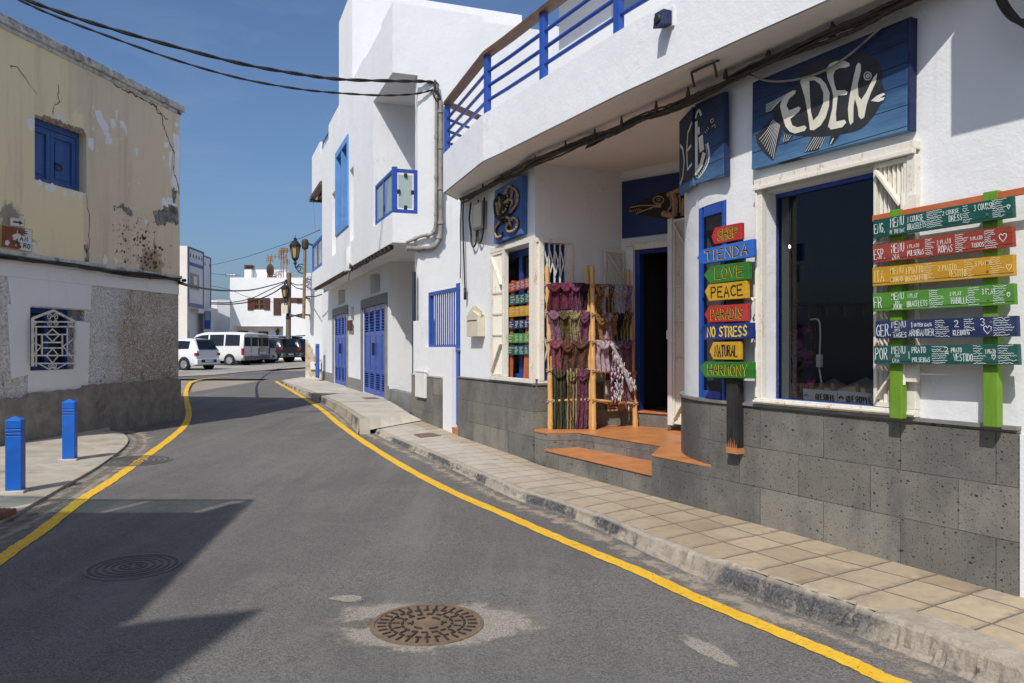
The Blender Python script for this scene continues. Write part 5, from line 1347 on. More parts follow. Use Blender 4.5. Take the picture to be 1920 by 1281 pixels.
b = MB(); b.tube([(UF + .1, .02, ZS - .15), (UF + .5, .03, ZF + 1.4), (UF + .75, .03, ZF + .9)], .012, 6); wpart('awning_rope', b, M['steel'], MH, WM)
# glass guards beside the ground floor recesses
for a, c, z0, z1, y in ((uD(757), uD(774), .62, WD.at(765, 640)[1], .80), (uD(608), uD(615), .6, WD.at(610, 645)[1], .30)):
    c = a + .55; b = MB(); b.box(a, a + .09, y, y + .07, z0, z1); b.box(c - .07, c, y, y + .07, z0, z1); b.box(a + .09, c - .07, y, y + .07, z1 - .08, z1); b.box(a + .09, c - .07, y, y + .07, z0 + .06, z0 + .12); rl = wpart('glass_guard', b, M['blue_paint'], MH, WM)
    b = MB(); b.box(a + .09, c - .07, y + .03, y + .04, z0 + .12, z1 - .08); sub('pane', b, M['frost'], rl)
b = MB(); b.box(uD(655), uD(660) + .1, .53, .6, WD.at(657, 620)[1], WD.at(657, 601)[1]); wpart('meter_box', b, M['brown_wood'], MH, WM, bevel=.006)
q = WM.at(649, 486, .08); b = MB(); b.box(q[0] - .17, q[0] + .17, -.1, -.001, q[1] - .28, q[1] + .26); wpart('junction_box', b, M['white_box'], MH, WM, bevel=.006); b = MB(); b.tube([(q[0] + .05, -.04, q[1] - .28), (q[0] + .05, -.04, q[1] - .5), (q[0] + .2, -.02, Zo + .06), (q[0] + .5, .02, Zo - .02)], .022, 8); wpart('conduit', b, M['conduit'], MH, WM, smooth='auto')
b = MB(); rnd = random.Random(3) # bundle of cables with clips under the edge of the overhang
for k in range(4): b.tube([(UF + .6 + (-.35 - UF - .6) * i / 30, .03 + .02 * k + rnd.uniform(-.008, .008), Zo - .035 - .022 * (k % 2) + rnd.uniform(-.012, .012)) for i in range(31)], .014 + .004 * (k == 1), 6)
for i in range(34): u = UF + .6 + (-.4 - UF - .6) * i / 33; b.box(u - .012, u + .012, .0, .1, Zo - .075, Zo - .001); b.rod((u, .05, Zo - .07), (u + .02, .02, Zo - .13), .008, .008)
wpart('cable_bundle', b, M['brown_cable'], MH, WM)
# conduits up the end wall
def endp(px, py, d=.05):
    "point on the end wall of the middle house"
    k = kx(px); o = Vector(WM.w(d, 0, 0)[:2]); y = (k * o.y - o.x) / (WM.n.x - k * WM.n.y); p = o + WM.n * y
    return (d, y, HC + kz(py) * p.y)
for i, (pts, r, m) in enumerate(((((818.5, 158), (818, 230), (818, 300), (817.5, 380), (816, 425), (808, 440), (790, 443), (762, 455)), .028, 'conduit'), (((826, 190), (826, 250), (826, 320), (826.5, 400), (826, 435), (818, 458), (800, 466), (762, 466)), .045, 'conduit'))):
    P = catmull([endp(*p, d=.06) for p in pts], 5); b = MB(); b.tube(P, r, 10)
    for k in range(2, len(P) - 2, 5): d = (P[k + 1] - P[k]).normalized(); b.tube([P[k] - d * .03, P[k] + d * .03], r * 1.35, 10)
    wpart('conduit', b, M[m], MH, WM, smooth='auto')
b = MB(); rnd = random.Random(8)
for k in range(7): # spliced cable heads at the top of the conduits
    x0, y0 = 812 + rnd.uniform(0, 14), 150 + rnd.uniform(0, 16); b.tube(catmull([endp(x0, y0, .06), endp(x0 + rnd.uniform(-3, 3), y0 + 14, .09), endp(819 + rnd.uniform(-3, 7), y0 + 34, .07), endp(819 + rnd.uniform(-1, 8), y0 + 70, .06)], 5), .014, 6)
wpart('cable_head', b, M['cable'], MH, WM, smooth=True)
b = MB(); q = endp(774.5, 600, .05); b.tube([(.05, q[1] + .02, 3.0), (.05, q[1] + .02, .5), (.08, q[1] - .02, .46), (.14, q[1] - .08, .44)], .036, 10); b.tube([(.05, q[1] + .02, .70), (.05, q[1] + .02, .78)], .045, 10); wpart('drain_pipe', b, M['darkpipe'], MH, WM, smooth='auto')

# ------------------------------------------------------------------ worn wall beyond the middle house
ww0, ww1 = at_Y(572.5, 700, 28.6), at_Y(606, 700, 28.6)
WW = Wall((ww0.x, ww0.y), (ww1.x - ww0.x, .12)); wl = (ww1 - ww0).length
t = NT('peeling wall foot'); o = t.sep(); n = t.noise(1.7, 7, .65); n2 = t.noise(14, 5, .7); vo = t.voro(9)
st = t.mix(t.sep(vo.outputs['Color'])[0], (.42, .28, .16), (.58, .47, .36)); st = t.mix(t.rng(t.voro(9, None, 'DISTANCE_TO_EDGE').outputs['Distance'], .08, .02), st, (.5, .46, .4))
c = t.mix(t.rng(t.math('ADD', t.math('ADD', o[2], t.math('MULTIPLY', o[0], 1.4)), t.math('MULTIPLY', n, 1.9)), 2.95, 2.85), (.76, .76, .75), st)
c = t.mix(t.rng(n, .66, .70), c, (.45, .40, .34)); c = t.mix(t.rng(t.math('ADD', o[2], t.math('MULTIPLY', n, 1.3)), 1.35, 1.25), c, (.72, .68, .6)); c = t.mix(t.rng(t.math('ADD', o[2], t.math('MULTIPLY', n2, .5)), .9, .6, 0, .7), c, (.45, .30, .16))
M['peel'] = t.out(c, .92, t.bump(n2, .5, .02), spec=.1)
PW = thing('worn_wall', 'white wall end with peeling plaster and bare stones beside the street lamp', 'wall', (ww0.x, ww0.y, .46))
b = MB(); b.box(0, wl, 0, .35, .2, at_Y(580, 512, 28.6).z); b.box(.02, wl, .35, 2.5, .2, 4.2); wpart('wall', b, M['peel'], PW, WW)
q0 = WW.at(582, 679, .05); q1 = WW.at(602, 693, .05); b = MB(); b.box(q0[0], q1[0], -.07, .0, q1[1], q0[1]); wpart('meter_box', b, M['white_box'], PW, WW, bevel=.01)
b = MB(); m = ((q0[0] + q1[0]) / 2, (q0[1] + q1[1]) / 2); b.box(m[0] - .04, m[0] + .04, -.074, -.069, m[1] + .0, m[1] + .08); wpart('lock', b, M['black'], PW, WW)
b = MB() # blue painted strokes high on the wall
rnd = random.Random(4); q = WW.at(579.5, 520); 
for k in range(6):
    z = q[1] - .09 * k - .02; b.ribbon([(q[0] - .06 + rnd.uniform(-.01, .01), z), (q[0] + .0, z + .05), (q[0] + .06, z + .01), (q[0] + .05, z - .03)], .018, -.002)
wpart('painted_mark', b, M['blue_paint'], PW, WW)
# ------------------------------------------------------------------ hand lettering
G = {'A': '0,0 .5,1 1,0;.2,.38 .8,.38', 'B': '0,0 0,1 .7,.95 .8,.75 .6,.55 0,.52;.6,.55 .95,.3 .75,.03 0,0', 'C': '.95,.85 .6,1 .15,.8 0,.5 .15,.15 .6,0 .95,.15', 'D': '0,0 0,1 .55,.95 .95,.6 .9,.3 .55,.02 0,0', 'E': '.9,1 0,1 0,0 .95,0;0,.52 .75,.52', 'F': '.9,1 0,1 0,0;0,.52 .7,.52', 'G': '.95,.85 .55,1 .1,.75 0,.4 .2,.05 .65,0 .95,.2 .95,.45 .55,.45', 'H': '0,0 0,1;1,0 1,1;0,.5 1,.5', 'I': '.5,0 .5,1', 'i': '.5,0 .5,.7;.5,.88 .5,.98', 'J': '.8,1 .8,.25 .5,0 .1,.15', 'K': '0,0 0,1;.9,1 0,.45 .95,0', 'L': '0,1 0,0 .9,0', 'M': '0,0 .1,1 .5,.35 .9,1 1,0', 'N': '0,0 0,1 .95,0 .95,1', 'O': '.5,1 .1,.8 0,.45 .2,.05 .6,0 .95,.3 .9,.8 .5,1', 'P': '0,0 0,1 .7,.97 .9,.75 .7,.5 0,.45', 'Q': '.5,1 .1,.8 0,.45 .2,.05 .6,0 .95,.3 .9,.8 .5,1;.6,.25 1,-.05', 'R': '0,0 0,1 .7,.97 .85,.75 .65,.52 0,.48;.45,.48 .95,0', 'S': '.9,.88 .5,1 .12,.8 .3,.55 .75,.42 .9,.2 .5,0 .05,.12', 'T': '0,1 1,1;.5,1 .5,0', 'U': '0,1 .05,.2 .5,0 .92,.2 .95,1', 'V': '0,1 .5,0 1,1', 'W': '0,1 .25,0 .5,.7 .75,0 1,1', 'X': '0,0 1,1;0,1 1,0', 'Y': '0,1 .5,.5 1,1;.5,.5 .5,0', 'Z': '0,1 1,1 0,0 1,0', '1': '.2,.75 .55,1 .55,0', '2': '.05,.8 .4,1 .85,.8 .7,.5 0,0 .95,0', '3': '.05,.9 .5,1 .85,.78 .45,.52 .9,.3 .5,0 .05,.12', '.': '.3,0 .4,.05', ' ': ''}
def text_strokes(s, x0, x1, y0, y1, gap=.28, jit=.03, seed=1):
    rnd = random.Random(seed); out = []; W_ = sum((.45 if c in 'I1i.' else (.5 if c == ' ' else 1)) for c in s) + gap * (len(s) - 1); x = x0; k = (x1 - x0) / W_
    for c in s:
        w = (.45 if c in 'I1i.' else (.5 if c == ' ' else 1)) * k; dy = rnd.uniform(-.04, .04) * (y1 - y0); sh = rnd.uniform(-.06, .06)
        for st in G.get(c, '').split(';'):
            if not st: continue
            pts = []
            for p in st.split():
                a, b_ = map(float, p.split(',')); 
                if c in 'I1i': a = (a - .5) * .6 + .5
                pts.append((x + w * (a + sh * b_ + rnd.uniform(-jit, jit)), y0 + dy + (y1 - y0) * (b_ + rnd.uniform(-jit, jit))))
            out.append(pts)
        x += w + gap * k
    return out
def bil(q, s, t): # q = TL,TR,BR,BL in wall coordinates
    (ax, ay), (bx, by), (cx, cy), (dx, dy) = q
    top = (ax + (bx - ax) * s, ay + (by - ay) * s); bot = (dx + (cx - dx) * s, dy + (cy - dy) * s)
    return (bot[0] + (top[0] - bot[0]) * t, bot[1] + (top[1] - bot[1]) * t)
def paint(b, q, strokes, w, y):
    for st in strokes: b.ribbon([bil(q, *p) for p in st], w, y)
HEART = [(.5, .75), (.3, 1), (.05, .85), (.1, .5), (.5, 0), (.9, .5), (.97, .85), (.7, 1), (.5, .75)]
def scribble(b, q, s0, s1, t0, t1, n, w, y, seed):
    rnd = random.Random(seed)
    for i in range(n):
        t = t1 - (t1 - t0) * (i + .5) / n; h = (t1 - t0) / n * .62; e = s0 + (s1 - s0) * rnd.uniform(.5, 1); s = s0; pts = []
        while s < e:
            pts.append((s, t + h * rnd.uniform(-.5, .5))); s += .0055
        if len(pts) > 1: b.ribbon([bil(q, *p) for p in pts], w, y)
# ------------------------------------------------------------------ menu board on the right
MBW = thing('menu_board', 'tall board of six coloured planks with chalked menus on two lime green posts', 'menu board', (WE.u(1770), -.1, SILL + .03), WE)
def vpost(px0, px1, py0, py1, d, mat, nm='post'):
    a = WE.at(px0, py0, d); c = WE.at(px1, py1, d); b = MB(); b.box(a[0], c[0], -d, -d + .05, c[1], a[1]); return part(nm, b, mat, MBW, bevel=.004)
vpost(1668, 1690.5, 395, 786, .12, M['w_post']); vpost(1842.5, 1870.5, 361, 802, .12, M['w_post'])
q = WE.quad([(1632, 404), (1960, 342), (1960, 356), (1632, 416)], .135)
b = MB(); b.prism(q, -.119, -.105); part('batten', b, M['w_orange'], MBW, bevel=.003)
DPL = .15
PL = [('w_green', [(1637, 413), (1898, 367.5), (1900, 407), (1637, 447)], 'chalk'), ('w_red', [(1636, 460.5), (1898, 423), (1900, 462), (1637, 494)], 'chalk'), ('w_yellow', [(1635.5, 502.5), (1900, 477), (1901, 516.5), (1636, 537)], 'chalk_y'), ('w_lime', [(1636, 550.5), (1901.5, 531), (1903, 570.5), (1637, 584)], 'chalk'), ('w_navy', [(1641, 602.5), (1906.5, 592), (1908, 631), (1641.5, 635)], 'chalk'), ('w_green', [(1638, 649), (1908.5, 645), (1910.5, 684.5), (1639, 682.5)], 'chalk')]
TX = [
 [('ENG.', .012, .10, .25, .75, 1.5), ('MENU', .145, .25, .45, .93, 1.4), ('OF THE DAY', .14, .255, .1, .3, .8), ('1 COURSE', .28, .40, .56, .86, 1), ('BRACELETS', .28, .42, .16, .48, 1), ('2 COURSE', .54, .655, .62, .84, .9), ('DRESS', .585, .675, .25, .56, 1), ('3 COURSE', .755, .885, .58, .88, 1)],
 [('ESP.', .012, .105, .2, .75, 1.4), ('MENU', .155, .255, .45, .92, 1.3), ('DIA', .16, .215, .08, .36, 1), ('1 PLATO', .28, .37, .58, .76, .8), ('PULSERAS', .28, .405, .16, .45, 1), ('2 PLATO', .50, .60, .55, .78, .8), ('ROPAS', .51, .61, .12, .48, 1.1), ('3 PLATO', .73, .81, .55, .72, .8), ('TODOS', .74, .82, .18, .4, .8)],
 [('ITA', .015, .095, .22, .8, 1.4), ('MENU', .15, .25, .55, .92, 1), ('GIORNO', .15, .245, .12, .42, .9), ('1 PIATTO', .27, .40, .52, .86, 1.2), ('BRACCIALETTO', .265, .425, .12, .40, 1), ('2 PIATTO', .51, .635, .52, .80, 1.1), ('VESTITO', .585, .70, .15, .5, 1), ('3 PIATTO', .76, .865, .6, .82, .9)],
 [('FR', .012, .075, .2, .78, 1.4), ('MENU', .155, .25, .58, .94, 1.2), ('DU', .185, .215, .36, .5, .8), ('JOUR', .16, .235, .06, .32, 1.1), ('1 PLAT', .28, .355, .62, .84, .9), ('BRACELETS', .275, .425, .15, .45, 1.1), ('2 PLAT', .585, .665, .6, .78, .9), ('HABILLE', .595, .71, .18, .5, 1.1), ('3 PLAT', .80, .885, .55, .82, 1)],
 [('GER.', .012, .13, .15, .8, 1.6), ('MENU', .135, .245, .6, .95, 1.2), ('DES', .16, .20, .40, .52, .7), ('TAGES', .145, .25, .06, .34, 1.1), ('1', .285, .30, .58, .88, 1.2), ('UNTER GANG', .31, .44, .62, .80, .9), ('ARMBANDER', .27, .455, .12, .46, 1.1), ('2', .60, .63, .55, .88, 1.3), ('KLEIDUNG', .59, .70, .12, .38, 1), ('3', .775, .805, .58, .92, 1.3)],
 [('POR', .015, .11, .25, .88, 1.5), ('MENU', .145, .25, .56, .95, 1.2), ('DO', .175, .205, .38, .5, .8), ('DIA', .15, .20, .1, .3, .9), ('1', .268, .285, .3, .7, 1.1), ('PRATO', .30, .40, .6, .92, 1.2), ('PULSEIRAS', .30, .43, .12, .36, 1), ('2', .535, .56, .6, .9, 1.2), ('PRATO', .58, .65, .62, .85, 1), ('VESTIDO', .595, .72, .18, .55, 1.2), ('3 PRATO', .80, .865, .55, .75, .8)]]
SC_ = [[(.425, .545, .1, .97, 9), (.68, .745, .05, .95, 8), (.875, .965, .1, .98, 9)], [(.415, .49, .08, .97, 9), (.63, .72, .03, .97, 9), (.825, .91, .03, .97, 9)], [(.41, .50, .05, .97, 9), (.69, .76, .02, .97, 9), (.86, .95, .05, .97, 9)], [(.44, .55, .02, .97, 9), (.71, .785, .02, .97, 8), (.87, .96, .05, .97, 8)], [(.465, .575, .02, .97, 8), (.665, .745, .3, .97, 6), (.855, .985, .03, .98, 8)], [(.445, .575, .02, .97, 8), (.725, .805, .02, .97, 8), (.88, .995, .03, .98, 8)]]
HT = [(.965, .985, .40, .62), (.915, .965, .28, .68), (.955, .99, .25, .55), (.955, .975, .35, .58), (.79, .845, .15, .55), (.84, .865, .25, .5)]
for i, (mat, px, ch) in enumerate(PL):
    q = WE.quad(px, DPL); b = MB(); b.prism(q, -DPL, -.1205); p = part('plank', b, M[mat], MBW, bevel=.003, label=['dark green plank reading ENG MENU', 'red plank reading ESP MENU', 'yellow plank reading ITA MENU', 'lime green plank reading FR MENU', 'navy plank reading GER MENU', 'dark green plank reading POR MENU'][i])
    b = MB(); y = -DPL - .0015
    for s, s0, s1, t0, t1, w in TX[i]:
        paint(b, q, text_strokes(s, s0, s1, t0, t1, .34, .03, i * 10 + len(s)), .0030 * w, y)
    for k, (s0, s1, t0, t1, n) in enumerate(SC_[i]): scribble(b, q, s0, s1, t0, t1, n, .0025, y, i * 7 + k)
    s0, s1, t0, t1 = HT[i]; paint(b, q, [[(s0 + (s1 - s0) * a, t0 + (t1 - t0) * c) for a, c in HEART]], .0038, y)
    sub('lettering', b, M[ch], p, recalc=False)
    gq = [bil(q, .0, .155), bil(q, 1.0, .155), bil(q, 1.0, .13), bil(q, .0, .13)]; b = MB(); b.flat([gq], y + .0006); sub('groove', b, M['paint_k'], p, recalc=False)
    b = MB()
    for px_ in (1679, 1857):
        for tt in (.3, .72):
            s = (px_ - 1637) / 262; c = bil(q, s, tt); b.lathe([(.001, -.004), (.007, -.003), (.007, .002)], (c[0], -DPL, c[1]), 8, 'y')
    sub('screw', b, M['iron'], p)
# ------------------------------------------------------------------ direction sign of wooden arrows
DS = thing('direction_sign', 'signpost of eight painted wooden arrows reading SHOP to HARMONY on a charred post', 'signpost', (WE.u(1371), -.12, .75), WE)
def zs5(x, y): return (1280 + x / 2.67, 400 + y / 2.67)
a = WE.at(1361.5, 430, .10); c = WE.at(1382, 852, .10); b = MB(); b.box(a[0], c[0], -.10, -.03, c[1], a[1] - .05); part('post', b, M['burnt'], DS, bevel=.006)
b = MB(); b.box(a[0] - .001, c[0] + .001, -.1008, -.0295, c[1] - .001, c[1] + .045); 
for k in range(6): u = a[0] + (c[0] - a[0]) * (k + .5) / 6; b.prism([(u - .006, c[1] + .044), (u + .006, c[1] + .044), (u, c[1] + .044 + .04 + .04 * (k * 37 % 5) / 4)], -.1006, -.0999)
part('post_end', b, M['raw_wood'], DS)
b = MB()
for z in (c[1] + .25, a[1] - .4): b.box(a[0] + .02, c[0] - .02, -.03, .0, z - .03, z + .03)
part('bracket', b, M['iron'], DS)
AR = [('SHOP', 'a_red', [(143, 118), (160, 72), (293, 46), (293, 130), (158, 156)], 'paint_y', 'paint_g'), ('TiENDA', 'a_blue', [(70, 225), (95, 182), (354, 128), (354, 218), (97, 255)], 'paint_y', 'paint_k'), ('LOVE', 'a_green', [(105, 310), (137, 265), (330, 240), (331, 330), (137, 352)], 'paint_y', 'paint_g'), ('PEACE', 'a_yellow', [(110, 392), (128, 358), (320, 337), (321, 425), (130, 440)], 'paint_k', 'paint_k'), ('PARADIS', 'a_red', [(108, 508), (130, 465), (320, 452), (320, 540), (130, 548)], 'paint_y', 'paint_k'), ('NO STRESS', 'a_navy', [(85, 593), (105, 556), (348, 546), (348, 628), (107, 635)], 'paint_y', 'paint_y'), ('NATURAL', 'a_yellow', [(133, 690), (152, 645), (286, 643), (287, 733), (152, 732)], 'paint_k', 'paint_k'), ('HARMONY', 'a_green', [(83, 776), (110, 743), (350, 745), (350, 828), (112, 822)], 'paint_y', 'paint_g')]
for i, (s, mat, pts, c1, c2) in enumerate(AR):
    d = .135; q = WE.quad([zs5(*p) for p in pts], d); b = MB(); b.prism(q, -d, -.1005)
    p = part('arrow', b, M[mat], DS, bevel=.004, label=('%s arrow reading %s' % ({'a_red': 'red', 'a_blue': 'blue', 'a_green': 'green', 'a_yellow': 'yellow', 'a_navy': 'navy'}[mat], s.upper())))
    qq = [q[1], q[2], q[3], q[4]]; y = -d - .0015
    x0, x1 = (.08, .90) if len(s) > 4 else (.14, .86)
    st = text_strokes(s, x0, x1, .2, .8, .34, .02, i + 3); b = MB()
    paint(b, qq, st, .017 if c1 != c2 else .014, y)
    sub('lettering', b, M[c1], p, recalc=False)
    if c1 != c2:
        b = MB(); paint(b, qq, [[(a_ + .006, t_ + .012) for a_, t_ in k] for k in st], .011, y - .001); sub('lettering', b, M[c2], p, recalc=False)
# ------------------------------------------------------------------ EDEN sign
ES = thing('fish_sign', 'blue plank sign with a charcoal fish whose body spells EDEN in cream letters', 'sign', (WE.u(1555), 0, WE.at(1555, 280, .06)[1]), WE)
de = .07
def ze(x, y): return WE.at(1400 + x / 3.558, y / 3.558, de)
q = WE.quad([(1411, 155), (1702, 33), (1700, 245), (1409, 318)], de); b = MB(); b.prism(q, -de, -.002); part('board', b, M['eden'], ES, bevel=.004)
b = MB(); r = WE.quad([(1702, 33), (1700, 245)], de); b.prism([(r[0][0] + .001, r[0][1]), (r[0][0] + .018, r[0][1]), (r[1][0] + .018, r[1][1]), (r[1][0] + .001, r[1][1])], -de + .004, -.004); part('edge_board', b, M['w_navy'], ES)
yb = -de
fish = [(930, 630), (905, 560), (905, 480), (875, 415), (820, 373), (750, 354), (670, 360), (600, 385), (520, 398), (440, 415), (370, 450), (342, 500), (370, 520), (320, 580), (260, 640), (200, 715), (178, 770), (215, 830), (250, 880), (330, 905), (450, 912), (560, 905), (690, 885), (780, 850), (850, 770), (900, 690), (930, 660)]
tail = [(182, 780), (110, 850), (60, 910), (70, 960), (120, 1025), (178, 1076), (195, 1010), (240, 880), (215, 830)]
fin1 = [(290, 612), (200, 655), (130, 700), (112, 748), (160, 755), (215, 735)]
fin2 = [(252, 893), (245, 950), (268, 958), (312, 905)]; fin3 = [(440, 912), (384, 1020), (480, 1002), (532, 912)]; fin4 = [(565, 905), (548, 962), (572, 968), (630, 893)]
def smoothpoly(pts, n=3):
    P = [Vector((x, y, 0)) for x, y in pts]; P = P[-2:] + P + P[:2]; c = catmull(P, n); return [(v.x, v.y) for v in c[2 * n:-(2 * n) - 1]]
b = MB(); 
for k, po in enumerate((smoothpoly(fish), tail, fin1, fin2, fin3, fin4)): b.flat([[ze(*p) for p in po]], yb - .0012 - .0002 * k)
part('fish', b, M['fish_black'], ES, recalc=False)
E1 = [(330, 605), (310, 605), (275, 625), (238, 665), (225, 710), (240, 775), (262, 845), (290, 880), (325, 892), (390, 874), (403, 852), (390, 838), (340, 850), (308, 838), (293, 795), (350, 748), (363, 722), (350, 712), (285, 738), (268, 705), (285, 662), (326, 626)]
D1 = [(358, 545), (375, 520), (435, 506), (495, 522), (530, 560), (556, 620), (552, 710), (530, 785), (497, 838), (450, 870), (425, 868), (412, 770), (390, 650)]
D1h = [(420, 540), (425, 640), (432, 750), (447, 805), (480, 770), (513, 690), (514, 620), (490, 562), (455, 536)]
E2 = [(690, 425), (660, 408), (600, 408), (558, 426), (533, 462), (542, 525), (568, 590), (580, 640), (575, 720), (556, 800), (545, 845), (565, 866), (640, 850), (668, 818), (655, 800), (600, 812), (598, 760), (605, 690), (610, 640), (668, 634), (678, 614), (660, 602), (602, 605), (588, 560), (580, 505), (592, 472), (620, 456), (668, 452), (690, 440)]
N1 = [(750, 418), (764, 430), (765, 475), (744, 560), (748, 640), (768, 665), (798, 620), (848, 520), (874, 488), (866, 545), (832, 620), (803, 700), (787, 785), (766, 796), (750, 778), (743, 720), (725, 660), (716, 710), (714, 815), (695, 836), (684, 805), (678, 730), (690, 640), (715, 520), (735, 435)]
b = MB(); 
b.flat([[ze(*p) for p in E1]], yb - .004); b.flat([[ze(*p) for p in D1], [ze(*p) for p in reversed(D1h)]], yb - .004); b.flat([[ze(*p) for p in E2]], yb - .004); b.flat([[ze(*p) for p in N1]], yb - .004)
part('lettering', b, M['cream'], ES, recalc=False)
b = MB(); wl_ = basic('white sign paint', (.68, .68, .66), .8, .1, 10, 0)
for k in range(6): b.ribbon([ze(270 - k * 14, 630 + k * 14), ze(190 - k * 5, 672 + k * 13), ze(132 - k * 2 + k * 2, 702 + k * 9)], .0042, yb - .004)
for k in range(9):
    t = k / 8; b.ribbon([ze(178 + 45 * t, 800 + 35 * t), ze(140 + 60 * t, 870 + 70 * t), ze(88 + 90 * t, 930 + 130 * t)], .0042, yb - .004)
for k in range(4): b.ribbon([ze(258 + 14 * k, 897 + 2 * k), ze(248 + 10 * k, 945 - 2 * k)], .0036, yb - .004)
for k in range(6): b.ribbon([ze(455 + 14 * k, 916), ze(395 + 19 * k, 1012 - 5 * k)], .0042, yb - .004)
b.ribbon([ze(580, 925), ze(562, 960)], .008, yb - .004)
for R, w in ((24, .006), (9, .008)): b.ribbon([ze(810 + R * math.cos(a), 508 + R * 1.1 * math.sin(a)) for a in [6.2832 * i / 16 for i in range(17)]], w, yb - .004)
b.flat([[ze(*p) for p in ((832, 674), (870, 640), (915, 621), (929, 630), (905, 645), (890, 655), (925, 650), (915, 668), (880, 682))]], yb - .004)
part('line_work', b, wl_, ES, recalc=False)
# ------------------------------------------------------------------ bent sign on the rounded corner
DE = thing('bent_sign', 'bent blue plank sign with DELI lettering and a dotted eel on the rounded corner', 'sign', (*arc_loc(arc_th(1320), RC), 2.95), WE)
thA, thB, thC = arc_th(1357, RC + .05), arc_th(1303, RC + .05), arc_th(1284, RC + .06)
Pa, Pb, Pc = [arcp(t, RC + .07) for t in (thA, thB, thC + .10)]
Pa = Vector(WE.w(WE.u(1356, .08), -.08, 0)[:2])
WF1 = Wall(Pb, Pa - Pb); WF2 = Wall(Pc, Pb - Pc)
def dpart(name, mb, mat, wall, **k):
    o = part(name, mb, mat, DE, **k); l = WE.loc((wall.o.x, wall.o.y, 0)); o.location = Vector((l[0], l[1], 0)) - OFF[DE.name]; o.rotation_euler = (0, 0, wall.ang - WE.ang); return o
q = WF1.quad([(1303, 196), (1355, 173), (1357, 331), (1303, 345)]); b = MB(); b.prism(q, 0, .035); dpart('board', b, M['eden'], WF1, bevel=.003)
b = MB(); b.prism([(q[1][0] + .001, q[1][1]), (q[1][0] + .022, q[1][1]), (q[2][0] + .022, q[2][1]), (q[2][0] + .001, q[2][1])], .004, .04); dpart('edge_board', b, M['w_navy'], WF1)
lq = (WF2.at(1282, 221), WF2.at(1303, 196), WF2.at(1303, 345), WF2.at(1282, 363)); L2 = (Pb - Pc).length
q2 = [(0.0, lq[0][1] * .3 + lq[1][1] * .7), (L2 - .002, lq[1][1]), (L2 - .002, lq[2][1]), (0.0, lq[2][1] * .7 + lq[3][1] * .3)]
b = MB(); b.prism(q2, 0, .035); dpart('board', b, M['eden'], WF2, bevel=.003)
def zd(x, y): return (820 + x / 3.2, y / 3.2)
def d1(x, y): return WF1.at(*zd(x, y))
b = MB(); b.flat([[d1(*p) for p in ((1549, 760), (1575, 790), (1605, 850), (1620, 920), (1605, 1000), (1575, 1055), (1549, 1085))]], -.0015); b.flat([[d1(*p) for p in ((1549, 690), (1575, 665), (1595, 690), (1592, 740), (1549, 760))]], -.0017); b.flat([[d1(*p) for p in ((1600, 770), (1630, 715), (1665, 695), (1676, 730), (1672, 770), (1640, 785), (1610, 810))]], -.0019)
dpart('eel', b, M['fish_black'], WF1, recalc=False)
b = MB(); b.ribbon([d1(1556, 740), d1(1556, 840), d1(1557, 930), d1(1556, 1040)], .045, -.004); b.ribbon([d1(1558, 1030), d1(1585, 990), d1(1600, 930)], .055, -.004); b.ribbon([d1(1583, 835), d1(1588, 890)], .075, -.004)
b.ribbon([d1(1570, 770), d1(1572, 800)], .03, -.004)
dpart('lettering', b, M['cream'], WF1, recalc=False)
b = MB()
for k in range(9): 
    a = math.pi * (1.0 - k / 9); b.ribbon([d1(1551 + 30 * k / 8, 705 - 40 * math.sin(math.pi * k / 9)), d1(1556 + 30 * k / 8, 700 - 40 * math.sin(math.pi * k / 9))], .018, -.004)
for k in range(16): t = k / 15; x = 1625 + 22 * math.sin(t * 2.6) - 62 * t * t; y_ = 865 + 195 * t; b.ribbon([d1(x, y_), d1(x - 3, y_ + 7)], .024 - .008 * t, -.004); b.ribbon([d1(x - 13, y_ + 3), d1(x - 14, y_ + 8)], .010, -.0042)
b.ribbon([d1(1640, 725), d1(1655, 712), d1(1662, 722), d1(1650, 738), d1(1640, 728)], .005, -.004); b.ribbon([d1(1650, 760), d1(1668, 748), d1(1670, 768)], .005, -.004)
for k in range(3): b.ribbon([d1(1608 + 8 * k, 790 - 12 * k), d1(1616 + 8 * k, 800 - 12 * k)], .004, -.004)
dpart('line_work', b, wl_, WF1, recalc=False)
b = MB(); zt_, zb_ = q2[1][1], q2[2][1]; hgt = zt_ - zb_
b.flat([[(0.02, zb_ + hgt * .12), (L2 - .005, zb_ + hgt * .08), (L2 - .005, zt_ - hgt * .12), (.05, zt_ - hgt * .28)]], -.0015); dpart('eel', b, M['fish_black'], WF2, recalc=False)
b = MB(); b.ribbon([(L2 * .95, zt_ - hgt * .2), (L2 * .68, zt_ - hgt * .28), (L2 * .6, zt_ - hgt * .5), (L2 * .66, zt_ - hgt * .75), (L2 * .95, zt_ - hgt * .72)], .03, -.004); b.ribbon([(L2 * .64, zt_ - hgt * .5), (L2 * .9, zt_ - hgt * .48)], .026, -.004)
b.ribbon([(.05, zt_ - hgt * .35), (L2 * .3, zt_ - hgt * .42), (L2 * .42, zt_ - hgt * .6), (L2 * .3, zt_ - hgt * .8), (.05, zt_ - hgt * .86)], .03, -.004); dpart('lettering', b, M['cream'], WF2, recalc=False)
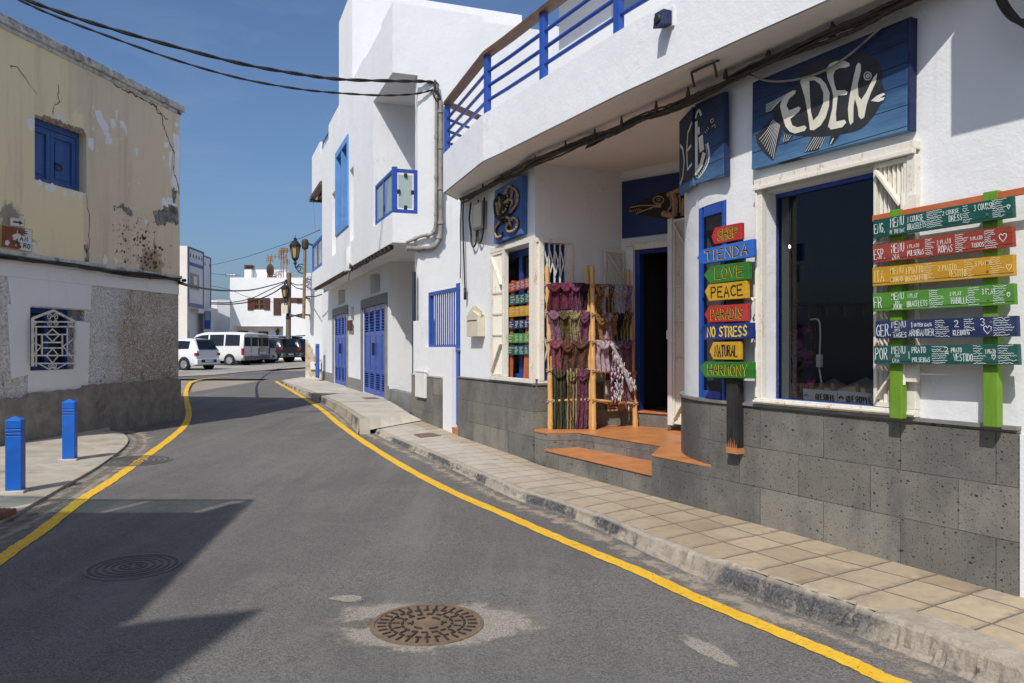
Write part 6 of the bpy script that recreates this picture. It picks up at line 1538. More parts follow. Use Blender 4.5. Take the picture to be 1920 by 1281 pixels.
# ------------------------------------------------------------------ shark sign over the door
SS = thing('shark_sign', 'navy board over the shop door with a dark toothed fish made of shells', 'sign', (WB.u(1220), 0, WB.at(1220, 440, .03)[1]), WB)
q = WB.quad([(1166, 341), (1300, 318), (1300, 432), (1166, 447)], .03); b = MB(); b.prism(q, -.03, -.001); part('board', b, M['signblue'], SS, bevel=.003)
def zk(x, y, d=.045): return WB.at(1150 + x / 6.742, 290 + y / 6.742, d)
b = MB(); b.prism([zk(*p) for p in ((150, 690), (250, 640), (500, 520), (870, 405), (905, 440), (960, 560), (985, 800), (720, 825), (500, 790), (300, 745), (190, 715))], -.045, -.0305); part('fish', b, M['shark'], SS)
b = MB(); y = -.052
def sr(pts, w): b.tube([(zk(*p)[0], y + .002, zk(*p)[1]) for p in pts], [w * .5] * len(pts), 6)
sr([(575 + 68 * math.cos(a), 575 + 46 * math.sin(a)) for a in [6.283 * i / 14 for i in range(15)]], .018); sr([(575 + 22 * math.cos(a), 572 + 16 * math.sin(a)) for a in [6.283 * i / 8 for i in range(9)]], .012)
sr([(215, 670), (350, 642), (520, 645)], .016); sr([(290, 745), (400, 705), (520, 660)], .016); sr([(520, 650), (612, 648)], .045)
for k in range(12): x = 205 + 24 * k; sr([(x, 695 + 14 * math.sin(k)), (x + 8, 728 - 3.0 * k)], .012)
sr([(690, 512), (750, 490), (845, 448)], .06); sr([(765, 510), (790, 600), (785, 700), (780, 780)], .075); sr([(630, 745), (700, 765), (785, 780)], .075); sr([(835, 515), (852, 600), (848, 735)], .03); sr([(720, 545), (738, 600), (735, 650), (692, 710)], .024); sr([(908, 560), (900, 680), (895, 775)], .075)
part('shell_inlay', b, M['bone'], SS)
# ------------------------------------------------------------------ octopus canvas
OS = thing('octopus_canvas', 'blue canvas with a shell octopus on the wall above the corner window', 'wall art', (WL.u(955), 0, WL.at(955, 448, .06)[1]), WL)
def zo(x, y, d=.085): return WL.at(900 + x / 3.2, 320 + y / 3.2, d)
q = [zo(88, 122), zo(250, 28), zo(248, 378), zo(82, 440)]; b = MB(); b.prism(q, -.085, -.002); part('canvas', b, M['octo_blue'], OS, bevel=.004)
b = MB(); 
def oc(pts, w0, w1=None): 
    w1 = w1 or w0; P = catmull([Vector((zo(*p)[0], -.092, zo(*p)[1])) for p in pts], 4); b.tube(P, [w0 + (w1 - w0) * i / (len(P) - 1) for i in range(len(P))], 6)
oc([(125, 150), (105, 185), (105, 230), (115, 275), (150, 300)], .045, .05); oc([(140, 160), (150, 210), (140, 260)], .05, .06)
oc([(150, 200), (160, 140), (185, 95), (205, 110), (200, 160)], .03, .018); oc([(160, 270), (195, 250), (230, 200), (235, 140), (215, 105)], .03, .014); oc([(150, 285), (120, 320), (100, 360), (110, 400), (135, 395), (138, 370)], .03, .014); oc([(155, 290), (180, 320), (170, 350), (190, 368), (225, 350), (235, 310), (215, 285), (190, 300), (195, 330)], .03, .014); oc([(165, 240), (180, 190), (175, 140)], .026, .014)
b.prism([zo(*p) for p in ((105, 160), (130, 138), (155, 150), (165, 190), (160, 240), (165, 275), (150, 300), (125, 295), (108, 265), (96, 215))], -.095, -.0851)
part('octopus', b, M['shark'], OS, smooth='auto')
b = MB(); rnd = random.Random(12)
def dots(pts, n, r):
    P = catmull([Vector((zo(*p)[0], -.11, zo(*p)[1])) for p in pts], 8)
    for i in range(n): p = P[int(i * (len(P) - 1) / max(n - 1, 1))]; b.lathe([(.001, -.022), (r * .8, -.014), (r, .0), (r * .7, .02)], (p.x + rnd.uniform(-.004, .004), p.y, p.z), 7, 'y')
b.prism([zo(*p, .1) for p in ((112, 172), (135, 152), (150, 165), (150, 205), (140, 250), (128, 275), (112, 245), (106, 205))], -.108, -.0955)
for aa in (((160, 140), (185, 95), (205, 110), (200, 160)), ((195, 250), (230, 200), (235, 140), (215, 105)), ((150, 285), (120, 320), (100, 360), (110, 400), (135, 395)), ((180, 320), (170, 350), (190, 368), (225, 350), (235, 310), (215, 285), (190, 300), (195, 330)), ((150, 200), (185, 175), (205, 190), (190, 220)), ((170, 280), (205, 300))):
    P = catmull([Vector((zo(*p_)[0], -.104, zo(*p_)[1])) for p_ in aa], 5); b.tube(P, [.022 - .010 * i_ / len(P) for i_ in range(len(P))], 6)
dots([(112, 200), (118, 240), (125, 275)], 7, .026); dots([(130, 165), (150, 195), (150, 250)], 9, .022)
dots([(160, 140), (185, 95), (205, 110), (200, 160)], 9, .016); dots([(195, 250), (230, 200), (235, 140), (215, 105)], 13, .016); dots([(150, 285), (120, 320), (100, 360), (110, 400), (135, 395)], 12, .017); dots([(180, 320), (170, 350), (190, 368), (225, 350), (235, 310), (215, 285), (190, 300), (195, 330)], 18, .017); dots([(165, 240), (180, 190), (175, 140)], 7, .014)
part('shell_inlay', b, M['bone'], OS, smooth=True)
# ------------------------------------------------------------------ small menu stand inside the corner window
MS = thing('menu_stand', 'small stand of six coloured menu planks on orange legs inside the corner window', 'menu stand', (WL.u(975), .0, SILL + .05), WL)
dm = -.05
def zm(x, y, d=dm): return WL.at(900 + x / 3.2, 320 + y / 3.2, d)
for x0, x1, y0, y1 in ((174, 190, 660, 1245), (272, 290, 650, 1255)):
    a = zm(x0 + 12, y0); c = zm(x1 - 12 + 12, y1); cl = zm(x0 - 12, y1); b = MB(); b.prism([zm(x0 + 14, y0), zm(x1 + 14, y0), zm(x1 - 6, y1), zm(x0 - 14, y1)], .052, .08); part('leg', b, M['raw_wood'] if 0 else M['w_orange'], MS)
for i, (mat, pts, ch) in enumerate((('w_red', [(168, 680), (310, 640), (310, 700), (168, 735)], 'chalk'), ('w_green', [(165, 752), (310, 732), (310, 792), (165, 810)], 'chalk'), ('w_yellow', [(160, 823), (310, 808), (310, 870), (160, 880)], 'chalk_y'), ('w_navy', [(157, 900), (308, 893), (308, 945), (157, 953)], 'chalk'), ('w_lime', [(153, 978), (308, 975), (308, 1032), (153, 1035)], 'chalk'), ('w_green', [(152, 1050), (308, 1050), (308, 1107), (152, 1105)], 'chalk'))):
    q = [zm(*p) for p in pts]; b = MB(); b.prism(q, .03, .0515); p = part('plank', b, M[mat], MS, bevel=.002)
    b = MB()
    for k, (s0, s1) in enumerate(((.04, .16), (.2, .4), (.44, .58), (.62, .78), (.82, .97))): scribble(b, q, s0, s1, .12, .9, 3 if k < 2 else 5, .004, .0285, i * 9 + k)
    sub('lettering', b, M[ch], p, recalc=False)
# ------------------------------------------------------------------ bamboo racks and their scarves
def rack(label, la, lb, rungs, n_a=0):
    (bx, by), (tx, ty) = la; (cx, cy), (ux, uy) = lb
    a0 = at_z(bx, by, PLAT); c0 = at_z(cx, cy, PLAT); a1 = at_Y(tx, ty, a0.y + .05); c1 = at_Y(ux, uy, c0.y + .05)
    w = Wall((a0.x, a0.y), (c0.x - a0.x, c0.y - a0.y)); t = thing('bamboo_rack', label, 'rack', ((c0 - a0).length / 2, 0, PLAT), w, 'bamboo racks by the shop door')
    pol = []
    for p, q in ((a0, a1), (c0, c1)):
        p, q = Vector(w.loc(p)), Vector(w.loc(q)); n = 60; pts = []; R = []
        knots = [0.04, .17, .31, .44, .58, .71, .85, .97]
        for i in range(n + 1):
            s = i / n; bend_ = Vector((.012 * math.sin(s * 3.1 + p.x), .008 * math.sin(s * 4), 0)); pts.append(p.lerp(q, s) + bend_)
            k = min(abs(s - v) for v in knots); R.append(.033 - .006 * s + (.0045 if k < .009 else 0))
        b = MB(); b.tube(pts, R, 14); part('pole', b, M['bamboo'], t, smooth='auto'); pol.append(pts)
    R_ = []
    for (ya, yb) in rungs:
        za = a0.z + (a1.z - a0.z) * (by - ya) / (by - ty); zb = c0.z + (c1.z - c0.z) * (cy - yb) / (cy - uy)
        p = Vector(w.loc(a0.lerp(a1, (za - a0.z) / (a1.z - a0.z)))); q = Vector(w.loc(c0.lerp(c1, (zb - c0.z) / (c1.z - c0.z))))
        b = MB(); n = 24; b.tube([p.lerp(q, i / n) for i in range(n + 1)], [.019 + (.003 if i in (5, 12, 19) else 0) for i in range(n + 1)], 10); part('rung', b, M['bamboo'], t, smooth='auto'); R_.append((p, q))
    for p, q in R_:
        b = MB()
        for e in (p, q): b.tube([(e.x - .04, e.y - .028, e.z - .015), (e.x + .04, e.y - .028, e.z + .015)], .008, 6); b.tube([(e.x - .04, e.y - .028, e.z + .015), (e.x + .04, e.y - .028, e.z - .015)], .008, 6)
        part('lashing', b, M['plain_wood'], t)
    return w, R_
RA, ra = rack('bamboo rack nearer the corner window, hung with plum and olive scarves', ((1032, 805), (1025.5, 500)), ((1108, 804.5), (1101, 499)), ((534, 534), (586, 586), (640, 640), (695, 694), (752, 749)))
RB, rb = rack('bamboo rack nearer the shop doorway, hung with pale and tasselled scarves', ((1113, 806), (1109.5, 499)), ((1191, 800), (1177, 505)), ((536, 538), (590, 588), (642, 640), (696, 700), (751, 757)))
SM = {}
def sm(k):
    if k not in SM:
        P_ = {'plum': ((.105, .020, .034), (.045, .012, .020), (.20, .075, .085)), 'magenta': ((.165, .024, .060), (.055, .012, .028), (.29, .10, .15)), 'darkplum': ((.035, .014, .02), (.018, .010, .012), (.07, .025, .035)), 'lilac': ((.20, .09, .135), (.085, .035, .055), (.36, .24, .29)), 'olive': ((.085, .060, .026), (.028, .02, .010), (.26, .22, .10)), 'sand': ((.27, .23, .11), (.07, .055, .025), (.42, .38, .22)), 'teal': ((.014, .026, .026), (.010, .013, .014), (.085, .075, .03)), 'brown': ((.10, .042, .028), (.032, .016, .012), (.22, .12, .085)), 'rose': ((.20, .055, .075), (.08, .02, .03), (.35, .16, .16)), 'violet': ((.13, .042, .078), (.055, .016, .032), (.25, .12, .17)), 'tan': ((.26, .13, .05), (.09, .038, .014), (.44, .29, .15)), 'pinkgrey': ((.42, .31, .34), (.27, .17, .21), (.56, .48, .50)), 'grey': ((.36, .37, .42), (.23, .24, .28), (.50, .51, .54)), 'black': ((.010, .010, .014), (.018, .018, .022), (.03, .03, .036)), 'bronze': ((.055, .036, .018), (.022, .015, .008), (.30, .23, .11)), 'paleviolet': ((.33, .22, .33), (.13, .07, .12), (.56, .50, .54)), 'white': ((.60, .57, .58), (.40, .32, .36), (.70, .68, .68))}[k]
        SM[k] = scarf_mat('scarf cloth ' + k, *P_, sc=30 if k in ('olive', 'sand', 'bronze') else 22, stripes=k in ('bronze', 'teal'))
    return SM[k]
def scarf(rack_, wall, i, s0, s1, drop, mat, label, seed, pinch=.6, fl=1.0, loops=2, slant=0.0, fringe=None):
    p, q = rack_[i]; rnd = random.Random(seed); u0, u1 = p.x + (q.x - p.x) * s0, p.x + (q.x - p.x) * s1; zt = p.z + (q.z - p.z) * (s0 + s1) / 2; y0 = p.y + (q.y - p.y) * (s0 + s1) / 2
    drop *= rnd.uniform(.92, 1.12); pinch = min(.93, pinch + .13); w = (u1 - u0) * rnd.uniform(1.05, 1.18); uc = (u0 + u1) / 2; b = MB(); n = 26; ph = rnd.uniform(0, 6); nf = rnd.choice((1.6, 2.2, 2.8)); rows = []
    for z, y in ((-.10, .03), (-.02, .028), (.024, .006), (.018, -.022)): rows.append([(uc + w * (k / n - .5), y0 + y + .003 * math.sin(nf * 6.28 * k / n + ph), zt + z) for k in range(n + 1)])
    m = 22
    for j in range(1, m + 1):
        t = j / m; wf = 1 - (1 - pinch) * min(1, max(0, (t - .03) / .2)) if t < .25 else pinch + (fl - pinch) * ((t - .25) / .75) ** .8
        zz = zt + .01 - drop * t; sag = .010 * math.sin(t * 5 + ph)
        r = []
        for k in range(n + 1):
            s = k / n - .5; amp = .006 + .014 * t
            fold = amp * math.sin(nf * 6.28 * (k / n) + ph + .6 * math.sin(t * 3 + seed)) + .0025 * math.sin(7.3 * 6.28 * k / n + seed + t * 4)
            r.append((uc + w * wf * s + sag + slant * t, y0 - .034 - .018 * math.sin(math.pi * min(1, t * 2.2)) - fold, zz - (.018 * math.sin(9 * 6.28 * k / n + seed) * (t == 1))))
        rows.append(r)
    b.grid(rows)
    loops = min(loops, 1 + (seed % 3 == 0)); drop0 = drop
    for l in range(loops): # the scarf's own wrap, a sagging collar
        d = .055 + .042 * l; r0 = .021 - .003 * l; P = catmull([Vector((uc - w * .46, y0 - .04, zt - .004)), Vector((uc - w * .36, y0 - .055, zt - d * .55)), Vector((uc - w * .1, y0 - .068, zt - d - .02)), Vector((uc + w * .14, y0 - .068, zt - d - .014)), Vector((uc + w * .38, y0 - .055, zt - d * .5)), Vector((uc + w * .47, y0 - .04, zt))], 5)
        b.tube(P, [r0 * (.75 + .35 * math.sin(math.pi * i_ / (len(P) - 1)) + .10 * math.sin(i_ * 1.7 + seed)) for i_ in range(len(P))], 8)
    o = link('scarf', b.mesh('scarf', [sm(mat)] + ([fringe] if fringe else [])))
    base = Vector((uc, y0, zt - drop)); 
    for v in o.data.vertices: v.co = v.co - base
    if fringe:
        pass
    o.location = wall.w(*base); o.rotation_euler = (0, 0, wall.ang)
    tag(o, label, 'scarf', 'scarves on the bamboo racks'); finish(o, 0, True)
    return o
lr = 'on the window-side rack'; rr_ = 'on the door-side rack'
for a in ((0, .02, .30, .30, 'plum', 'plum scarf knotted at the window end of the top rung ' + lr, .7), (0, .32, .58, .32, 'magenta', 'bright magenta scarf on the top rung ' + lr, .62), (0, .57, .82, .32, 'violet', 'violet printed scarf third along the top rung ' + lr, .7), (0, .80, 1.0, .30, 'darkplum', 'near-black plum scarf at the door end of the top rung ' + lr, .9),
          (1, .0, .28, .36, 'lilac', 'lilac scarf at the window end of the second rung ' + lr, .72), (1, .27, .51, .36, 'olive', 'dark olive scarf on the second rung ' + lr, .72), (1, .49, .78, .36, 'sand', 'pale olive paisley scarf on the second rung ' + lr, .75), (1, .77, 1.0, .36, 'violet', 'pinkish violet scarf at the door end of the second rung ' + lr, .75),
          (2, .02, .32, .42, 'rose', 'rose red scarf at the window end of the third rung ' + lr, .72), (2, .31, .6, .38, 'brown', 'brown scarf in the middle of the third rung ' + lr, .74), (2, .60, .96, .38, 'brown', 'wide brown scarf at the door end of the third rung ' + lr, .7),
          (3, .08, .40, .70, 'teal', 'dark teal scarf hanging to the floor ' + lr, .7), (3, .42, .68, .72, 'bronze', 'gold-flecked brown scarf hanging to the floor ' + lr, .72), (3, .66, .96, .74, 'violet', 'long plum violet scarf hanging to the floor ' + lr, .6)):
    scarf(ra, RA, *a[:6], seed=int(a[1] * 100) + a[0] * 7, pinch=a[6])
for a in ((0, .06, .22, .33, 'tan', 'tan scarf at the window end of the top rung ' + rr_, .8, 0), (0, .21, .34, .33, 'pinkgrey', 'narrow pink scarf on the top rung ' + rr_, .8, 0), (0, .32, .49, .33, 'bronze', 'dark bronze scarf on the top rung ' + rr_, .8, 0), (0, .50, .73, .34, 'grey', 'pale blue-grey scarf on the top rung ' + rr_, .75, 0), (0, .72, .86, .34, 'pinkgrey', 'greyish pink scarf fifth along the top rung ' + rr_, .8, 0), (0, .84, .99, .33, 'paleviolet', 'pale rose scarf at the door end of the top rung ' + rr_, .8, 0),
          (1, .04, .24, .42, 'tan', 'tan scarf flung sideways on the second rung ' + rr_, .8, .10), (1, .20, .42, .33, 'paleviolet', 'pale violet scarf on the second rung ' + rr_, .75, 0), (1, .42, .57, .36, 'tan', 'narrow brown leopard scarf on the second rung ' + rr_, .8, 0), (1, .55, .71, .38, 'black', 'black scarf on the second rung ' + rr_, .85, 0), (1, .71, .96, .40, 'bronze', 'dark gold-striped scarf at the door end of the second rung ' + rr_, .85, 0),
          (2, .06, .34, .34, 'pinkgrey', 'sheer pale pink scarf on the third rung ' + rr_, .9, 0), (2, .42, .66, .70, 'paleviolet', 'purple and white tasselled scarf on the third rung ' + rr_, .8, .03), (2, .64, .93, .74, 'lilac', 'long lilac scarf slanting down from the third rung ' + rr_, .6, .10),
          (3, .36, .58, .36, 'violet', 'short purple scarf on the fourth rung ' + rr_, .8, 0)):
    o = scarf(rb, RB, *a[:6], seed=int(a[1] * 100) + a[0] * 5 + 3, pinch=a[6], slant=a[7], loops=2 if a[0] < 2 else 1)
# white tasselled shawl lying over the right rack
p, q = rb[2]; b = MB(); rnd = random.Random(21)
for k in range(150):
    t = rnd.random(); s = .40 + .55 * t + rnd.uniform(-.05, .05); u = p.x + (q.x - p.x) * min(s, .98); z = p.z - .12 - .42 * t + rnd.uniform(-.05, .05); l = rnd.uniform(.03, .08)
    if rnd.random() < .35: u = p.x + (q.x - p.x) * rnd.uniform(.33, .66); z = p.z - rnd.uniform(.28, .68)
    y = p.y - .075 - rnd.uniform(0, .02); b.tube([(u, y, z), (u + rnd.uniform(-.012, .012), y - .006, z - l * .5), (u + rnd.uniform(-.02, .02), y, z - l)], [.006, .005, .003], 5)
P = catmull([Vector((p.x + (q.x - p.x) * .36, p.y - .07, p.z - .02)), Vector((p.x + (q.x - p.x) * .5, p.y - .08, p.z - .16)), Vector((p.x + (q.x - p.x) * .68, p.y - .085, p.z - .36)), Vector((p.x + (q.x - p.x) * .88, p.y - .07, p.z - .60))], 6)
b.tube(P, [.022] * len(P), 8)
single('shawl', b, sm('white'), (p.x + (q.x - p.x) * .6, p.y - .07, p.z - .6), RB, 'white tasselled shawl slung diagonally across the bamboo rack nearer the doorway', 'shawl', smooth=True)
qa = WS.at(1137, 757, .06); qb = WS.at(1169, 767, .06); b = MB(); b.box(qa[0], qb[0], -.09, -.06, qb[1], qa[1]); b.m(1).box(qa[0] - .004, qb[0] + .004, -.093, -.0905, qb[1] + .02, qa[1] - .03)
b = MB(); b.box(qa[0], qb[0], -.09, -.06, qb[1] - .02, qa[1]); t = thing('price_board', 'small pale wooden board hanging at the foot of the bamboo rack nearer the doorway', 'board', (qa[0], -.06, qb[1]), WS); part('board', b, M['plain_wood'], t, bevel=.003)
b = MB(); scribble(b, [(qa[0], qa[1]), (qb[0], qa[1]), (qb[0], qb[1] - .02), (qa[0], qb[1] - .02)], .1, .9, .2, .85, 2, .006, -.0915, 3); part('lettering', b, M['paint_k'], t, recalc=False)
# ------------------------------------------------------------------ bollards
def bollard(px, py, h, label, rot=15):
    c = gp(px, py); zb = c.z + .06; t = thing('bollard', label, 'bollard', (c.x, c.y, zb), None, 'blue bollards before the old house'); t.rotation_euler = (0, 0, rad(rot)); OFF[t.name] = Vector((0, 0, 0))
    s = .070; b = MB(); zs = [(-.12, h * .735), (h * .745, h * .78), (h * .79, h * .825), (h * .835, h * .95)]
    for z0, z1 in zs: b.box(-s, s, -s, s, z0, z1)
    b.box(-s + .006, s - .006, -s + .006, s - .006, 0, h * .94); n = len(b.v)
    b.add([(-s, -s, h * .9501), (s, -s, h * .9501), (s, s, h * .9501), (-s, s, h * .9501), (0, 0, h)], [(0, 1, 4), (1, 2, 4), (2, 3, 4), (3, 0, 4)])
    part('post', b, M['bollard_blue'], t, bevel=.004)
    b = MB(); b.box(-s - .03, s + .03, -s - .03, s + .03, -.1, .004); part('foot', b, M['concrete'], t, bevel=.01)
    return t
bollard(29, 930, .735, 'blue square bollard beside the red ribbed paving')
bollard(131, 869, .745, 'blue square bollard in front of the grilled window, near the rounded pavement end')
# ------------------------------------------------------------------ letterbox, meter, lamps on the shop
q0, q1 = WL.at(876, 590, .1), WL.at(897, 631, .1); t = thing('letterbox', 'cream house-shaped letterbox on the white wall beside the blue gate', 'letterbox', ((q0[0] + q1[0]) / 2, 0, q1[1]), WL)
b = MB(); b.prism([(q0[0], q1[1]), (q1[0], q1[1]), (q1[0], q0[1] - .02), ((q0[0] + q1[0]) / 2, q0[1] + .05), (q0[0], q0[1] - .02)], -.11, -.001); part('body', b, M['cream_metal'], t, bevel=.005)
b = MB(); m = (q0[0] + q1[0]) / 2; b.rod((q0[0] - .015, -.062, q0[1] - .03), (m, -.062, q0[1] + .062), .135, .012, (0, 1, 0)); b.rod((q1[0] + .015, -.062, q0[1] - .03), (m, -.062, q0[1] + .062), .135, .012, (0, 1, 0)); part('lid', b, M['cream_metal'], t)
b = MB(); b.box(q0[0] + .04, q1[0] - .04, -.112, -.1105, q0[1] - .10, q0[1] - .085); part('slot', b, M['black'], t)
q0, q1 = WL.at(887, 383, .08), WL.at(903, 427, .08); t = thing('junction_box', 'grey cable junction box high on the shop wall above the letterbox', 'junction box', ((q0[0] + q1[0]) / 2, 0, q1[1]), WL)
b = MB(); b.box(q0[0], q1[0], -.08, -.001, q1[1], q0[1]); part('body', b, basic('grey plastic box', (.36, .33, .27), .6, .12, 4, .05, 40), t, bevel=.008)
b = MB(); b.box(q0[0] + .02, q1[0] - .02, -.084, -.0805, q1[1] + .03, q0[1] - .03); part('cover', b, M['cream_metal'], t)
def zw(px, py, d): u, z = WL.at(px, py, d); return Vector((u, -d, z))
b = MB()
for pts in (((883, 380), (880, 410), (883, 435), (884, 455), (888, 463), (893, 452), (893, 428)), ((908, 370), (907, 410), (905, 440), (900, 456), (896, 448), (896, 428)), ((897, 375), (897, 384))):
    b.tube(catmull([zw(*p, .05) for p in pts], 5), .014, 7)
single('cable_loop', b, M['brown_cable'], (WL.at(893, 460, .05)[0], -.05, WL.at(893, 460, .05)[1]), WL, 'looped dark cables hanging around the grey junction box', 'cable', smooth=True)
b = MB(); b.tube(catmull([zw(870, 372, .07), zw(868, 400, .06), zw(869, 450, .05), zw(871, 520, .04), zw(872, 550, .04)], 5), .012, 6); b.tube(catmull([zw(866, 376, .07), zw(863, 420, .06), zw(864, 480, .05), zw(863, 522, .05)], 5), .008, 6); b.tube([zw(872, 540, .05), zw(872, 562, .05)], .022, 8)
single('hanging_cable', b, M['cable'], (WL.at(870, 560, .05)[0], -.05, WL.at(870, 560, .05)[1]), WL, 'thin black cables dropping down the wall end above the blue gate', 'cable', smooth=True)
# lamps
c = at_z(1328, 128, SOF - .02); t = thing('soffit_lamp', 'slim lamp on a bent bracket under the balcony near the fish sign', 'lamp', c); t.rotation_euler = (0, 0, WE.ang); OFF[t.name] = Vector((0, 0, 0))
b = MB(); b.tube([(-.14, 0, .02), (-.14, -.05, -.0), (-.14, -.02, -.11)], .010, 6); b.tube([(.12, 0, .02), (.12, -.05, -.0), (.12, -.02, -.11)], .010, 6); b.tube([(-.14, -.05, .0), (.12, -.05, .0)], .010, 6); part('bracket', b, M['brown_cable'], t)
b = MB(); b.rod((-.16, .03, -.125), (.14, .03, -.125), .04, .012); part('lamp_body', b, M['conduit'], t, bevel=.005)
c = at_z(1118, 268, SOF - .09); t = thing('floodlight', 'black floodlight under the balcony over the shop entrance', 'floodlight', c); t.rotation_euler = (0, 0, WE.ang); OFF[t.name] = Vector((0, 0, 0))
b = MB(); b.hexa([(-.09, -.09, -.06), (.09, -.09, -.06), (.09, .05, .02), (-.09, .05, .02), (-.09, -.06, -.01), (.09, -.06, -.01), (.09, .08, .07), (-.09, .08, .07)]); part('housing', b, M['iron_black'], t, bevel=.006)
b = MB(); b.tube([(-.1, 0, .0), (-.1, 0, .08), (.1, 0, .08), (.1, 0, .0)], .008, 6); part('bracket', b, M['iron_black'], t)
Q = on_line(1256, BOs, 0); c = Vector((Q.x, Q.y, at_Y(1256, 34, Q.y).z)); i = min(range(len(BOs) - 1), key=lambda k: (BOs[k] - Q).length); dd = (BOs[i + 1] - BOs[i]).normalized()
t = thing('wall_spotlight', 'small square dark navy spotlight on the white balcony front', 'spotlight', (c.x, c.y, c.z - .05)); t.rotation_euler = (0, 0, math.atan2(dd.y, dd.x)); OFF[t.name] = Vector((0, 0, 0))
b = MB(); b.box(-.05, .06, -.02, -.0, -.03, .12); part('back_plate', b, M['white_box'], t)
b = MB(); b.hexa([(-.055, -.13, -.045), (.055, -.13, -.045), (.05, -.02, -.02), (-.05, -.02, -.02), (-.055, -.11, .085), (.055, -.11, .085), (.05, -.02, .09), (-.05, -.02, .09)]); part('housing', b, M['w_navy'], t, bevel=.006)
b = MB(); b.lathe([(.04, -.001), (.03, -.012), (.001, -.012)], (0, -.128, .015), 16, 'y'); part('lens', b, M['black'], t)
# ------------------------------------------------------------------ cables
def bundle(P, n, r, spread, seed, wob=.012):
    b = MB(); rnd = random.Random(seed); P = catmull(P, 8)
    for k in range(n):
        a = rnd.uniform(0, 6.28); o0 = Vector((0, 0, 0)); ph = rnd.uniform(0, 6.28); sp = rnd.uniform(.2, 1)
        b.tube([p + Vector((spread * sp * math.cos(a + .06 * i), spread * sp * math.sin(a + .06 * i), spread * sp * math.sin(a * 2 + .11 * i + ph) + rnd.uniform(-wob, wob) * .3)) for i, p in enumerate(P)], r * rnd.uniform(.6, 1.25), 6)
    return b
def we(px, py, d=.10): u, z = WE.at(px, py, d); return WE.w(u, -d, z)
def wl_(px, py, d=.10): u, z = WL.at(px, py, d); return WL.w(u, -d, z)
P = [wl_(866, 376), wl_(884, 369), wl_(905, 357), wl_(940, 338), wl_(975, 322), we(1000, 305), we(1050, 285), we(1100, 264), we(1150, 245), we(1200, 222), we(1260, 200), we(1330, 168), we(1400, 133), we(1470, 104), we(1540, 74), we(1620, 42), we(1700, 3), we(1800, -45)]
b = bundle(P, 8, .015, .035, 5)
single('cable_bundle', b, M['brown_cable'], tuple(P[8]), None, 'thick bundle of dark cables clipped under the balcony along the whole shop front', 'cable bundle', smooth=True)
b = MB()
for k, (px, py) in enumerate(((905, 352), (940, 335), (1003, 303), (1060, 276), (1115, 255), (1165, 232), (1230, 205), (1290, 180), (1360, 145), (1440, 108), (1560, 60))):
    p = we(px, py, .10) if px > 990 else wl_(px, py, .10); b.rod(p + Vector((0, 0, .07)), p + Vector((.02, 0, -.05)), .012, .02); b.lathe([(.001, -.01), (.05, -.008), (.05, .008), (.001, .01)], tuple(p), 8, 'x')
single('cable_clips', b, M['brown_cable'], tuple(we(1230, 205)), None, 'iron clips holding the cable bundle under the balcony edge', 'cable clips', kind='stuff')
P = [we(1560, 62, .08), we(1500, 140, .09), we(1470, 152, .09), we(1430, 150, .09), we(1408, 142, .09)]
b = MB(); b.tube(catmull([we(1690, 20, .10), we(1640, 62, .10), we(1590, 105, .10), we(1545, 133, .10), we(1490, 150, .10), we(1440, 152, .09), we(1406, 140, .06)], 6), .008, 6)
single('sagging_cable', b, M['conduit'], tuple(we(1490, 150, .1)), None, 'thin pale cable sagging across the fish sign', 'cable', smooth=True)
b = MB(); rnd = random.Random(9)
for k in range(6): # coil at the right edge
    o = rnd.uniform(-6, 6); b.tube(catmull([we(1858 + o, -70, .14 + .01 * k), we(1876 + o, -5, .15 + .01 * k), we(1898 + o, 30, .16), we(1925 + o, 46 + o, .16), we(1958, 30 + o, .15), we(1975 + o, -20, .14), we(1960 + o, -70, .13)], 6), .015, 7)
single('cable_coil', b, M['cable'], tuple(we(1925, 46, .16)), None, 'hanging coil of thick black cable above the menu board', 'cable coil', smooth=True)
# overhead bundles from the old house to the middle house
PA, PBp = Vector((-1.36, 14.49)), Vector((-6.95, 10.9))
def over(px, py):
    k = kx(px); d = PBp - PA; t = (k * PA.y - PA.x) / (d.x - k * d.y); p = PA + d * t; return Vector((p.x, p.y, HC + kz(py) * p.y))
for pts, r, lab in (((( -10, -28), (50, 0), (160, 39), (300, 80), (450, 119), (560, 139), (640, 149), (740, 152), (800, 153), (822, 158)), .018, 'thicker twisted black cable across the sky from old house to white house'), (((-20, -24), (35, 0), (100, 29), (200, 67), (330, 113), (450, 147), (560, 167), (640, 175), (720, 179), (780, 176), (812, 168)), .0115, 'thinner twisted black cable across the sky from old house to white house')):
    P = catmull([over(*p) for p in pts], 26); b = MB()
    for s in (0, math.pi):
        b.tube([p + Vector((0, math.cos(i * .26 + s), math.sin(i * .26 + s))) * r * .75 for i, p in enumerate(P)], r, 7)
    single('overhead_cable', b, M['cable'], tuple(P[-1]), None, lab, 'cable', smooth=True)
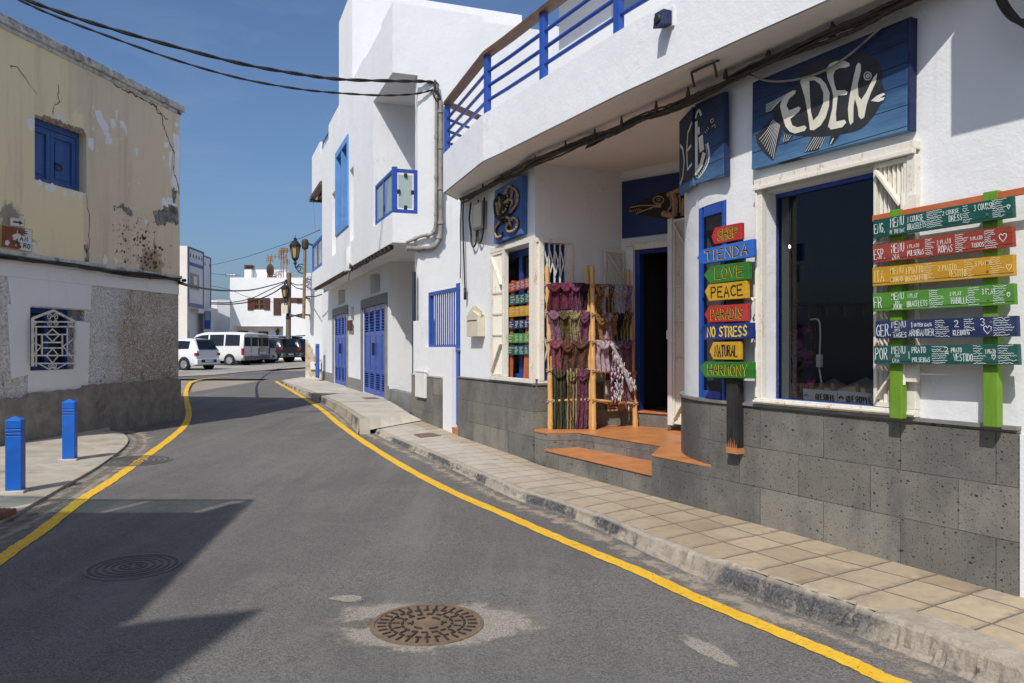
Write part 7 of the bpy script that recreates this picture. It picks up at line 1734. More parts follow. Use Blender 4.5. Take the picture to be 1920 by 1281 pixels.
# cables on the old house
b = MB(); rnd = random.Random(6)
for k in range(7):
    pts = [(-60, 474), (0, 481), (60, 489), (120, 495), (170, 504), (230, 511), (290, 518), (338, 525)]; d = .05 + .012 * (k % 3)
    P = []
    for px, py in pts:
        u, z = NQ(px, py + rnd.uniform(-4, 3) + (3 if k > 4 else 0), d); P.append(Vector(WN.w(u, -d, z)))
    b.tube(catmull(P, 5), rnd.uniform(.007, .014), 6)
u, z = NQ(338, 525, .06); b.lathe([(.001, -.04), (.03, -.02), (.03, .04), (.001, .06)], tuple(WN.w(.03, -.06, z)), 8, 'x')
single('cable_bundle', b, M['cable'], tuple(WN.w(-1, -.06, 2.9)), None, 'black cables strung along the ledge of the old house', 'cable bundle', smooth=True)
b = MB(); P = []
for px, py in ((-20, 479), (60, 487), (118, 496), (150, 500)): u, z = NQ(px, py - 8, .04); P.append(Vector(WN.w(u, -.04, z)))
b.tube(catmull(P, 5), .008, 6); single('thin_cable', b, M['cable'], tuple(P[1]), None, 'single thin cable just under the nameplate of the old house', 'cable', smooth=True)
# ------------------------------------------------------------------ plates on the old house
def z2(x, y, d=.02): return NQ(x / 3.557, 340 + y / 3.557, d)
plate_w = basic('white enamel plate', (.66, .66, .64), .4, .06, 6, 0); plate_o = basic('ochre plate rim', (.42, .33, .10), .5, .1, 10, 0)
q = [z2(65, 237), z2(166, 254), z2(164, 308), z2(65, 297)]; t = thing('arrow_plate', 'small white plate with a black arrow above the street nameplate', 'sign', (q[2][0], 0, q[2][1]), WN)
b = MB(); b.prism(q, -.02, -.001); part('plate', b, plate_o, t)
b = MB(); b.flat([[bil(q, *p) for p in ((.04, .94), (.96, .94), (.96, .06), (.04, .06))]], -.0212); part('face', b, plate_w, t, recalc=False)
b = MB(); b.flat([[bil(q, *p) for p in ((.18, .62), (.62, .60), (.62, .80), (.86, .48), (.62, .18), (.62, .40), (.18, .40), (.24, .51))]], -.0225); part('arrow', b, M['paint_k'], t, recalc=False)
q = [z2(8, 288), z2(217, 322), z2(212, 474), z2(4, 438)]; t = thing('street_nameplate', 'white tiled street nameplate smeared with red-brown paint on the old house', 'sign', (q[2][0], 0, q[2][1]), WN)
b = MB(); b.prism(q, -.02, -.001); part('plate', b, plate_o, t)
b = MB(); b.flat([[bil(q, *p) for p in ((.02, .97), (.98, .97), (.98, .03), (.02, .03))]], -.0212); part('face', b, plate_w, t, recalc=False)
b = MB(); smear = [(.02, .97), (.76, .97), (.72, .90), (.86, .86), (.74, .82), (.88, .76), (.70, .72), (.80, .66), (.62, .66), (.56, .80), (.50, .86), (.48, .70), (.40, .66), (.33, .56), (.40, .50), (.36, .40), (.46, .42), (.52, .52), (.54, .36), (.62, .34), (.60, .24), (.66, .16), (.60, .06), (.50, .03), (.02, .03)]
b.flat([[bil(q, *p) for p in smear], [bil(q, *p) for p in ((.12, .14), (.14, .32), (.22, .36), (.28, .26), (.22, .10))], [bil(q, *p) for p in ((.44, .16), (.48, .26), (.53, .24), (.50, .14))]], -.0222); part('paint_smear', b, basic('red-brown smear', (.22, .065, .028), .7, .25, 8, .2, 50), t, recalc=False)
b = MB()
for s, s0, s1, t0, t1 in (('A', .60, .69, .44, .62), ('N', .75, .84, .44, .62), ('E', .50, .55, .18, .36), ('R', .72, .81, .16, .34), ('O', .84, .93, .15, .33), ('A', .52, .58, .74, .86)): paint(b, q, text_strokes(s, s0, s1, t0, t1, .2, 0), .017, -.0232)
part('lettering', b, M['paint_k'], t, recalc=False)
# ------------------------------------------------------------------ things seen in the big shop window
def wi(px, py, y): return WE.at(px, py, -y)
y = .9; a, c = wi(1484, 615, y), wi(1524, 735, y); t = NT('pink pattern cloth'); vo = t.voro(9, None, 'DISTANCE_TO_EDGE'); n = t.noise(5, 3, .5, None, 1.5)
mp = t.out(t.mix(t.rng(t.math('ABSOLUTE', t.math('SUBTRACT', n, .5)), .05, .02), (.05, .02, .04), (.75, .06, .30)), .9)
b = MB(); b.box(a[0], c[0], y, y + .03, c[1] - .1, a[1]); single('patterned_hanging', b, mp, (a[0], y, c[1] - .1), WE, 'pink swirl-patterned hanging dimly seen in the big shop window', 'hanging')
y = .45; b = MB(); a, c = wi(1460, 735, y), wi(1580, 745, y); b.box(a[0], c[0], y, y + .3, a[1] - .04, a[1]); t = thing('window_shelf', 'wooden display shelf with pegs inside the big shop window', 'shelf', (a[0], y, a[1] - .04), WE); part('board', b, M['plain_wood'], t)
for px in (1479, 1498, 1516, 1535, 1557, 1603):
    p = wi(px, 728, y); b = MB(); b.box(p[0] - .012, p[0] + .012, y + .02, y + .045, a[1] + .001, p[1] + .04); part('peg', b, M['plain_wood'], t)
for k, (x0, x1, yt, yb, s, lab) in enumerate(((1507, 1570, 737, 752, 'GONE SURFING', 'white strip reading GONE SURFING on the sill of the big shop window'), (1572, 1637, 741, 757, 'GONE SHOPPING', 'white strip reading GONE SHOPPING on the sill of the big shop window'))):
    y = .26; q = [wi(x0, yt, y), wi(x1, yt + 4, y), wi(x1, yb + 3, y), wi(x0, yb, y)]; z0 = hE[2] + .005; q = [(q[0][0], z0 + .105), (q[1][0], z0 + .10), (q[1][0], z0), (q[0][0], z0)]
    t = thing('slogan_strip', lab, 'sign', (q[0][0], y, z0), WE); b = MB(); b.prism(q, y - .004, y + .01); part('board', b, M['white_box'], t)
    b = MB(); paint(b, q, text_strokes(s, .25 if k else .38, .95 if k else .92, .3, .7, .3, .02), .008, y - .006)
    b.ribbon([bil(q, .04, .5), bil(q, .1, .62), bil(q, .16, .5)], .016 if k else .008, y - .006); part('lettering', b, M['paint_k'], t, recalc=False)
y = .5; b = MB(); P = [wi(*p, y) for p in ((1520, 600), (1534, 600), (1538, 620), (1537, 670), (1536, 690), (1540, 715), (1542, 735))]; b.tube(catmull([Vector((p[0], y, p[1])) for p in P], 6), .007, 6)
p = wi(1537, 677, y); t = thing('lamp_cord', 'white lamp cord with a switch hanging in the big shop window', 'cord', (p[0], y, p[1] - .3), WE); part('cord', b, M['white_box'], t, smooth=True)
b = MB(); b.box(p[0] - .022, p[0] + .022, y - .02, y + .015, p[1] - .05, p[1] + .05); part('switch', b, M['white_box'], t, bevel=.006)
y = 1.6; a, c = wi(1480, 575, y), wi(1516, 605, y); b = MB(); b.box(a[0], c[0], y, y + .02, c[1] - .1, a[1]); single('paper_sheet', b, M['octo_blue'], (a[0], y, c[1] - .1), WE, 'blue patterned sheet pinned up inside the big shop window', 'picture')
y = 1.2; 
for k, (x0, x1, y0_, y1_, m_, l_) in enumerate(((1487, 1520, 460, 490, 'brown_wood', 'dark brown picture hanging high inside the big shop window'), (1486, 1510, 500, 530, 'dark_blue', 'dark blue picture hanging under the brown one inside the big shop window'))):
    a, c = wi(x0, y0_, y), wi(x1, y1_, y); b = MB(); b.box(a[0], c[0], y, y + .03, c[1], a[1]); single('picture', b, M[m_], (a[0], y, c[1]), WE, l_, 'picture')
em = bpy.data.materials.new('lit bulb'); em.use_nodes = True; em.node_tree.nodes['Principled BSDF'].inputs['Emission Color'].default_value = (1, .95, .85, 1); em.node_tree.nodes['Principled BSDF'].inputs['Emission Strength'].default_value = 6
y = 1.9; p = wi(1478.5, 463, y); b = MB(); b.lathe([(.001, -.024), (.02, -.012), (.022, 0), (.012, .02), (.001, .024)], (p[0], y, p[1]), 10); t = thing('ceiling_bulb', 'small lit bulb deep inside the big shop window', 'bulb', (p[0], y, p[1] - .035), WE); part('bulb', b, em, t, smooth=True)
b = MB(); b.tube([(p[0], y, p[1] + .03), (p[0], y, 3.48)], .006, 6); part('cord', b, M['black'], t)
y = .5
for k, (px, w_) in enumerate(((1548, .5), (1608, .6))):
    p = wi(px, 735, y + .5); b = MB(); b.lathe([(w_ * .5, 0), (w_ * .3, .05), (.02, .13), (.001, .14)], (p[0], y + .6, p[1] - .02), 14); b.tube([(p[0], y + .6, p[1] + .0), (p[0], y + .6, p[1] - .3)], .02, 8)
    single('parasol_lamp', b, M['cream_metal'], (p[0], y + .6, p[1] - .3), WE, ['pale mushroom-shaped lamp inside the big shop window, next to the white cord', 'pale mushroom-shaped lamp inside the big shop window, next to the slatted gate'][k], 'lamp', smooth=True)
# ------------------------------------------------------------------ far houses
def far_house_tower():
    Y = 58.0; P = Vector((kx(353) * Y, Y)); w = Wall(P, (-.08, 1)); wl = Wall(P + Vector((-12, -.96)), (1, .08))
    t = thing('balconied_house', 'narrow white and cream house with blue diamonds along its parapet', 'house', (P.x, P.y, .6))
    def wz(px, py): return w.at(px, py)
    u1, u2 = w.u(381.5), w.u(395, -.35); zt = wz(353, 462)[1]; zb = wz(353, 575)[1]
    b = MB(); b.box(0, u1, .0, 7, zb, zt); b.box(u1, u2 + .0, .35, 7, zb - .3, zt - .1); b.box(.3, u2, .9, 7, .3, zb); part_ = wpart('wall', b, M['greywhite'], t, w)
    b = MB(); b.box(-.25, -.001, -.0, 11, .3, zt); wpart('wall', b, M['cream_wall'], t, w)
    b = MB(); s = .10
    b.box(0, .14, -.04, -.001, zb, zt); b.box(u1 - .14, u1, -.04, -.001, zb, zt); b.box(.14, u1 - .14, -.04, -.001, zt - .12, zt); b.box(.14, u1 - .14, -.04, -.001, zt - 1.35, zt - 1.1); b.box(.14, u1 - .14, -.04, -.001, zb, zb + .3); b.box(u2 - .12, u2, .31, .349, zb - .3, zt - .1); b.box(u1, u2 - .12, .31, .349, zt - .2, zt - .1)
    wpart('blue_trim', b, M['dark_blue'], t, w)
    b = MB()
    for k in range(5): u = .45 + (u1 - .9) * k / 4; b.prism([(u - .1, zt - .6), (u, zt - .44), (u + .1, zt - .6), (u, zt - .76)], -.03, -.001)
    for k in range(3): u = u1 + .3 + (u2 - u1 - .6) * k / 2; b.prism([(u - .09, zt - .75), (u, zt - .6), (u + .09, zt - .75), (u, zt - .9)], .32, .349)
    o = wpart('diamond_ornament', b, M['dark_blue'], t, w); o['kind'] = 'stuff'
    a, c = wz(357, 512), wz(372, 545); b = MB(); b.box(a[0], c[0], -.07, -.001, c[1], a[1]); fo = wpart('window', b, basic('grey window surround', (.33, .32, .30), .8, .1, 4, 0), t, w)
    b = MB(); b.box(a[0] + .45, c[0] - .35, -.09, -.0705, c[1] + .35, a[1] - .2); sub('pane', b, M['car_glass'], fo)
    b = MB(); b.box(.6, 1.3, .84, .899, .6, 2.9); wpart('door', b, M['pole_wood'], t, w)
    b = MB(); b.box(2.2, 2.9, .84, .899, .6, 2.9); wpart('door', b, M['conduit'], t, w)
far_house_tower()
def far_small():
    Y = 68.0; P = Vector((kx(407) * Y, Y)); w = Wall(P, (.9, .45)); t = thing('low_white_house', 'low white house with a blue window between the two taller far houses', 'house', (P.x, P.y, .6))
    zt = at_Y(407, 562, Y).z; b = MB(); b.box(0, 3.6, 0, 5, .3, zt); wpart('wall', b, M['greywhite'], t, w)
    w2 = Wall(P + Vector((-1.2, -.1)), (1.2, .1)); b = MB(); b.box(-.6, 1.2, .0, 4, .3, zt - .05); wpart('wall', b, M['white'], t, w2)
    w3 = Wall(at_Y(381, 600, 63).xy, (1, .2)); a, c = w3.at(383, 584), w3.at(395, 617); b = MB(); b.box(a[0] - .05, c[0] + .1, .02, 3, .3, a[1] + .3); wpart('wall', b, M['white'], t, w3)
    b = MB(); b.box(a[0], c[0], -.05, .019, c[1], a[1]); fo = wpart('window', b, M['blue_paint'], t, w3); b = MB(); b.box(a[0] + .06, c[0] - .06, -.06, -.051, (a[1] + c[1]) / 2, a[1] - .06); sub('pane', b, M['frost'], fo)
far_small()
def far_main():
    Y = 64.0; L0 = at_Y(431, 600, Y); w = Wall((L0.x, L0.y), (1, .03)); t = thing('shuttered_house', 'broad white house with dark brown shutters, roof block and antennas', 'house', (L0.x + 3, L0.y, .6))
    def q(px, py, d=0): return w.at(px, py, d)
    zt = q(470, 520.5)[1]; zo = q(470, 612)[1]; ue = q(592, 600)[0]; u0 = 0
    w1 = (q(475.5, 580)[0], q(496, 580)[0], q(480, 581)[1], q(480, 559)[1]); w2_ = (q(527, 580)[0], q(556, 580)[0], q(530, 568)[1], q(530, 558.5)[1])
    b = MB(); b.holed(u0, ue, zo, zt, [w1], 0, .3); b.box(u0, ue, .301, 8, zo, zt); b.box(q(531, 600)[0], ue, .0, 7.5, .3, zo - .001); b.box(u0 + .2, q(531, 600)[0], 1.3, 8, .3, zo); b.box(u0 - .0, q(437, 600)[0], .0, 1.29, .3, zo - .002); wpart('wall', b, M['white'], t, w)
    b = MB(); b.box(q(455, 500)[0], q(523, 500)[0], 3, 7, zt, q(470, 505.5, -3)[1]); wpart('roof_block', b, M['white'], t, w)
    b = MB(); a, c = q(459, 497, -2.5), q(472, 523, -2.5); b.box(a[0], c[0], 2.4, 3.2, zt - .2, a[1] - .35); ch = wpart('chimney', b, M['white'], t, w)
    b = MB()
    for k in range(3): b.box(a[0] - .03, c[0] + .03, 2.35, 3.25, a[1] - .34 + .13 * k, a[1] - .27 + .13 * k)
    b.box(a[0] + .06, c[0] - .06, 2.5, 3.1, a[1] - .34, a[1]); sub('chimney_cap', b, M['brown_wood'], ch)
    for (x0, x1, y0, y1) in ((464.5, 475.5, 559, 581.5), (495.5, 506.5, 559, 581.5), (513, 527, 559, 591), (556, 567, 559, 568)):
        a, c = q(x0, y0), q(x1, y1); b = MB(); b.box(a[0], c[0], -.06, -.002, c[1], a[1])
        for k in range(8): z = c[1] + (a[1] - c[1]) * (k + .5) / 8; b.box(a[0] + .06, c[0] - .06, -.075, -.0601, z - .05, z + .03)
        wpart('shutter', b, M['brown_wood'], t, w)
    f = MB(); f.box(w1[0], w1[0] + .1, .06, .12, w1[2], w1[3]); f.box(w1[1] - .1, w1[1], .06, .12, w1[2], w1[3]); m = (w1[0] + w1[1]) / 2; f.box(m - .07, m + .07, .06, .12, w1[2], w1[3]); f.box(w1[0] + .1, w1[1] - .1, .061, .119, w1[3] - .18, w1[3]); f.box(w1[0] + .1, w1[1] - .1, .061, .119, w1[2], w1[2] + .1); f.box(w1[0] + .1, w1[1] - .1, .061, .119, (w1[2] + w1[3]) / 2 - .05, (w1[2] + w1[3]) / 2 + .03)
    fo = wpart('window', f, basic('red brown frame', (.16, .055, .03), .5, .2, 6, 0), t, w); b = MB(); b.box(w1[0], w1[1], .13, .14, w1[2], w1[3]); sub('pane', b, M['car_glass'], fo)
    b = MB(); b.box(w2_[0], w2_[1], -.04, -.003, w2_[2], w2_[3]); wpart('window', b, M['brown_wood'], t, w)
    a, c = q(485, 622, -1.3), q(503, 642, -1.3); b = MB(); b.box(a[0], c[0], 1.22, 1.299, .55, a[1]); d = wpart('door', b, M['brown_wood'], t, w)
    b = MB(); b.box(a[0] + .15, c[0] - .15, 1.20, 1.219, a[1] - .7, a[1] - .15); sub('panel', b, M['rust_pole'], d)
    a, c = q(447, 620.5, -1.3), q(465, 625, -1.3); b = MB(); b.box(a[0], c[0], 1.24, 1.299, .6, a[1]); wpart('garage_door', b, M['brown_wood'], t, w)
    def ant(px, y0, y1, bars, lab, mat=M['rust_pole']):
        p = q(px, y1, -2); top = q(px, y0, -2)[1]; tt = thing('roof_antenna', lab, 'antenna', (p[0], 2, zt - .1 if p[1] < zt + .3 else p[1] - .3), w, 'antennas on the far roof')
        b = MB(); b.tube([(p[0], 2, min(p[1], zt + .2) - .2), (p[0], 2, top)], .05, 6); part('mast', b, mat, tt)
        for dy, ln, dx in bars:
            b = MB(); z = top - dy; b.tube([(p[0] + dx, 2, z), (p[0] + dx + ln, 2.1, z)], .035, 5)
            for k in range(4): x = p[0] + dx + ln * k / 3; b.tube([(x, 2.05, z - .22), (x, 2.05, z + .22)], .03, 5)
            part('element', b, mat, tt)
    ant(506.5, 480, 512, ((.05, .9, -.2), (.35, .5, -.3)), 'short roof antenna with a horizontal boom beside the satellite dish'); ant(527, 465, 514, ((.4, .4, -.2),), 'tall roof mast with one boom, nearest the satellite dish'); ant(531, 464, 514, ((.25, .6, -.3), (.8, .5, -.3)), 'tallest roof mast, between the two other tall masts'); ant(537.5, 466, 516, ((.15, .5, -.25), (1.1, .4, -.2)), 'tall roof mast farthest from the satellite dish, nearest the utility pole')
    ant(429.5, 515, 524, ((.02, .8, -.3),), 'small grey aerial on the roof corner farthest from the utility pole', M['steel'])
    p = q(502, 512, -1.9); tt = thing('satellite_dish', 'rusty satellite dish tilted on the roof of the shuttered house', 'satellite dish', (p[0], 1.9, zt), w)
    b = MB(); rows = []
    for i in range(6):
        r = .55 * i / 5 + .001; rows.append([(p[0] - .28 * (r / .55) ** 2 * 0 + r * .35 * math.cos(a_) + .25 * (r / .55) ** 2, 1.9 + r * .8 * math.cos(a_) - .1, zt + .75 + r * math.sin(a_)) for a_ in [6.283 * k / 20 for k in range(20)]])
    b.grid(rows, closed=True); part('dish', b, M['rust_pole'], tt, smooth=True)
    b = MB(); b.tube([(p[0], 1.9, zt - .02), (p[0], 1.9, zt + .7)], .06, 6); b.tube([(p[0], 1.9, zt + .2), (p[0] + .7, 1.7, zt + .45)], .04, 5); part('stand', b, M['rust_pole'], tt)
    b = MB(); b.box(p[0] + .02, p[0] + .7, 1.6, 2.1, zt + .0, zt + .25); part('base', b, M['brown_wood'], tt)
    # wall lanterns under the overhang
    p = q(513.5, 620, -.0); tt = thing('wall_lantern', 'small brown wall lantern beside the far garage recess', 'lantern', (p[0], 1.2, p[1] - .3), w); b = MB(); b.lathe([(.06, -.3), (.16, 0), (.18, .05), (.02, .2)], (p[0], 1.1, p[1] - .05), 8); part('lantern_body', b, M['brown_wood'], tt); b = MB(); b.rod((p[0], 1.1, p[1] + .15), (p[0], 1.299, p[1] + .2), .05, .05); part('arm', b, M['brown_wood'], tt)
far_main()
# ------------------------------------------------------------------ lanterns and poles
def lantern(t, c, s):
    "four-sided street lantern hanging point c at its foot"
    x, y, z = c; b = MB()
    b.lathe([(.02 * s, -.22 * s), (.06 * s, -.16 * s), (.03 * s, -.10 * s), (.09 * s, -.04 * s), (.10 * s, 0)], c, 12); h = .36 * s; r0, r1 = .095 * s, .16 * s
    for k in range(6):
        a = 2 * math.pi * k / 6; b.rod((x + r0 * math.cos(a), y + r0 * math.sin(a), z), (x + r1 * math.cos(a), y + r1 * math.sin(a), z + h), .02 * s, .02 * s)
    b.lathe([(r1 * 1.12, h - .01 * s), (r1 * 1.15, h + .03 * s), (r1 * .9, h + .08 * s), (r1 * .5, h + .16 * s), (.04 * s, h + .2 * s), (.05 * s, h + .24 * s), (.012 * s, h + .27 * s), (.008 * s, h + .34 * s)], c, 12)
    part('lantern_frame', b, M['iron_black'], t)
    b = MB(); b.lathe([(r0 * .93, .005 * s), (r1 * .93, h - .012 * s)], c, 6); part('lantern_glass', b, M['lamp_glass'], t)
Y = 28.2; c = at_Y(553.5, 484, Y); pb = at_Y(569.5, 598, Y); pt = at_Y(572, 454, Y)
t = thing('street_lantern', 'black lantern with amber glass on a scrolled bracket high on the rusty pole', 'street lamp', (pb.x, pb.y, at_Y(570, 510, Y).z))
lantern(t, (c.x, c.y, c.z), 1.15)
b = MB(); p0 = Vector((c.x, c.y, c.z - .25)); p1 = Vector((pb.x, pb.y, at_Y(569, 496, Y).z)); b.tube(catmull([p0 + Vector((0, 0, .02)), p0 + Vector((.02, 0, -.10)), p0.lerp(p1, .5) + Vector((0, 0, .02)), p1], 5), .025, 6)
b.tube([p1 + Vector((-.16 + .11 * (1 - .7 * s) * math.cos(s * 9), 0, -.16 + .11 * (1 - .7 * s) * math.sin(s * 9))) for s in [i / 20 for i in range(21)]], .016, 6); b.tube(catmull([p0 + Vector((.03, 0, -.10)), p0.lerp(p1, .45) + Vector((0, 0, -.26)), p1 + Vector((0, 0, -.32))], 5), .018, 6); part('bracket', b, M['iron_black'], t)
t = thing('rusty_pole', 'thin rusty pole fixed to the worn wall and carrying the near lantern', 'pole', (pb.x, pb.y, pb.z)); b = MB(); b.tube([(pb.x, pb.y, pb.z), (pt.x, pt.y, pt.z)], .055, 10); part('mast', b, M['rust_pole'], t, smooth='auto')
b = MB(); b.lathe([(.001, .12), (.10, .08), (.13, 0), (.12, -.2), (.09, -.25)], (pt.x, pt.y, pt.z), 10); b.tube(catmull([Vector((pt.x, pt.y, pt.z)), Vector((pt.x + .35, pt.y - .1, pt.z - .12)), Vector((pt.x + .75, pt.y - .4, pt.z + .02))], 5), .04, 6); part('cable_head', b, M['brown_cable'], t)
b = MB()
for z in (pb.z + .15, pb.z + .75): b.rod((pb.x, pb.y, z), (pb.x + .1, pb.y + .45, z), .04, .05)
part('wall_clamp', b, M['iron'], t)
Y = 55.0; pb = at_Y(540, 684, Y); pt = at_Y(542, 512, Y); pb.z = g(0, Y)
t = thing('utility_pole', 'weathered wooden utility pole with a lantern before the shuttered house', 'utility pole', tuple(pb)); b = MB(); b.tube([tuple(pb), tuple(pt)], [.19, .15], 10); part('mast', b, M['pole_wood'], t, smooth='auto')
c = at_Y(536.5, 557, Y); b = MB(); a = at_Y(533, 573, Y); e = at_Y(542.5, 588, Y); b.box(a.x, e.x, Y - .45, Y - .16, e.z, a.z); part('meter_box', b, M['cream_metal'], t)
b = MB(); z = at_Y(541, 594, Y).z
for k in range(4): b.tube(catmull([Vector((pb.x - .1 + .05 * k, Y - .2, z + .1 * k - .1)), Vector((pb.x + 1.6, Y - .3, z + .25 - .12 * k)), Vector((pb.x + 3.6, Y, z + .1 * k))], 5), .05, 5)
part('cable_arm', b, M['cable'], t)
t = thing('street_lantern', 'small black lantern with amber glass hung on the wooden utility pole', 'street lamp', (c.x, Y - .4, c.z - .3)); lantern(t, (c.x, Y - .3, c.z), 1.5); b = MB(); b.tube(catmull([Vector((c.x, Y - .3, c.z + .85)), Vector((c.x, Y - .25, c.z + 1.1)), Vector((pb.x, Y, c.z + 1.2))], 4), .04, 6); b.tube(catmull([Vector((c.x, Y - .3, c.z - .3)), Vector((c.x, Y - .25, c.z - .6)), Vector((pb.x, Y, c.z - .7))], 4), .04, 6); part('bracket', b, M['iron_black'], t)
def wire(pts, r, lab, nm='overhead_wire'):
    P = catmull([at_Y(*p) for p in pts], 6); b = MB(); b.tube(P, r, 5); single(nm, b, M['cable'], tuple(P[0]), None, lab, 'wire', 'thin wires between the far houses and poles', smooth=True)
wire(((337, 530, 14.9), (370, 539, 24), (420, 545, 34), (470, 544, 43), (510, 535, 50), (538, 527, 55)), .035, 'black wire sagging from the ledge of the old house to the utility pole')
wire(((394, 570, 58), (440, 570, 57), (480, 563, 56), (515, 548, 55.5), (538, 530, 55)), .045, 'black wire from the diamond house up to the utility pole')
wire(((394, 567, 58.1), (430, 567.5, 57), (470, 560, 56), (505, 544, 55.5), (538, 528, 55.1)), .035, 'second wire from the diamond house up to the utility pole')
wire(((395, 497.5, 58), (450, 485, 50), (510, 466, 42), (560, 448, 33), (600, 431, 26.5)), .014, 'long straight wire rising from the diamond house to the tall white house')
wire(((395, 513, 58), (420, 515, 58), (450, 516.5, 60)), .016, 'faint level wire between the diamond house and the shuttered house')
wire(((394, 536, 58), (430, 543, 58), (465, 557, 60), (540, 572, 55)), .016, 'faint wire sloping down across the front of the shuttered house')
wire(((546, 530, 55), (555, 534, 50), (568, 534, 40), (573, 533, 29)), .03, 'short wire between the utility pole and the worn wall')
wire(((546, 532, 55.1), (556, 540, 48), (573, 543, 29)), .03, 'more sagging short wire between the utility pole and the worn wall')
wire(((573, 556, 28.7), (590, 556, 27), (603, 552, 26)), .02, 'wire from the worn wall to the overhang of the white house')
# ------------------------------------------------------------------ vehicles
M['car_white'] = basic('white car paint', (.68, .70, .72), .18, .03, 3, 0, spec=.6); M['car_white'].node_tree.nodes['Principled BSDF'].inputs['Coat Weight'].default_value = .6
M['van_white'] = basic('dusty white van paint', (.64, .63, .60), .32, .06, 3, 0, dirt='#9a8f7f', da=.35, ds=1.2)
M['silver'] = basic('silver car paint', (.40, .41, .42), .28, .04, 3, 0, metal=.4); M['anthracite'] = basic('dark grey car paint', (.045, .048, .055), .25, .08, 3, 0, metal=.3)
M['beige_van'] = basic('beige van paint', (.38, .36, .31), .35, .08, 3, 0); M['bumper'] = basic('grey plastic bumper', (.13, .13, .135), .6, .1, 6, .05, 50); M['red_lens'] = basic('red lamp lens', (.36, .012, .015), .15, .1, 4, 0); M['plate'] = basic('number plate', (.62, .62, .60), .4, .03, 4, 0); M['chrome'] = basic('bright metal rim', (.5, .5, .51), .3, .1, 8, 0, metal=.8)
def car(nm, label, cat, rear_px, head, Ln, Wd, st, paint, van=False, low=None, group=None, red=False):
    c = gp(*rear_px) if rear_px[1] > 0 else None
    hx, hy = Vector(head).normalized(); t = thing(nm, label, cat, (c.x, c.y, c.z)); t.rotation_euler = (0, 0, math.atan2(hy, hx)); OFF[t.name] = Vector((0, 0, 0))
    hw = Wd / 2
    def ring(s):
        x, w, zb, zbelt, zr, rw = s; w *= hw; rw *= hw
        R = [(w * .90, zb), (w, zb + .12), (w * 1.0, (zb + zbelt) / 2), (w * .965, zbelt), (rw, max(zr - .09, zbelt + .001)), (rw * .86, max(zr - .02, zbelt + .002)), (rw * .4, zr + .004)]
        return [(x, -y, z) for y, z in R] + [(x, y, z) for y, z in reversed(R)]
    rows = [ring(s) for s in st]; b = MB(); b.grid(rows, closed=True); n = len(rows[0]); b.add(rows[0], [tuple(range(n))]); b.add(rows[-1], [tuple(reversed(range(n)))])
    body = part('body', b, M[paint], t, smooth='auto', angle=50)
    # side windows
    cab = [s for s in st if s[4] - s[3] > .3]
    xs = [s[0] for s in cab]; x0, x1 = xs[0] + (.12 if not van else .18), xs[-1] + .1
    def interp(x):
        for a, d in zip(st, st[1:]):
            if a[0] <= x <= d[0]:
                k = (x - a[0]) / (d[0] - a[0]); return [a[i] + (d[i] - a[i]) * k for i in range(6)]
        return list(st[-1])
    cuts = [x0 + (x1 - x0) * k / (3 if van else 2) for k in range((3 if van else 2) + 1)]
    for a, d in zip(cuts, cuts[1:]):
        for sy in (-1, 1):
            b = MB(); r = []
            for x in (a + .05, (a + d) / 2, d - .05):
                s = interp(x); wy0, wy1 = s[1] * hw * .965, s[5] * hw; z0, z1 = s[3], max(s[4] - .09, s[3] + .02); r.append([(x, sy * (wy0 + (wy1 - wy0) * k + .012), z0 + (z1 - z0) * k) for k in (.12, .5, .92)])
            b.grid(r); part('side_window', b, M['car_glass'], t)
    s0, s1 = st[0], st[1]
    rw = MB()
    if van:
        for sy in (-1, 1): rw.box(-.015, -.002, sy * .07, sy * hw * .78, s0[3] + .06, s0[4] - .2)
        for sy in (-1, 1): b = MB(); b.box(-.015, -.002, sy * .07, sy * hw * .78, s0[3] + .06, s0[4] - .2); part('rear_window', b, M['car_glass'], t)
        b = MB(); b.box(-.012, -.001, -.012, .012, s0[2] + .2, s0[4] - .12); part('door_gap', b, M['black'], t)
    else:
        b = MB(); r = []
        for k in (.06, .5, .94):
            x = s0[0] + (s1[0] - s0[0]) * k; z = s0[3] + .01 + (s1[4] - s0[3]) * k; w = (s0[1] * .86 + (s1[5] * .84 - s0[1] * .86) * k) * hw; r.append([(x - .03, y, z + .012) for y in (-w, -w / 2, 0, w / 2, w)])
        b.grid(r); part('rear_window', b, M['car_glass'], t)
    b = MB(); zb = s0[2]; b.box(-.07, .15, -hw * .93, hw * .93, zb - .02, zb + (.24 if not van else .2)); part('rear_bumper', b, M[low or paint], t, bevel=.03)
    b = MB(); b.box(-.082, -.071, -.3, .3, zb + .26 if not van else zb + .30, zb + .37 if not van else zb + .41) if van else b.box(-.082, -.071, -.27, .27, zb + .10, zb + .21); part('number_plate', b, M['plate'], t)
    for sy in (-1, 1):
        b = MB(); z0 = s0[3] - .28 if not van else s0[3] - .42; b.box(-.03, .10, sy * hw * .74, sy * hw * .97, z0 + .04, z0 + .17) if not van else b.box(-.03, .1, sy * hw * .84, sy * hw * .985, z0, z0 + .36); part('tail_lamp', b, M['red_lens'], t, bevel=.01)
    rr = .30 if not van else .31
    if cat == 'SUV': rr = .36
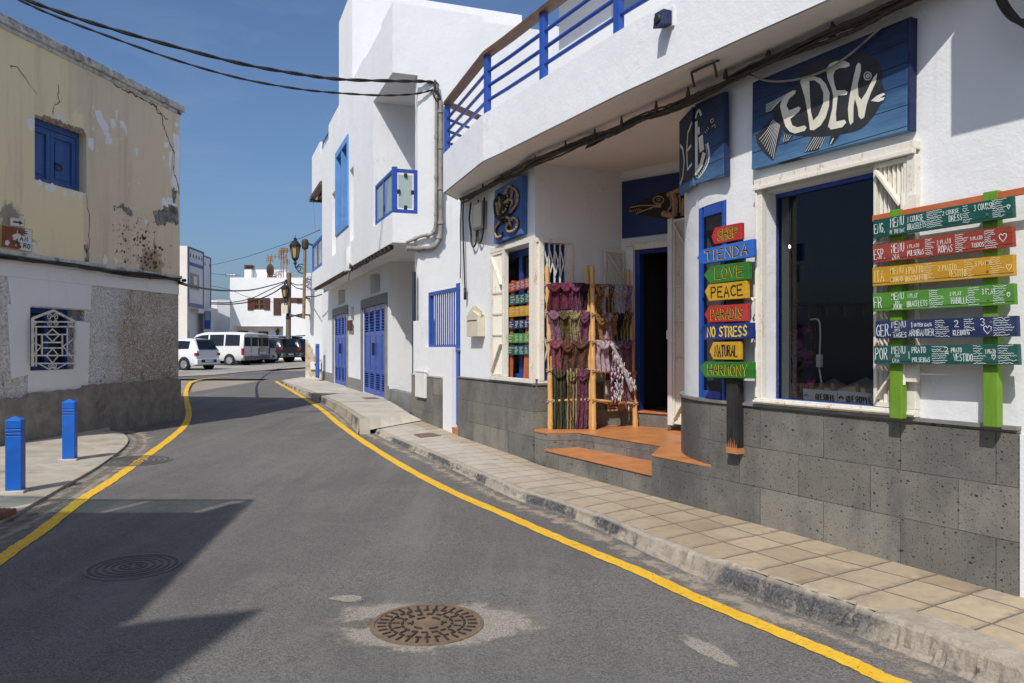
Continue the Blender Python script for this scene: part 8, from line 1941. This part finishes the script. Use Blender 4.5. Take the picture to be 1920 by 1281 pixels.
    for x in (Ln * .19, Ln * .80):
        for sy in (-1, 1):
            b = MB(); b.lathe([(rr * 1.14, -.002), (rr * 1.14, .004), (.01, .004)] if sy > 0 else [(rr * 1.14, .002), (rr * 1.14, -.004), (.01, -.004)], (x, sy * hw * 1.0, rr + .02), 24, 'y'); part('wheel_arch', b, M['black'], t)
            b = MB(); prof = [(rr * .62, .03), (rr * .7, .05), (rr * .93, .045), (rr, .01), (rr, -.14), (rr * .7, -.16)]; b.lathe([(r, sy * y) for r, y in prof], (x, sy * (hw - .01), rr), 24, 'y'); wh = part('wheel', b, M['black'], t, smooth='auto')
            b = MB(); b.lathe([(.001, sy * .02), (rr * .2, sy * .03), (rr * .22, sy * .0), (rr * .62, sy * .01), (rr * .63, sy * .035)], (x, sy * (hw - .01), rr), 20, 'y')
            for k in range(5):
                a = 2 * math.pi * k / 5; b.rod((x + rr * .15 * math.cos(a), sy * (hw + .02), rr + rr * .15 * math.sin(a)), (x + rr * .6 * math.cos(a), sy * (hw + .022), rr + rr * .6 * math.sin(a)), .05, .03, (0, 1, 0))
            sub('rim', b, M['chrome'], wh)
    if not van:
        b = MB(); b.box(-.078, .0, -hw * .6, hw * .6, zb + .08, zb + .23); part('bumper_strip', b, M['black'], t)
    return t
hatch = [(0, .90, .30, .95, .96, .80), (.30, .97, .22, .98, 1.50, .74), (.8, 1, .2, .97, 1.55, .76), (1.6, 1, .2, .95, 1.54, .77), (2.2, 1, .2, .93, 1.46, .74), (2.85, .99, .2, .92, .95, .80), (3.35, .93, .22, .80, .82, .75), (3.6, .78, .3, .62, .64, .6)]
van = [(0, .93, .34, 1.05, 1.82, .82), (.12, .98, .3, 1.04, 1.90, .83), (1.0, 1, .28, 1.03, 1.93, .84), (2.6, 1, .28, 1.02, 1.92, .84), (3.15, 1, .28, 1.0, 1.80, .80), (3.85, .98, .28, 1.0, 1.06, .82), (4.25, .93, .3, .92, .95, .75), (4.45, .82, .36, .70, .72, .65)]
suv = [(0, .92, .40, 1.06, 1.07, .80), (.32, .98, .32, 1.08, 1.58, .76), (.9, 1, .3, 1.06, 1.66, .78), (2.0, 1, .3, 1.04, 1.65, .78), (2.6, 1, .3, 1.02, 1.55, .75), (3.3, 1, .3, 1.02, 1.06, .82), (4.0, .95, .32, .92, .94, .78), (4.35, .82, .4, .7, .72, .6)]
t = car('parked_car', 'small white hatchback half hidden behind the corner of the old house', 'car', (390, 694.5), (-.93, .37), 3.6, 1.66, hatch, 'car_white')
car('parked_van', 'white minivan with grey lower body parked beyond the white hatchback', 'van', (471, 685.5), (-.97, .25), 4.45, 1.72, van, 'van_white', True, 'bumper')
car('parked_van', 'beige van mostly hidden behind the white minivan', 'van', (491, 683.0), (-.95, .30), 4.45, 1.70, van, 'beige_van', True, 'bumper')
car('parked_car', 'silver hatchback squeezed between the vans and the dark grey SUV', 'car', (503, 681.8), (-.90, .43), 3.7, 1.66, hatch, 'silver')
car('parked_car', 'dark grey SUV parked between the silver hatchback and the surfboard car', 'SUV', (544, 680.3), (-.93, .37), 4.35, 1.82, suv, 'anthracite', False, 'bumper')
tw = car('parked_car', 'dark car with a blue surfboard on its roof, cut off by the worn wall', 'car', (577, 678.5), (-.93, .37), 4.35, 1.80, suv, 'anthracite', False, 'bumper')
r = Vector(tw.location); hd = Vector((-.93, .37, 0)).normalized(); b = MB(); rows = []
for k in range(15):
    s = k / 14; wd = .28 * math.sin(math.pi * min(1, max(.001, s * .96 + .02))) ** .6; x = -.5 + 4.2 * s; rows.append([(x, wd * math.cos(a), 1.80 + .10 * (2 * s - 1) ** 2 + .04 * math.sin(a)) for a in [6.283 * j / 10 for j in range(10)]])
b.grid(rows, closed=True); o = link('surfboard', b.mesh('surfboard', M['light_blue'])); o.location = r + Vector((0, 0, 0)); o.rotation_euler = (0, 0, math.atan2(hd.y, hd.x)); tag(o, 'blue surfboard strapped flat on the roof of a dark car', 'surfboard'); finish(o, 0, True)
bt = MB()
for x in (.9, 2.0): bt.box(x - .03, x + .03, -.6, .6, 1.66, 1.76)
part('roof_rack', bt, M['black'], tw)
